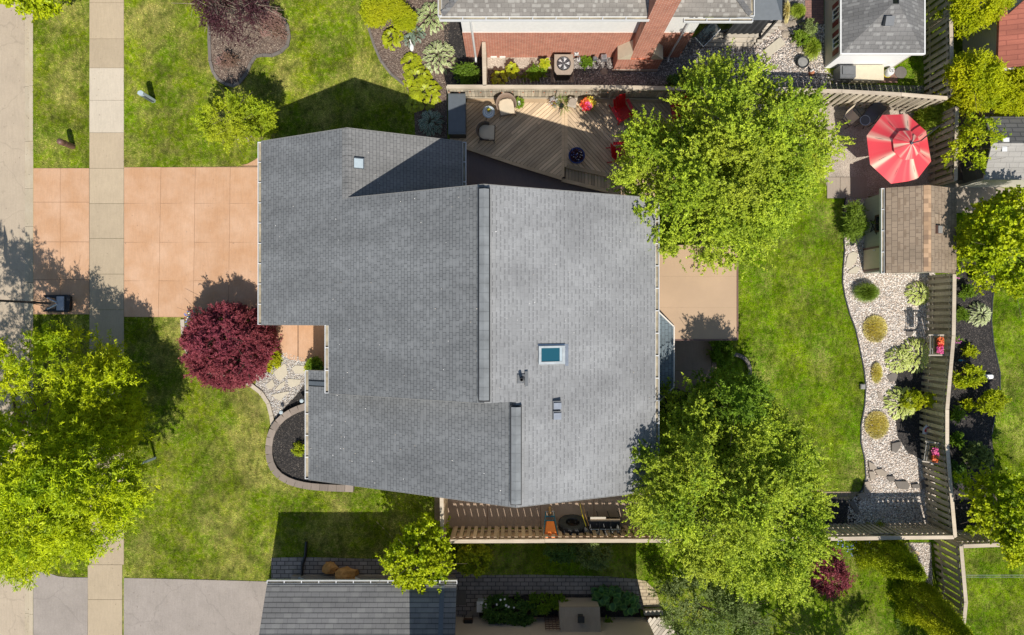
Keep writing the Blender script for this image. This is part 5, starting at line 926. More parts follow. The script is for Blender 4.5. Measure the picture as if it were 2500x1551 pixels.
for i, (ya, yb, z) in enumerate(((113, 103, .16), (102.6, 92, .32), (91, 80, .48))):
    a, b = W(1722 if i < 2 else 1745, ya, z), W(1852-(2-i)*6, yb, z); obj('tread', MB().box(a[0], b[0], a[1], b[1], z-.04, z).box(a[0], b[0], a[1]+.02, b[1]-.02, 0, z-.041), 'pale_wood', t)
t = thing('side_deck', *W(1870, 70), 'small angled timber deck right of the black gazebo', 'deck'); obj('floor_boards', boards(WP([(1868,60),(1905,50),(1912,58),(1850,112),(1842,112),(1858,85)], .3), 0, .3), 'pale_wood', t); obj('frame', MB().prism(WP([(1869,61),(1904,52),(1910,58),(1851,110),(1860,85)], .3), 0, .268), 'dark_wood', t)
x, y = W(1889, 117); tag(obj('stone_slab', MB().obox((x, y, .05), (.95, .38, .07), .68), 'flagstone', origin=(x, y, 0)), 'long pale stone slab lying in the gravel above the big tree', 'stone slab')
for i, (px, py, r_) in enumerate(((1918,85,.2),(1938,105,.17),(1950,122,.15),(1910,65,.22),(1930,60,.2),(1944,55,.19),(1966,70,.17))):
    x, y = W(px, py); tag(obj('border_stone', MB().blob((x, y, .05), (r_, r_*.8, .08), 9, 5, .18, i), 'patio_slab', origin=(x, y, 0)), ['rough stone at the deck tip right of the gazebo','rough stone above the fire bowl plants','rough stone nearest the fire bowl','flat stone beside the angled timber deck','flat stone below the striped grass clump','flat stone under the upper grass clump','rough stone beside the dark leafy plant'][i], 'stone', 'border stones in the neighbour gravel')
x, y = W(1961, 152, .3); t = thing('fire_bowl', x, y, 'round black metal bowl holding grey ash on the gravel', 'fire bowl'); obj('bowl', MB().lathe([(0, .12), (.15, .13), (.24, .22), (.25, .34), (.235, .34), (.22, .24)], (x, y, 0), 24), 'dark_metal', t, smooth=True); obj('ash', MB().lathe([(0, .27), (.225, .26)], (x, y, 0), 24), 'grey_cap', t)
for i in range(3): a = i*2.1; obj('leg', MB().bar((x+.15*math.cos(a), y+.15*math.sin(a), .14), (x+.22*math.cos(a), y+.22*math.sin(a), 0), .015), 'dark_metal', t)
x, y = W(1984, 176, .2); t = thing('garden_gnome', x, y, 'small orange and white ornament beside the black bowl', 'ornament'); obj('body', MB().lathe([(0, 0), (.12, 0), (.09, .2), (.04, .3), (0, .33)], (x, y, 0), 12), 'terracotta', t); obj('cap', MB().lathe([(.07, .2), (.05, .32), (0, .42)], (x-.05, y+.05, 0), 10), 'white_paint', t)
# ---------- side yard things ----------
x, y = W(1343, 1290, .5); t = thing('wheelbarrow', x, y, 'orange wheelbarrow with blue frame leaning upright on the fence', 'wheelbarrow'); yb = y
v = []
for (wd, yy, z) in ((.21, yb+.28, .52), (.36, yb-.16, 1.14), (.30, yb-.12, .95), (.20, yb+.12, .55)): v += [(x-wd/1.05, yy, z), (x+wd/1.05, yy, z)]
T0 = Vector((x, yb+.22, .45)); T1 = Vector((x, yb-.20, 1.2)); d = T1-T0; nrm = Vector((0, .87, .49)); pan = MB()
def tp(u, w_, dep): p = T0+d*u+nrm*dep; return (x+w_, p.y, p.z)
pan.add([tp(0,-.20,0), tp(0,.20,0), tp(1,.33,0), tp(1,-.33,0), tp(.18,-.13,-.2), tp(.18,.13,-.2), tp(.8,.2,-.2), tp(.8,-.2,-.2)], [(0,3,7,4),(1,5,6,2),(0,4,5,1),(3,2,6,7),(4,7,6,5)])
pan = MB().add([tp(0,-.17,0), tp(0,.17,0), tp(1,.31,0), tp(1,-.31,0), tp(.12,-.15,.2), tp(.12,.15,.2), tp(.82,.22,.2), tp(.82,-.22,.2)], [(0,3,7,4),(1,5,6,2),(0,4,5,1),(3,2,6,7),(4,7,6,5)])
obj('tray', pan, 'orange_plastic', t); obj('handle', MB().bar((x-.17, yb+.62, .12), (x-.33, yb-.30, 1.32), .02), 'blue_paint', t); obj('handle', MB().bar((x+.17, yb+.62, .12), (x+.33, yb-.30, 1.32), .02), 'blue_paint', t); obj('brace', MB().bar((x-.19, yb+.45, .3), (x+.19, yb+.45, .3), .035).bar((x-.2, yb+.3, .42), (x+.2, yb+.3, .42), .03), 'blue_paint', t)
R90 = Matrix.Rotation(math.pi/2, 3, 'Y'); obj('wheel', MB().lathe([(.14, -.04), (.2, -.045), (.215, 0), (.2, .045), (.14, .04), (.14, -.04)], (x, yb+.64, .22), 20, M=R90), 'orange_wood', t); obj('axle', MB().bar((x-.2, yb+.64, .22), (x+.2, yb+.64, .22), .012), 'steel', t)
x, y = W(1398, 1283, .5); t = thing('truck_tyre', x, y, 'big black tyre leaning against the side yard fence', 'tyre'); RT = Matrix.Rotation(-math.radians(73), 3, 'X')
obj('tread', MB().lathe([(.30, -.14), (.48, -.17), (.565, -.15), (.59, -.1), (.59, .1), (.565, .15), (.48, .17), (.30, .14)], (x, y+.03, .52), 40, M=RT), 'rubber', t, smooth=True); lug = MB()
for i in range(44):
    a = i*2*math.pi/44
    for s in (-1, 1):
        c = RT @ Vector((.597*math.cos(a+.04*s), .597*math.sin(a+.04*s), s*.08)); cc_ = Vector((x, y+.03, .52))+c; r_ = RT @ Matrix.Rotation(a, 3, 'Z'); hs = (.012, .028, .05); lug.add([tuple(cc_+r_ @ Vector((sx*hs[0], sy2*hs[1], sz*hs[2]))) for sz in (-1, 1) for sx, sy2 in ((-1,-1),(1,-1),(1,1),(-1,1))], [(3,2,1,0),(4,5,6,7),(0,1,5,4),(1,2,6,5),(2,3,7,6),(3,0,4,7)])
obj('lugs', lug, 'rubber', t)
obj('bead', MB().lathe([(.30, -.14), (.28, -.1), (.28, .1), (.30, .14)], (x, y+.03, .52), 36, M=RT), 'black_plastic', t)
x0, y0 = W(1436, 1300, .5); x1, y1 = W(1512, 1262, .5); t = thing('storage_rack', (x0+x1)/2, (y0+y1)/2, 'black metal rack of boards and tubes against the side yard fence', 'rack')
for i, xx in enumerate((x0, x0+.42, x1-.45, x1)): obj('upright', MB().tube([(xx, y1+.1, 0), (xx, y1, 1.0), (xx, y0, 1.02), (xx, y0-.03, 0)], .018), 'dark_metal', t)
for z in (.3, .68): obj('shelf', MB().box(x0, x1, y0, y1-.08, z-.02, z), 'black_plastic', t)
obj('rail', MB().bar((x0, (y0+y1)/2-.05, 1.0), (x1, (y0+y1)/2-.05, 1.0), .014).bar((x0, y0, .99), (x1, y0, .99), .014), 'steel', t)
for i, (dy, mt, nm, lb, xs) in enumerate(((.02, 'deck_wood_x', 'plank', 'long tan plank lying along the front of the black rack', (0, 0)), (.11, 'pale_wood', 'plank', 'shorter pinkish plank behind the tan one on the rack', (0, -.6)))):
    tag(obj(nm, MB().box(x0+.03+xs[0], x1-.05+xs[1], y1+dy-.05, y1+dy+.035, .99, 1.04), mt, origin=(x0, y1, 1)), lb, 'plank')
for i, (px, py, lb, mt) in enumerate(((1424, 1271, 'yellow handled tool leaning between tyre and rack', 'yellow_paint'), (1431, 1270, 'thin brown tool handle beside the yellow one', 'orange_wood'))):
    a, b = W(px-1, py-10, 1.1), W(px+5, py+9, .9); tag(obj('garden_tool', MB().bar((a[0], a[1], .9), (b[0], b[1], 1.2), .016).bar((a[0], a[1], .9), (a[0]-.02, a[1]+.25, .03), .014), mt, origin=(a[0], a[1], 0)), lb, 'garden tool')
for i, (px, py, rz_, lb, l_) in enumerate(((1433, 1297, -.9, 'grey driftwood piece at the left foot of the rack', .35), (1460, 1303, -.1, 'knotted grey driftwood below the middle of the rack', .42), (1490, 1300, .5, 'longer grey driftwood log at the right of the rack', .5), (1508, 1292, 1.5, 'upright grey driftwood end right of the rack', .3))):
    x, y = W(px, py, .9); c = math.cos(rz_)*l_/2; s = math.sin(rz_)*l_/2; tag(obj('driftwood', MB().bar((x-c, y-s, .88), (x, y+.03, .94), .05, .075, 7).bar((x, y+.03, .94), (x+c, y+s, .9), .075, .04, 7).bar((x, y, .9), (x+.02, y-.02, .02), .03, .03, 5), 'grey_cap', origin=(x, y, 0)), lb, 'driftwood', 'driftwood pieces by the rack')
# ---------- front things ----------
x, y = W(374, 246); t = thing('utility_pedestal', x, y, 'pale blue grey telephone pedestal on the front lawn', 'utility pedestal'); hx = [(.13*math.cos(k*math.pi/3+.3), .105*math.sin(k*math.pi/3+.3)) for k in range(6)]
obj('body', MB().prism([(x+a, y+b) for a, b in hx], 0, .98), 'pale_blue', t); obj('cap', MB().prism([(x+a*1.06, y+b*1.06) for a, b in hx], .981, 1.04), 'pale_blue', t); obj('door_panel', MB().obox((x+.04, y-.107, .5), (.12, .012, .8)), 'slate_panel', t)
x, y = W(178, 358); t = thing('utility_post', x, y, 'short brown rounded utility post on the roadside grass', 'utility post'); obj('body', MB().lathe([(.125, 0), (.125, .74), (.13, .75), (.13, .84), (.12, .9), (.07, .95), (0, .96)], (x, y, 0), 18), 'brown_metal', t, smooth=True); obj('band', MB().lathe([(.128, .55), (.135, .56), (.135, .60), (.128, .61)], (x, y, 0), 18), 'brown_metal', t)
# basketball stand
x, y = W(140, 741, .2); t = thing('basketball_hoop', x, y, 'black portable basketball hoop stand on the driveway apron', 'basketball hoop'); bp_ = [(x-.22*0-.62,y-.36),(x+.42,y-.38),(x+.52,y-.3),(x+.55,y+.3),(x+.42,y+.38),(x-.62,y+.36),(x-.55,y+.26),(x-.1,y+.22),(x-.02,y),(x-.1,y-.22),(x-.55,y-.26)]
obj('base', MB().prism(bp_, .03, .20), 'black_plastic', t); obj('ballast_lid', MB().box(x+.0, x+.32, y-.30, y+.30, .201, .26).box(x+.03, x+.29, y-.22, y+.22, .261, .275), 'steel', t)
hx_, hz_ = x-2.1, 3.4; pt = Vector((x-.60, y, .3)); pe = Vector((W(-30, 733, 2.9)[0], W(0, 733, 2.9)[1], 2.9)); pe = Vector((x-1.35, y+.1, 2.9))
obj('pole', MB().bar((x-.28, y, .25), tuple(pe), .05, .045, 8).bar((x-.18, y+.2, .24), tuple(Vector((x-.28, y, .25)).lerp(pe, .35)), .014).bar((x-.18, y-.2, .24), tuple(Vector((x-.28, y, .25)).lerp(pe, .35)), .014), 'dark_metal', t); obj('strut', MB().bar((x+.05, y+.03, .27), (x-.34, y+.24, .35), .04).bar((x+.05, y-.03, .27), (x-.34, y-.24, .35), .04), 'steel', t)
obj('backboard', MB().box(pe.x-.55, pe.x-.51, y-.6, y+.6, 2.9, 3.7), 'white_metal', t); obj('rim', MB().lathe([(.225, 0), (.235, .01), (.245, 0), (.235, -.01)], (pe.x-.8, y, 3.05), 20), 'orange_plastic', t); obj('board_arm', MB().bar(tuple(pe), (pe.x-.5, y, 3.3), .03), 'dark_metal', t)
x, y = W(379, 1118); t = thing('sign_post', x, y, 'pale blue white signpost on the lawn at the edge of the street tree', 'sign post'); obj('post', MB().box(x-.045, x+.045, y-.045, y+.045, 0, 1.55).box(x-.06, x+.06, y-.06, y+.06, 1.551, 1.6), 'pale_blue', t); obj('crossbar', MB().box(x-.95, x-.046, y-.03, y+.03, 1.38, 1.46), 'white_paint', t); obj('sign_board', MB().box(x-.85, x-.15, y-.012, y+.012, .75, 1.33), 'brown_metal', t)
def garden_light(px, py, lb):
    x, y = W(px, py, .45); t = thing('path_light', x, y, lb, 'garden light', 'round path lights in the front mulch'); obj('shade', MB().lathe([(0, .47), (.06, .465), (.088, .44), (.088, .42), (0, .42)], (x, y, 0), 18), 'pale_blue', t); obj('stake', MB().bar((x, y, .419), (x, y, 0), .014), 'dark_metal', t); obj('lens', MB().lathe([(.05, .32), (.05, .419)], (x, y, 0), 12), 'white_metal', t)
garden_light(736, 979, 'round path light nearer the house eave'); garden_light(685.5, 1007, 'round path light beside the stone planter wall')
FSt = [('tall narrow flagstone beside the yellow green ground cover', [(669,908),(694,888),(699,890),(703,910),(700,917),(685,930),(676,924)]), ('wide flagstone nearest the orange walk', [(713,899),(722,892),(741,893),(748,908),(745,912),(722,912)]), ('small five sided flagstone at the left of the river rock', [(651,938),(666,926),(672,942),(660,951),(654,948)]), ('slanted leaf shaped flagstone in the middle', [(672,951),(684,938),(697,930),(694,944),(683,951)]), ('squarish flagstone under the eave', [(704,925),(736,927),(731,939),(712,946),(704,940)]), ('long pointed flagstone closest to the lawn kerb', [(664,964),(700,956),(709,956),(697,965),(685,979),(670,970)])]
for lb, pts in FSt:
    P_ = WP(pts); c = (sum(a for a, _ in P_)/len(P_), sum(b for _, b in P_)/len(P_)); tag(obj('flagstone', MB().prism(P_, 0, .055), 'flagstone', origin=(c[0], c[1], 0)), lb, 'flagstone', 'flagstones in the front river rock')
for i, (pts, lb) in enumerate((([(2070,620),(2082,615),(2092,618),(2088,640),(2075,655),(2063,652),(2066,632)], 'large sandy stepping stone by the green shed door'), ([(2070,662),(2088,650),(2098,655),(2090,668),(2068,668)], 'small sandy stone below the large stepping stone'), ([(2210,810),(2226,806),(2228,815),(2218,822),(2211,820)], 'flat grey stone above the twin hosta'), ([(2164,918),(2180,908),(2190,915),(2186,930),(2170,932)], 'grey stone below the twin hosta'), ([(2140,956),(2148,960),(2158,975),(2152,978),(2142,968)], 'thin pale stone in the gravel left of the hosta'), ([(2174,1082),(2196,1077),(2194,1092),(2184,1105),(2174,1100)], 'dark grey stone at the mulch edge'), ([(2117,1125),(2130,1132),(2138,1143),(2120,1146)], 'left stone of the lower stone row'), ([(2118,1150),(2130,1150),(2136,1165),(2122,1172)], 'second stone of the lower stone row'), ([(2133,1146),(2150,1144),(2162,1154),(2160,1162),(2140,1160)], 'third stone of the lower stone row'), ([(2161,1162),(2180,1162),(2180,1172),(2170,1176)], 'dark wedge shaped stone in the lower row'), ([(2181,1174),(2210,1174),(2218,1184),(2212,1194),(2190,1192)], 'widest dark stone in the lower row'), ([(2222,1182),(2240,1180),(2242,1190),(2224,1191)], 'narrow dark stone right of the widest one'), ([(2243,1178),(2262,1168),(2270,1190),(2244,1192)], 'last stone of the row against the fence'), ([(2108,1176),(2118,1174),(2126,1190),(2118,1202),(2106,1202)], 'pale upright stone beside the lawn edge'), ([(2090,1206),(2106,1200),(2118,1212),(2096,1214)], 'pale stone where the lawn meets the gravel'), ([(2070,1224),(2082,1222),(2096,1248),(2086,1252)], 'long stone beside the dark corner'))):
    P_ = WP(pts); c = (sum(a for a, _ in P_)/len(P_), sum(b for _, b in P_)/len(P_)); tag(obj('garden_stone', MB().prism(P_, 0, .07 if i < 5 else .13), 'flagstone' if i < 2 else ('patio_slab' if 'pale' in lb or i in (6, 7, 8) else 'dark_stone'), origin=(c[0], c[1], 0)), lb, 'stone', 'flat stones in the gravel bed')
x, y = W(2106, 944, .1); tag(obj('bollard_light', MB().box(x-.1, x+.1, y-.11, y+.11, 0, .14).box(x-.08, x+.08, y-.09, y+.09, .141, .16), 'grey_cap', origin=(x, y, 0)), 'small square grey lamp block on the lawn edge of the gravel', 'garden light')
x, y = W(1005, 113, .25); t = thing('stone_goose', x, y, 'white teardrop shaped garden bird among the hostas', 'ornament'); obj('body', MB().blob((x, y-.03, .2), (.1, .17, .14), 14, 9, .02), 'white_paint', t, smooth=True); obj('neck', MB().bar((x-.02, y+.1, .26), (x-.04, y+.17, .42), .035, .022, 8).blob((x-.045, y+.19, .44), (.03, .045, .03), 8, 6, 0), 'white_paint', t)
# plant shelves on the fence
for i, (px, py, lb, fls) in enumerate(((2289, 843, 'white slatted shelf on the fence holding orange red and pink flowers', ['petal_orange', 'petal_red', 'petal_pink']), (2277, 1105, 'lower white slatted shelf on the fence with pink and orange flowers', ['petal_pink', 'petal_orange']))):
    x, y = W(px-2, py, 1.42); ZS = .5; ta = 0 if i == 0 else -.15; t = thing('plant_shelf', x, y, lb, 'plant shelf'); c_, s_ = math.cos(ta), math.sin(ta)
    for k in (-.27, -.17, .17, .27): obj('slat', MB().obox((x+k*c_, y+k*s_, 1.4), (.028, .80, .03), ta), 'grey_cap', t)
    for k in (-.38, .38): obj('rail', MB().obox((x-k*1.1*s_, y+k*1.1*c_, 1.42), (.70, .055, .05), ta), 'pale_wood', t)
    for k in (-.3, .3): obj('bracket', MB().obox((x+.25*c_-k*s_, y+k*c_, 1.3), (.16, .04, .16), ta), 'pale_wood', t)
    t2 = thing('flower_trough', x, y, ['trough of orange, red and pink blossoms on the upper shelf', 'trough of pink and orange blossoms on the lower shelf'][i], 'flower trough', z=1.42); obj('trough', MB().obox((x, y, 1.49), (.2, .6, .14), ta), 'dark_wood', t2)
    n = 160; Pq = np.stack([x+rng.uniform(-.13, .13, n), y+rng.uniform(-.3, .3, n), rng.uniform(1.56, 1.7, n)], 1); leafcloud('foliage', Pq, rng.normal(size=(n, 3))+[0, 0, .6], .07, .035, 'leaf_green', t2)
    for k, fm in enumerate(fls):
        n = 90; yy = y+.28-.56*(k+.5)/len(fls) if i == 0 else y-.1+.3*(1-k)-.1; flowers(np.stack([x-.04+rng.uniform(-.12, .1, n), yy+rng.uniform(-.14, .14, n), rng.uniform(1.67, 1.80, n)], 1), .035, fm, t2)
x, y = W(2262, 1049, .5); t = thing('wind_flower', x, y, 'round red and white flower ornament on a stake', 'ornament'); flowers(np.array([[x, y, .5]]), .21, 'petal_white', t, 'outer_petals'); obj('centre', MB().lathe([(0, .56), (.06, .55), (.12, .52), (.12, .505)], (x, y, 0), 14), 'red_plastic', t); obj('stake', MB().bar((x, y, .49), (x, y, 0), .01), 'dark_metal', t)
x, y = W(2412, 920, .2); t = thing('scallop_ornament', x, y, 'white shell shaped ornament on the mulch', 'ornament'); m = MB()
for i in range(5): a = -.5+i*.25; m.blob((x+.12*math.cos(a), y+.12*math.sin(a), .12), (.19, .055, .09), 8, 6, 0)
obj('shell', m, 'white_paint', t, smooth=True); obj('base', MB().obox((x-.08, y, .05), (.2, .22, .09)), 'pale_blue', t)
x, y = W(2345, 880, .4); t = thing('hummingbird_stake', x, y, 'small teal bird on a stake behind the fence', 'ornament'); obj('bird', MB().blob((x, y, .4), (.09, .05, .05), 8, 6, .05).bar((x+.08, y, .4), (x+.2, y-.03, .42), .015, .005), 'blue_paint', t); obj('stake', MB().bar((x, y, .36), (x, y, 0), .008), 'dark_metal', t)
for i, (px, py) in enumerate(((2334, 675), (2338, 832), (2341, 1222))): pass
for (px, py, lb, fm) in ((2333, 675, 'pink blossoms against the fence below the brown shed', 'petal_magenta'), (2338, 832, 'bright magenta blossoms beside the fence post', 'petal_magenta'), (465, 790, 'patch of tiny blue and white flowers beside the lawn kerb', 'petal_blue'), (2073, 1338, 'blue iris blossoms below the lattice fence', 'petal_blue')):
    big = px in (465, 2073); x, y = W(px, py, .3); t = thing('flowering_plant', x, y, lb, 'flowers'); n = 380 if big else 60; sx, sy2 = ((.22, .55) if px == 465 else (.9, .35)) if big else (.1, .1)
    Pq = np.stack([x+rng.uniform(-sx, sx, n), y+rng.uniform(-sy2, sy2, n), rng.uniform(.02, .2 if px == 465 else .4, n)], 1); leafcloud('foliage', Pq, rng.normal(size=(n, 3))+[0, 0, .8], .06 if px == 465 else .22, .03, 'leaf_green', t); k = 50 if big else 14
    flowers(np.stack([x+rng.uniform(-sx, sx, k), y+rng.uniform(-sy2, sy2, k), rng.uniform(.2, .45, k)], 1), .03, fm, t)
    if px == 465: flowers(np.stack([x+rng.uniform(-sx, sx, k), y+rng.uniform(-sy2, sy2, k), rng.uniform(.2, .25, k)], 1), .025, 'petal_white', t)
# bottom neighbour yard things
x, y = W(806, 1402, .6)
for (px, py, rz_, lb, s) in ((800, 1392, .35, 'crumpled orange brown yard bag with a twisted end against the garage wall', .62), (848, 1408, -.5, 'larger orange brown yard bag slumped beside the first', .78)):
    x, y = W(px, py, .4); rr = random.Random(px); m = MB(); v = []; n = 12
    for j, (k, z) in enumerate(((.9, 0), (1.05, .2), (1.0, .45), (.8, .62), (.45, .72), (.12, .78))):
        for i in range(n): a = 2*math.pi*i/n; q = k*(1+rr.uniform(-.28, .2)); v.append((x+s*.5*q*math.cos(a)*1.1+z*.2*math.sin(rz_*3), y+s*.42*q*math.sin(a)+z*.1, z*s*1.1+rr.uniform(-.02, .02)+.02))
    m.add(v, [(j*n+i, j*n+(i+1) % n, (j+1)*n+(i+1) % n, (j+1)*n+i) for j in range(5) for i in range(n)]+[tuple(range(5*n, 6*n))]); tag(obj('yard_bag', m, 'paper_bag', origin=(x, y, 0)), lb, 'bag', 'yard waste bags')
p = W(746, 1325, .2); q_ = W(735, 1410, .2); tag(obj('drain_hose', MB().tube([(p[0], p[1], .08), (p[0]-.05, p[1]-.6, .07), (q_[0]+.02, q_[1]+.5, .08), (q_[0], q_[1], .12)], .06, 8), 'black_plastic', origin=(q_[0], q_[1], 0)), 'straight black drain pipe across the shaded pavers', 'drain pipe')
x, y = W(728, 1424, .4); tag(obj('splash_block', MB().obox((x, y, .15), (.25, .4, .2), -.6, .2), 'pale_blue', origin=(x, y, 0)), 'pale downspout elbow below the white gutter', 'downspout'); x, y = W(868, 1420, .3); tag(obj('wall_vent', MB().obox((x, y, .25), (.22, .3, .12), -.5, .3).obox((x, y, .32), (.04, .3, .05), -.5, .3), 'white_metal', origin=(x, y, 0)), 'small white vent on the garage wall beside the bags', 'vent')
x, y = W(1143, 1521, .5); t = thing('small_grill', x, y, 'little dark red and black cart on the neighbour patio', 'cart'); obj('body', MB().box(x-.2, x+.2, y-.15, y+.15, .35, .6), 'dark_wood', t); obj('lid', MB().box(x-.17, x+.17, y-.05, y+.18, .601, .66), 'black_plastic', t)
for sx in (-1, 1):
    for sy2 in (-1, 1): obj('leg', MB().box(x+sx*.18-.015, x+sx*.18+.015, y+sy2*.13-.015, y+sy2*.13+.015, .016, .349), 'dark_metal', t)
x, y = W(1177, 1481, .4); t = thing('planter_box', x, y, 'pale blue plastic tub at the left end of the shaded flower bed', 'tub'); obj('body', MB().box(x-.2, x+.2, y-.2, y+.2, 0, .42), 'pale_blue', t); obj('rim', MB().box(x-.23, x+.23, y-.23, y+.23, .421, .45), 'white_paint', t)
x, y = W(1124, 1459); tag(obj('door_mat', MB().box(x-.25, x+.25, y-.32, y+.32, .02, .045), 'dark_stone', origin=(x, y, 0)), 'dark grey mat on the shaded pavers by the garage corner', 'mat')
x, y = W(1348, 1520, .8); t = thing('trellis', x, y, 'rust brown wooden trellis leaning on the tan wall', 'trellis'); m = MB()
for i in range(5): m.box(x-.3+i*.15-.012, x-.3+i*.15+.012, -12.93, -12.90, 0, 1.5)
for i in range(7): m.box(x-.32, x+.32, -12.955, -12.931, .15+i*.2, .18+i*.2)
obj('slats', m, 'brown_metal', t)
DW = [(1574,1492),(1620,1490),(1680,1560),(1760,1700),(1600,1700)]; t = thing('corner_deck', *W(1620, 1530), 'wooden deck corner with a pale step at the bottom of the view', 'deck'); obj('floor_boards', boards(WP([(1577,1510),(1622,1508),(1700,1600),(1760,1700),(1620,1700)], .5), math.radians(52), .5), 'pale_wood', t); obj('step', MB().prism(WP([(1572,1492),(1617,1490),(1620,1502),(1573,1503)], .25), 0, .25), 'pale_wood', t); obj('frame', MB().prism(WP([(1580,1512),(1620,1511),(1755,1700),(1625,1700)], .5), 0, .467), 'dark_wood', t)
x, y = W(2228, 1359, .6); t = thing('wicker_hamper', x, y, 'tan wooden crate with a holed lid beside the lower cedar', 'crate'); obj('body', MB().obox((x, y, .3), (.42, .48, .58), -.3), 'wicker_light', t); obj('lid', MB().obox((x, y, .61), (.46, .52, .04), -.3), 'deck_wood_x', t); m = MB(); R_ = Matrix.Rotation(-.3, 3, 'Z')
for i in range(3):
    for j in range(2): c = R_ @ Vector((-.09+j*.18-.02, -.13+i*.12, 0)); m.lathe([(0, .632), (.022, .632)], (x+c.x, y+c.y, 0), 8)
obj('hole', m, 'black_plastic', t)
tag(obj('clothes_line', MB().tube([(W(2360,1405,1.8)[0], W(0,1405,1.8)[1], 1.78), (22, W(0,1406,1.8)[1], 1.72), (28, W(0,1405,1.8)[1], 1.8)], .007, 4).tube([(W(2360,1408,1.8)[0], W(0,1409,1.8)[1]-.02, 1.76), (28, W(0,1409,1.8)[1]-.02, 1.76)], .006, 4), 'steel'), 'thin twin wire running right from the lower fence', 'wire')
x, y = W(1610, 998, .4)
t = thing('grill_cover', *W(1635, 975, 1.0), 'black covered barbecue in deep shade below the bay roof', 'barbecue'); x, y = W(1645, 970, 1.0); obj('cover', MB().obox((x, y, .5), (.9, .5, .9)).obox((x, y, 1.0), (.7, .42, .1)), 'canvas_black', t); obj('side_shelf', MB().obox((x+.6, y, .85), (.28, .42, .05)), 'black_plastic', t)
x, y = W(1790, 905); m = MB(); m.lathe([(.62, 0), (.62, .12), (.78, .12), (.80, 0)], (x, y, 0), 24, -.9, 1.9); tag(obj('tree_ring', m, 'dark_stone', origin=(x, y, 0)), 'curved black edging round the dark shrub by the patio', 'garden edging')
x, y = W(1712, 948, .5); t = thing('red_planter', x, y, 'small red flowers glimpsed beside the dark shrub', 'flowers'); flowers(np.stack([x+rng.uniform(-.12, .12, 26), y+rng.uniform(-.2, .2, 26), rng.uniform(.9, 1.1, 26)], 1), .04, 'petal_red', t); obj('pot', MB().lathe([(.12, 0), (.17, .85), (.15, .85)], (x, y, 0), 12), 'black_plastic', t)
x, y = W(597, 336); tag(obj('boulder', MB().blob((x, y, .12), (.38, .26, .22), 12, 7, .16, 4), 'patio_slab', origin=(x, y, 0)), 'pinkish beige boulder at the foot of the weeping shrub', 'boulder')
# ---------- trees ----------
def gaps(L, h=5.6):
    G_ = [(*W(a, b, h), r) for a, b, r in L]
    def f(x, y):
        z = 0*x
        for gx, gy, r in G_: z = z-2.6*np.exp(-((x-gx)**2+(y-gy)**2)/(r*r))
        return z
    return f
BT = dict(up=.8, nsh=15, nlf=27, rs=(.35, .8), spread=.55, upb=.6, out=.7, lobes=50, under=.2)
tree('shade_tree', 'largest bright green tree above right of the tan patio cover', 'tree', [(1650,250),(1680,165),(1760,128),(1835,125),(1890,180),(1950,225),(2010,200),(2045,250),(2035,330),(2058,390),(2030,415),(1990,450),(1965,500),(1925,560),(1880,590),(1840,640),(1790,650),(1700,640),(1630,622),(1575,588),(1545,525),(1512,450),(1500,390),(1530,325),(1570,265),(1610,235)], 4.0, 7.0, W(1700, 455), 'leaf_maple', .075, .048, 620, trunk=.15, zmod=gaps([(1655,275,.8),(1640,235,.6),(1700,350,.55),(1610,420,.5),(1760,420,.45),(1850,250,.5)]), group='two big garden trees behind the central house', **BT)
tree('shade_tree', 'bright green tree at the lower right corner of the central house', 'tree', [(1600,1010),(1660,960),(1720,945),(1800,965),(1870,965),(1920,1005),(1960,1030),(2000,1080),(2005,1150),(2040,1215),(2020,1290),(2005,1350),(1995,1415),(1965,1455),(1910,1480),(1850,1480),(1790,1440),(1700,1415),(1650,1365),(1595,1325),(1550,1285),(1540,1230),(1560,1180),(1552,1120),(1575,1060)], 4.2, 7.4, W(1700, 1120), 'leaf_maple', .075, .048, 600, trunk=.15, zmod=gaps([(1650,1020,.8),(1620,1100,.5),(1760,1120,.6),(1700,1230,.45),(1650,1330,.5),(1880,1250,.5),(1780,1020,.6)]), group='two big garden trees behind the central house', **BT)
tree('honey_locust', 'feathery yellow green street tree over the sidewalk', 'tree', [(-160,800),(0,800),(21,803),(123,859),(179,882),(200,983),(212,1040),(245,1079),(285,1139),(330,1210),(300,1270),(262,1290),(245,1340),(230,1380),(150,1370),(80,1400),(20,1440),(-80,1420),(-350,1300),(-460,1100),(-380,850)], 4.6, 7.2, W(40, 1020), 'leaf_locust', .15, .038, 600, 13, 24, trunk=.17, rs=(.4, .8), spread=.7, upb=.35, out=.8, up=.8, under=.25, lobes=75, nlimb=8, zmod=lambda x, y: -2.7*np.clip((x+20.5)/3, 0, 1)*np.clip((y+5.6)/1.6, 0, 1)+1.0*np.clip((-19-x)/2, 0, 1)*np.clip((y+4)/3, 0, 1))
tree('japanese_maple', 'round dark red weeping maple beside the driveway', 'tree', circ(556, 844, 104, 98, 16, .03), .7, 2.3, W(585, 830), 'leaf_red', .08, .03, 400, 15, 24, trunk=.07, rs=(.2, .36), spread=.55, upb=-.05, out=1.0, flat=.5, under=.35, up=.4, nlimb=18)
tree('weeping_shrub', 'low yellow green weeping tree over a boulder on the front lawn', 'tree', [(484,300),(505,268),(530,250),(570,240),(605,248),(640,255),(668,272),(680,290),(668,320),(650,330),(610,332),(585,325),(575,345),(555,365),(530,350),(500,330)], 1.5, 2.7, W(640, 335), 'leaf_weep', .09, .035, 110, 13, 18, trunk=.06, rs=(.25, .45), spread=.6, upb=.0, out=1.0, under=.3)
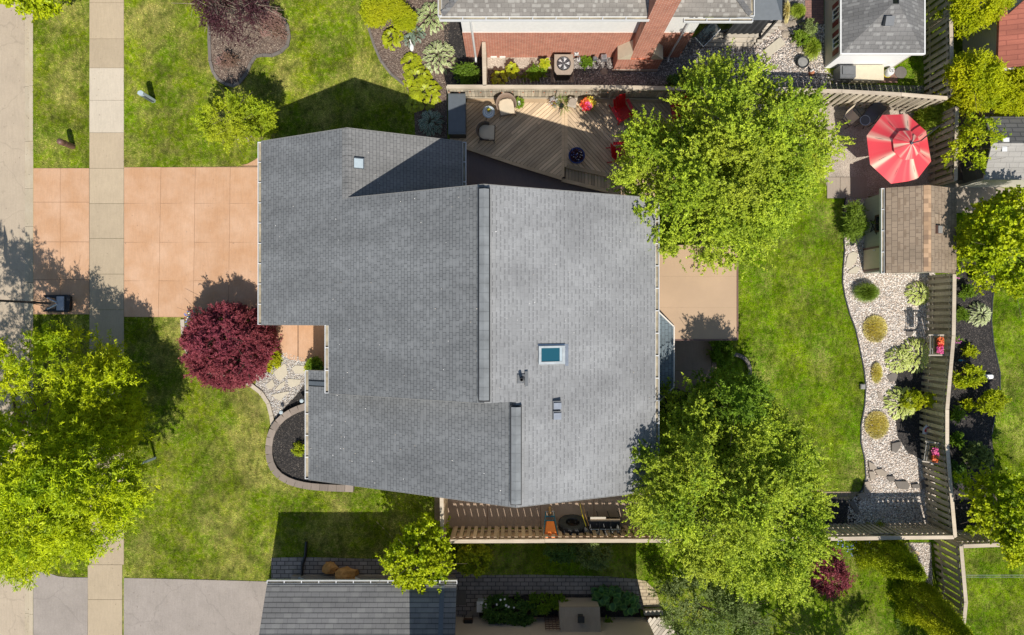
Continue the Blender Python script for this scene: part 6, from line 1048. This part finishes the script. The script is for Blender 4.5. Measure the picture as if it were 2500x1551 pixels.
tree('plum_tree', 'dark purple leaved tree with bare twigs at the top edge', 'tree', [(470,-10),(480,15),(520,70),(560,105),(590,95),(625,70),(650,20),(640,-120),(560,-220),(440,-200),(400,-60)], 2.6, 4.2, W(570, 20), 'leaf_plum', .06, .035, 150, 11, 15, trunk=.1, bark='bark_pale', rs=(.35, .6), nlimb=70)
tree('fan_maple', 'yellow green large leaved tree beside the side gate', 'tree', [(1040,1262),(1062,1285),(1085,1300),(1105,1355),(1098,1390),(1075,1420),(1040,1428),(990,1425),(955,1405),(933,1378),(945,1345),(975,1310),(1000,1280)], 1.5, 3.4, W(1040, 1340), 'leaf_lime', .10, .085, 105, 12, 15, trunk=.07, rs=(.22, .42), under=.35)
tree('maple_tree', 'bright big leaved tree at the right edge below the pale shed', 'tree', [(2375,525),(2395,495),(2430,488),(2470,460),(2530,470),(2600,560),(2560,720),(2500,725),(2450,700),(2415,665),(2380,640),(2372,590)], 2.3, 4.6, W(2420, 585), 'leaf_lime', .11, .09, 130, 13, 16, trunk=.09, rs=(.25, .5), group='bright trees along the right edge')
tree('maple_tree', 'bright big leaved tree at the lower right edge over the fence', 'tree', [(2372,1225),(2395,1170),(2435,1145),(2480,1170),(2600,1200),(2600,1360),(2500,1390),(2450,1360),(2410,1300),(2380,1262)], 2.3, 4.6, W(2410, 1240), 'leaf_lime', .11, .09, 120, 13, 15, trunk=.09, rs=(.25, .5), group='bright trees along the right edge')
tree('sapling', 'thin airy yellow green tree straddling the right fence', 'tree', [(2345,280),(2375,300),(2420,290),(2430,340),(2425,400),(2390,415),(2345,410),(2310,420),(2305,380),(2320,340),(2350,320)], 1.6, 3.2, W(2360, 370), 'leaf_lime', .085, .05, 46, 9, 12, trunk=.04, rs=(.2, .4))
tree('street_maple', 'leafy tree tip at the top left corner over the kerb', 'tree', [(-60,-10),(5,-4),(20,6),(50,8),(72,-8),(80,-2),(110,2),(140,10),(150,-20),(160,-80),(60,-200),(-150,-150)], 3.0, 4.6, W(60, -80), 'leaf_lime', .13, .11, 130, 12, 14, trunk=.14, rs=(.3, .55))
tree('purple_maple', 'small red purple maple on the lower right lawn', 'tree', [(1985,1350),(2010,1338),(2040,1345),(2055,1370),(2065,1400),(2062,1440),(2040,1440),(2020,1450),(1992,1440),(1978,1400),(1972,1370)], .9, 1.9, W(2010, 1380), 'leaf_red', .095, .034, 70, 11, 16, trunk=.04, seed=5, rs=(.18, .36), under=.3)
tree('olive_shrub', 'grey green small leaved tree at the bottom edge below the big tree', 'tree', [(1600,1440),(1640,1410),(1700,1400),(1760,1440),(1850,1490),(1890,1520),(1860,1580),(1750,1620),(1650,1580),(1610,1500)], 2.0, 3.6, W(1700, 1470), 'leaf_olive', .07, .035, 160, 12, 18, trunk=.07, rs=(.25, .5))
tree('dark_maple', 'darker green tree between the stone patio and the lower big tree', 'tree', [(1685,1010),(1720,940),(1760,912),(1805,910),(1850,935),(1870,975),(1850,1015),(1780,1030),(1710,1030)], 2.6, 6.0, W(1745, 920), 'leaf_green', .09, .04, 170, 12, 17, trunk=.06, rs=(.25, .45))
tree('garden_tree', 'tree below the frame whose shadow falls on the lower right lawn', 'tree', [(1880,1640),(2060,1600),(2220,1620),(2280,1750),(2200,1880),(2000,1900),(1880,1800)], 3.0, 5.0, W(2060, 1680), 'leaf_green', .12, .07, 120, 10, 14, trunk=.12, rs=(.3, .6))
# conical and rounded cedars
def cedar(label, base, h, r, mat='leaf_cedar_green', group='tall pointed cedars by the lower fence', n=42000):
    x, y = base; t = thing('cedar', x, y, label, 'cedar tree', group); a = rng.uniform(0, 6.28, n); v = rng.uniform(0, 1, n)**1.25; R = r*(1-v)**.72*(1+.17*np.sin(a*5+v*9)+.14*np.sin(a*11-v*17)+.1*np.sin(a*3+v*40))*rng.uniform(.86, 1.05, n)
    P = np.stack([x+R*np.cos(a), y+R*np.sin(a), .1+v*h], 1); P += rng.normal(size=P.shape)*.05; D = np.stack([np.cos(a)*.8, np.sin(a)*.8, np.full(n, .6)], 1)+rng.normal(size=(n, 3))*.35
    leafcloud('crown', P, D, .07, .03, mat, t, .2); obj('trunk', MB().bar((x, y, 0), (x, y, h*.9), .08, .02, 8), 'bark', t)
cedar('pointed cedar leaning outwards below the lattice fence', W(2128, 1330), 3.6, .85); cedar('pointed cedar at the bottom right with a long dark side', W(2225, 1462), 3.9, .85); cedar('third cedar at the bottom edge beside the crooked fence', W(2240, 1590), 3.0, .7, 'leaf_green', n=12000)
def puff(label, pts, h0, h1, mat='leaf_cedar', n=60, L=.055, Wd=.028, name='cedar_shrub', cat='cedar', group=None, rs=(.2, .34), nsh=34, nlf=16):
    c, C, (P, D) = crown_pts(pts, h0, h1, int(n*1.6), nsh, nlf, rs=rs, under=.12, spread=1.0, upb=.4, out=.4, leafout=.5); P[:, 2] = np.maximum(P[:, 2], .05); t = thing(name, c[0], c[1], label, cat, group); leafcloud('crown', P, D, L, Wd, mat, t, .7); obj('trunk', MB().bar((c[0], c[1], 0), (c[0], c[1], h1*.7), .07, .03, 8), 'bark', t)
G = 'rounded golden cedars at the upper right'
puff('golden cedar at the top right beside the red roof', [(2320,-30),(2322,20),(2345,60),(2380,72),(2420,55),(2450,20),(2470,-40),(2400,-90)], 1.6, 3.2, n=85, group=G); puff('golden cedar against the fence corner above the sapling', [(2312,165),(2340,140),(2400,140),(2415,155),(2410,180),(2425,220),(2420,265),(2370,275),(2335,240),(2318,200)], 1.4, 3.0, n=95, group=G); puff('golden cedar on the right edge above the dark shed', [(2430,185),(2460,175),(2500,180),(2560,190),(2560,280),(2480,282),(2430,270),(2420,225)], 1.4, 3.0, n=95, group=G)
G = 'mounded chartreuse shrubs in the hosta bed'
for i, (px, py, r, lb) in enumerate(((918, 30, 36, 'leftmost chartreuse mound at the lawn edge of the hosta bed'), (952, 10, 30, 'chartreuse mound at the very top of the hosta bed'), (986, 46, 30, 'chartreuse mound nearest the variegated hostas'), (968, 26, 24, 'small chartreuse mound between its larger neighbours'))):
    puff(lb, circ(px, py, r, r, 12, .04), .35, .75, 'leaf_chart', int(r*1.9), .05, .025, 'mound_shrub', 'shrub', G, (.12, .2), 20, 12)
# hostas
Hh = [(1051,40,44,'hosta_cream','cream edged hosta closest to the beige roof corner',130,.2,.10),(1071,137,46,'hosta_white','white edged hosta in the middle of the upper bed',140,.2,.10),(1052,298,36,'hosta_blue','blue green white edged hosta in the shade of the house',110,.21,.10),(957,92,31,'hosta_gold','smaller golden hosta at the left of the bed',80,.17,.15),(1003,152,30,'hosta_gold','golden hosta beside the white garden bird',80,.18,.16),(1018,190,40,'hosta_gold','golden hosta in the middle of the golden row',100,.19,.17),(1037,226,46,'hosta_gold','lowest and largest golden hosta above the blue one',120,.20,.18),(1010,254,24,'hosta_gold','small shaded hosta at the lawn edge beside the house shadow',40,.18,.16),
    (2245,717,33,'hosta_lime','lime striped hosta by the fence below the brown shed',150,.16,.08),(2197,880,36,'hosta_lime','left half of the twin hosta in the gravel',150,.16,.08),(2240,868,48,'hosta_lime','right and larger half of the twin hosta',240,.17,.085),(2205,985,47,'hosta_lime','hosta with a yellow shrub growing into it',230,.17,.085),(2394,768,34,'hosta_white','white striped hosta in the mulch beyond the fence',130,.2,.07),(1000,96,20,'hosta_blue','grey green low plant beside the white garden bird',40,.14,.08),(1018,82,24,'hosta_blue','grey green low plant between the two pale hostas',50,.14,.08)]
for px, py, r, mt, lb, n, L, Wd in Hh: hosta(lb, px, py, r, mt, .42 if r > 30 else .28, n, L, Wd)
for px, py, r, lb in ((1492,1462,34,'big leaved plant in the shaded bed near the brick path'), (1468,1455,26,'big leaved plant left of its larger neighbour in the shaded bed'), (1535,1475,30,'big leaved plant at the right end of the shaded bed'), (1220,190,24,'big leaved plant against the narrow fence return'), (1250,172,20,'big leaved plant beside the round sandy stone'), (1330,158,14,'small leafy plant left of the air conditioner')): hosta(lb, px, py, r, 'big_leaf' if px > 1400 else 'hosta_gold', .55, 26, .38 if px > 1400 else .24, .34 if px > 1400 else .2, 'broad leaved plants in the neighbouring beds', 'broad_leaf_plant', 'plant')
# shrubs
shrub('boxwood', 'round clipped green shrub left of the narrow fence return', 1141, 182, 31, 26, .8, 'leaf_box', .05, .035, 2.2); shrub('azalea_shrub', 'pinkish shrub at the right of the plum tree bed', 665, 62, 30, 38, .8, 'leaf_pink', .055, .03, 1.6); shrub('azalea_shrub', 'small pinkish shrub at the lower end of the plum tree bed', 556, 152, 26, 20, .45, 'leaf_pink', .06, .022, 1.0)
shrub('ground_cover', 'bright yellow green ground cover between red maple and river rock', 668, 880, 18, 30, .35, 'leaf_chart', .05, .03, 2.2, pts=[(664,845),(676,850),(684,868),(684,885),(676,898),(662,910),(652,905),(660,885)], rs=(.1,.18)); shrub('porch_shrub', 'small green shrub at the foot of the porch wall', 772, 893, 20, 17, .6, 'leaf_green', .12, .03, 1.8, rs=(.1,.2)); shrub('porch_shrub', 'yellow green edge plant beside the small porch shrub', 758, 897, 8, 16, .4, 'leaf_chart', .08, .03, 2.0, rs=(.08,.14)); shrub('perennial', 'pale green sprouting plant in the round front planter', 734, 1096, 18, 16, .5, 'leaf_weep', .09, .03, .8, rs=(.1, .2))
shrub('bamboo_plant', 'tall arching green plant against the green shed', 2083, 545, 17, 42, .9, 'blade_green', .22, .03, 2.0, rs=(.15, .3)); shrub('iris_clump', 'sword leaved plant right of the red umbrella', 2276, 285, 24, 38, .7, 'blade_lime', .34, .04, 1.8, upb=1.0, rs=(.12, .25), up=1.2)
shrub('gold_shrub', 'yellow shrub growing through the lower hosta', 2262, 975, 28, 14, .9, 'leaf_chart', .06, .045, 2.2, rs=(.12, .22)); shrub('gold_shrub', 'yellow green fern like shrub at the centre of the lower hosta', 2225, 975, 26, 24, .75, 'leaf_chart', .08, .03, 1.4, rs=(.12, .22))
for px, py, rx, ry, h, mt, lb in ((2384,675,9,9,.4,'leaf_lime','tiny yellow green shrub in the mulch by the right edge tree'),(2364,712,16,16,.5,'leaf_green','small dark green shrub in the mulch above the white striped hosta'),(2366,858,11,9,.35,'leaf_chart','small lime shrub in the mulch behind the fence'),(2362,920,36,28,1.0,'leaf_lime','bright green bush beside the white shell ornament'),(2416,982,32,30,1.0,'leaf_lime','bright green bush below the white shell ornament'),(2384,1113,34,32,.9,'hosta_shr','round grey green bush at the bottom of the mulch bed'),(2363,988,9,9,.3,'leaf_lime','tiny lime plant between the two bright bushes'),(2336,1012,12,22,.5,'leaf_green','narrow green plant against the back of the fence'),(2334,1072,12,20,.5,'leaf_green','second narrow green plant lower down the fence'),(2345,770,14,14,.2,'leaf_green','flat dark green plant beside the fence left of the striped hosta'),(2336,1150,14,30,.5,'leaf_dark','dark plant in the shade behind the fence'),
    (1160,1362,44,42,1.3,'leaf_cedar_green','round dark green shrub right of the yellow green tree'),(1370,1344,40,26,1.1,'leaf_dark','dark shrub below the fence behind the tyre'),(1450,1350,42,34,1.2,'leaf_olive','bluish green shrub below the fence under the rack'),(1215,1488,42,34,.9,'leaf_dark','dark shrub with a few white blooms in the shaded bed'),(1270,1495,40,32,.9,'leaf_dark','dark shrub right of the white bloomed one'),(1320,1470,28,24,.7,'leaf_green','feathery green plant in the middle of the shaded bed'),(1365,1468,26,14,.5,'leaf_green','low green plant above the bay cap'),(1487,1513,12,9,.5,'leaf_green','small round lime shrub right of the bay box'),
    (1660,205,36,28,1.3,'leaf_dark','dark green shrub left of the crown of the biggest tree near the brick house'),(1955,95,20,15,.5,'leaf_green','dark green low shrub between the border stones and the striped grass'),(1975,70,16,18,.7,'leaf_olive','olive shrub at the brick paving edge'),(1640,985,40,24,.9,'leaf_dark','dark shrub in the shade under the bay roof'),(1300,182,34,13,.35,'leaf_green','row of low green leaves left of the air conditioner'),(1430,150,16,9,.25,'leaf_green','low green weed right of the air conditioner'),(1830,880,18,30,.3,'leaf_green','low green plants at the patio edge under the awning corner') if 0 else (1762,860,26,40,.5,'leaf_green','green plants in the shade right of the stone patio'),(2300,1395,10,30,.2,'leaf_green','thin green strip at the foot of the crooked fence')):
    shrub('garden_shrub', lb, px, py, rx, ry, h, 'leaf_olive' if mt == 'hosta_shr' else mt, .075, .045, 1.5, rs=(.12, .24))
x, y = W(1215, 1470, .9)
t = thing('white_peony', x, y, 'scattered white blooms on the dark shrub in the shaded bed', 'flowers')
for i in range(8): flowers(np.array([[x+rng.uniform(-.7, .7), y+rng.uniform(-.25, .25), rng.uniform(.95, 1.05)]]), .05, 'petal_white', t, 'bloom')
tuft('dark green fountain grass at the top of the gravel bed', 2116, 714, 38, 29, .75, 'blade_green', 1500, .014); tuft('straw coloured grass mound in the middle of the gravel bed', 2137, 803, 32, 36, .27, 'blade_dry', 2200, .014, cx=.9); tuft('small straw coloured tuft between gravel and twin hosta', 2141, 911, 15, 28, .3, 'blade_dry', 900, .014, cx=.85); tuft('straw coloured grass mound at the lower end of the gravel bed', 2141, 1038, 32, 37, .27, 'blade_dry', 2200, .014, cx=.9)
tuft('long bladed bright green grass left of the white garden house', 1984, 118, 26, 34, .8, 'blade_lime', 700, .02, group='fountain grasses by the white garden house'); tuft('striped green grass clump near the top edge beside the gazebo', 1948, 26, 24, 22, .7, 'blade_lime', 600, .02, group='fountain grasses by the white garden house'); tuft('tan dry grass strip right of the black gazebo', 1920, 28, 9, 34, .6, 'blade_dry', 500, .014, group='fountain grasses by the white garden house'); tuft('grey green spiky plants below the pointed cedar', 2205, 1520, 20, 40, .5, 'blade_green', 500, .02, group=None); tuft('white flowered spiky clump at the edge of the lower big tree', 1965, 1440, 16, 16, .9, 'blade_lime', 350, .02, group=None)
# loose stones and bark
X, Y = scatter(GB, 620); k = ~inpoly(X, Y, WP([(2180,905),(2240,895),(2292,900),(2292,1110),(2262,1126),(2245,1120),(2215,1105),(2190,1065),(2186,1030),(2192,985)])); pebbles('river_pebbles', X[k], Y[k], .024, .028, 'pebble_white', 'pale rounded pebbles covering the long garden bed')
X, Y = scatter([(660,880),(690,858),(757,880),(760,895),(748,930),(735,950),(700,990),(672,1020),(664,1005),(625,950),(625,915)], 800); pebbles('river_rock', X, Y, .02, .024, 'pebble_mixed', 'mixed grey and tan river rock round the flagstones')
X, Y = scatter([(1690,120),(1850,110),(1910,60),(2012,60),(2012,168),(2055,205),(1700,200)], 500); pebbles('neighbour_pebbles', X, Y, .02, .026, 'pebble_white', 'pale gravel around the black bowl'); X, Y = scatter([(1400,140),(1500,140),(1700,100),(1720,208),(1400,208)], 420); pebbles('dark_pebbles', X, Y, .02, .026, 'pebble_grey', 'dark gravel at the foot of the chimney'); X, Y = scatter([(2192,1325),(2272,1325),(2276,1430),(2240,1410),(2215,1390)], 500); pebbles('corner_pebbles', X, Y, .024, .026, 'pebble_white', 'pale pebbles round the wooden crate')
P_ = [(514,60),(523,176),(551,205),(586,201),(612,156),(642,134),(686,126),(705,90),(690,45),(640,0),(514,0)]; X, Y = scatter(P_, 900); barkchips('bark_chips', X, Y, .035, .045, 'chip_brown', 'brown bark chips under the plum tree'); X, Y = scatter([(892,0),(905,70),(935,145),(990,205),(1090,210),(1100,0)], 800); barkchips('bark_chips', X, Y, .035, .045, 'chip_brown', 'brown bark chips among the hostas')
X, Y = scatter([(738,945),(700,990),(676,1018),(672,1048),(755,1000),(755,925)], 500); barkchips('bark_chips', X, Y, .035, .04, 'chip_black', 'dark bark chips beside the path lights'); X, Y = scatter([(745,998),(690,1030),(667,1090),(683,1146),(730,1172),(790,1180),(790,1000)], 600); barkchips('bark_chips', X, Y, .165, .04, 'chip_black', 'dark bark chips filling the front planter'); X, Y = scatter([(2330,645),(2400,645),(2425,670),(2417,785),(2436,920),(2420,1060),(2425,1290),(2330,1290)], 450); barkchips('bark_chips', X, Y, .034, .04, 'chip_black', 'dark bark chips beyond the long fence')

# fallen leaves and grit along the kerb, the walk and the drive
for pts, dn, lb in (([(0,0),(57,0),(57,1551),(0,1551)], 3, 'scattered dry leaf bits on the road'), ([(57,0),(70,0),(70,1551),(57,1551)], 26, 'line of dry debris in the gutter'), ([(219,0),(303,0),(300,1551),(216,1551)], 3, 'dry leaf bits on the sidewalk'), ([(303,408),(640,408),(640,776),(303,776)], 1.2, 'a few leaf bits on the orange driveway'), ([(303,1415),(660,1420),(640,1551),(303,1551)], 3, 'leaf bits on the grey driveway'), ([(1090,1200),(1700,1200),(1700,1288),(1090,1288)], 8, 'leaf litter on the side yard slabs')):
    X, Y = scatter(pts, dn); barkchips('leaf_litter', X, Y, -.078 if pts[0][0] == 57 else (-.09 if pts[0][0] == 0 else .04), .045, 'chip_brown', lb)

P_ = []
for f, x0, x1, y0, y1, n in ((FN, -9.8, RX, -.2, N1, 26), (FN, -6.7, RX, -2.7, -.2, 14), (BE, RX, 5.2, S1, N1, 40), (FS, -7.9, 0, S1, -2.9, 26), (RG, -6, -2, N1, NG, 8)):
    for _ in range(n): x, y = rng.uniform(x0, x1), rng.uniform(y0, y1); P_.append((x, y, f(x, y)+.015))
P_ = np.array(P_); a = rng.uniform(0, 6.28, len(P_)); islands('debris_pale', [(0, (.35,.28,.2)), (.5, (.7,.66,.6)), (1, (.85,.83,.8))])
tag(leafcloud('roof_debris', P_, np.stack([np.cos(a), np.sin(a), .1+0*a], 1), .045, .025, 'debris_pale', None, 1.0), 'tiny pale specks and seed bits on the central roof', None, kind='stuff')
X, Y = scatter([(2190,1010),(2285,960),(2285,1110),(2215,1100)], 400); barkchips('bark_chips', X, Y, .038, .04, 'chip_black', 'dark bark chips in the mulch patch of the gravel bed')
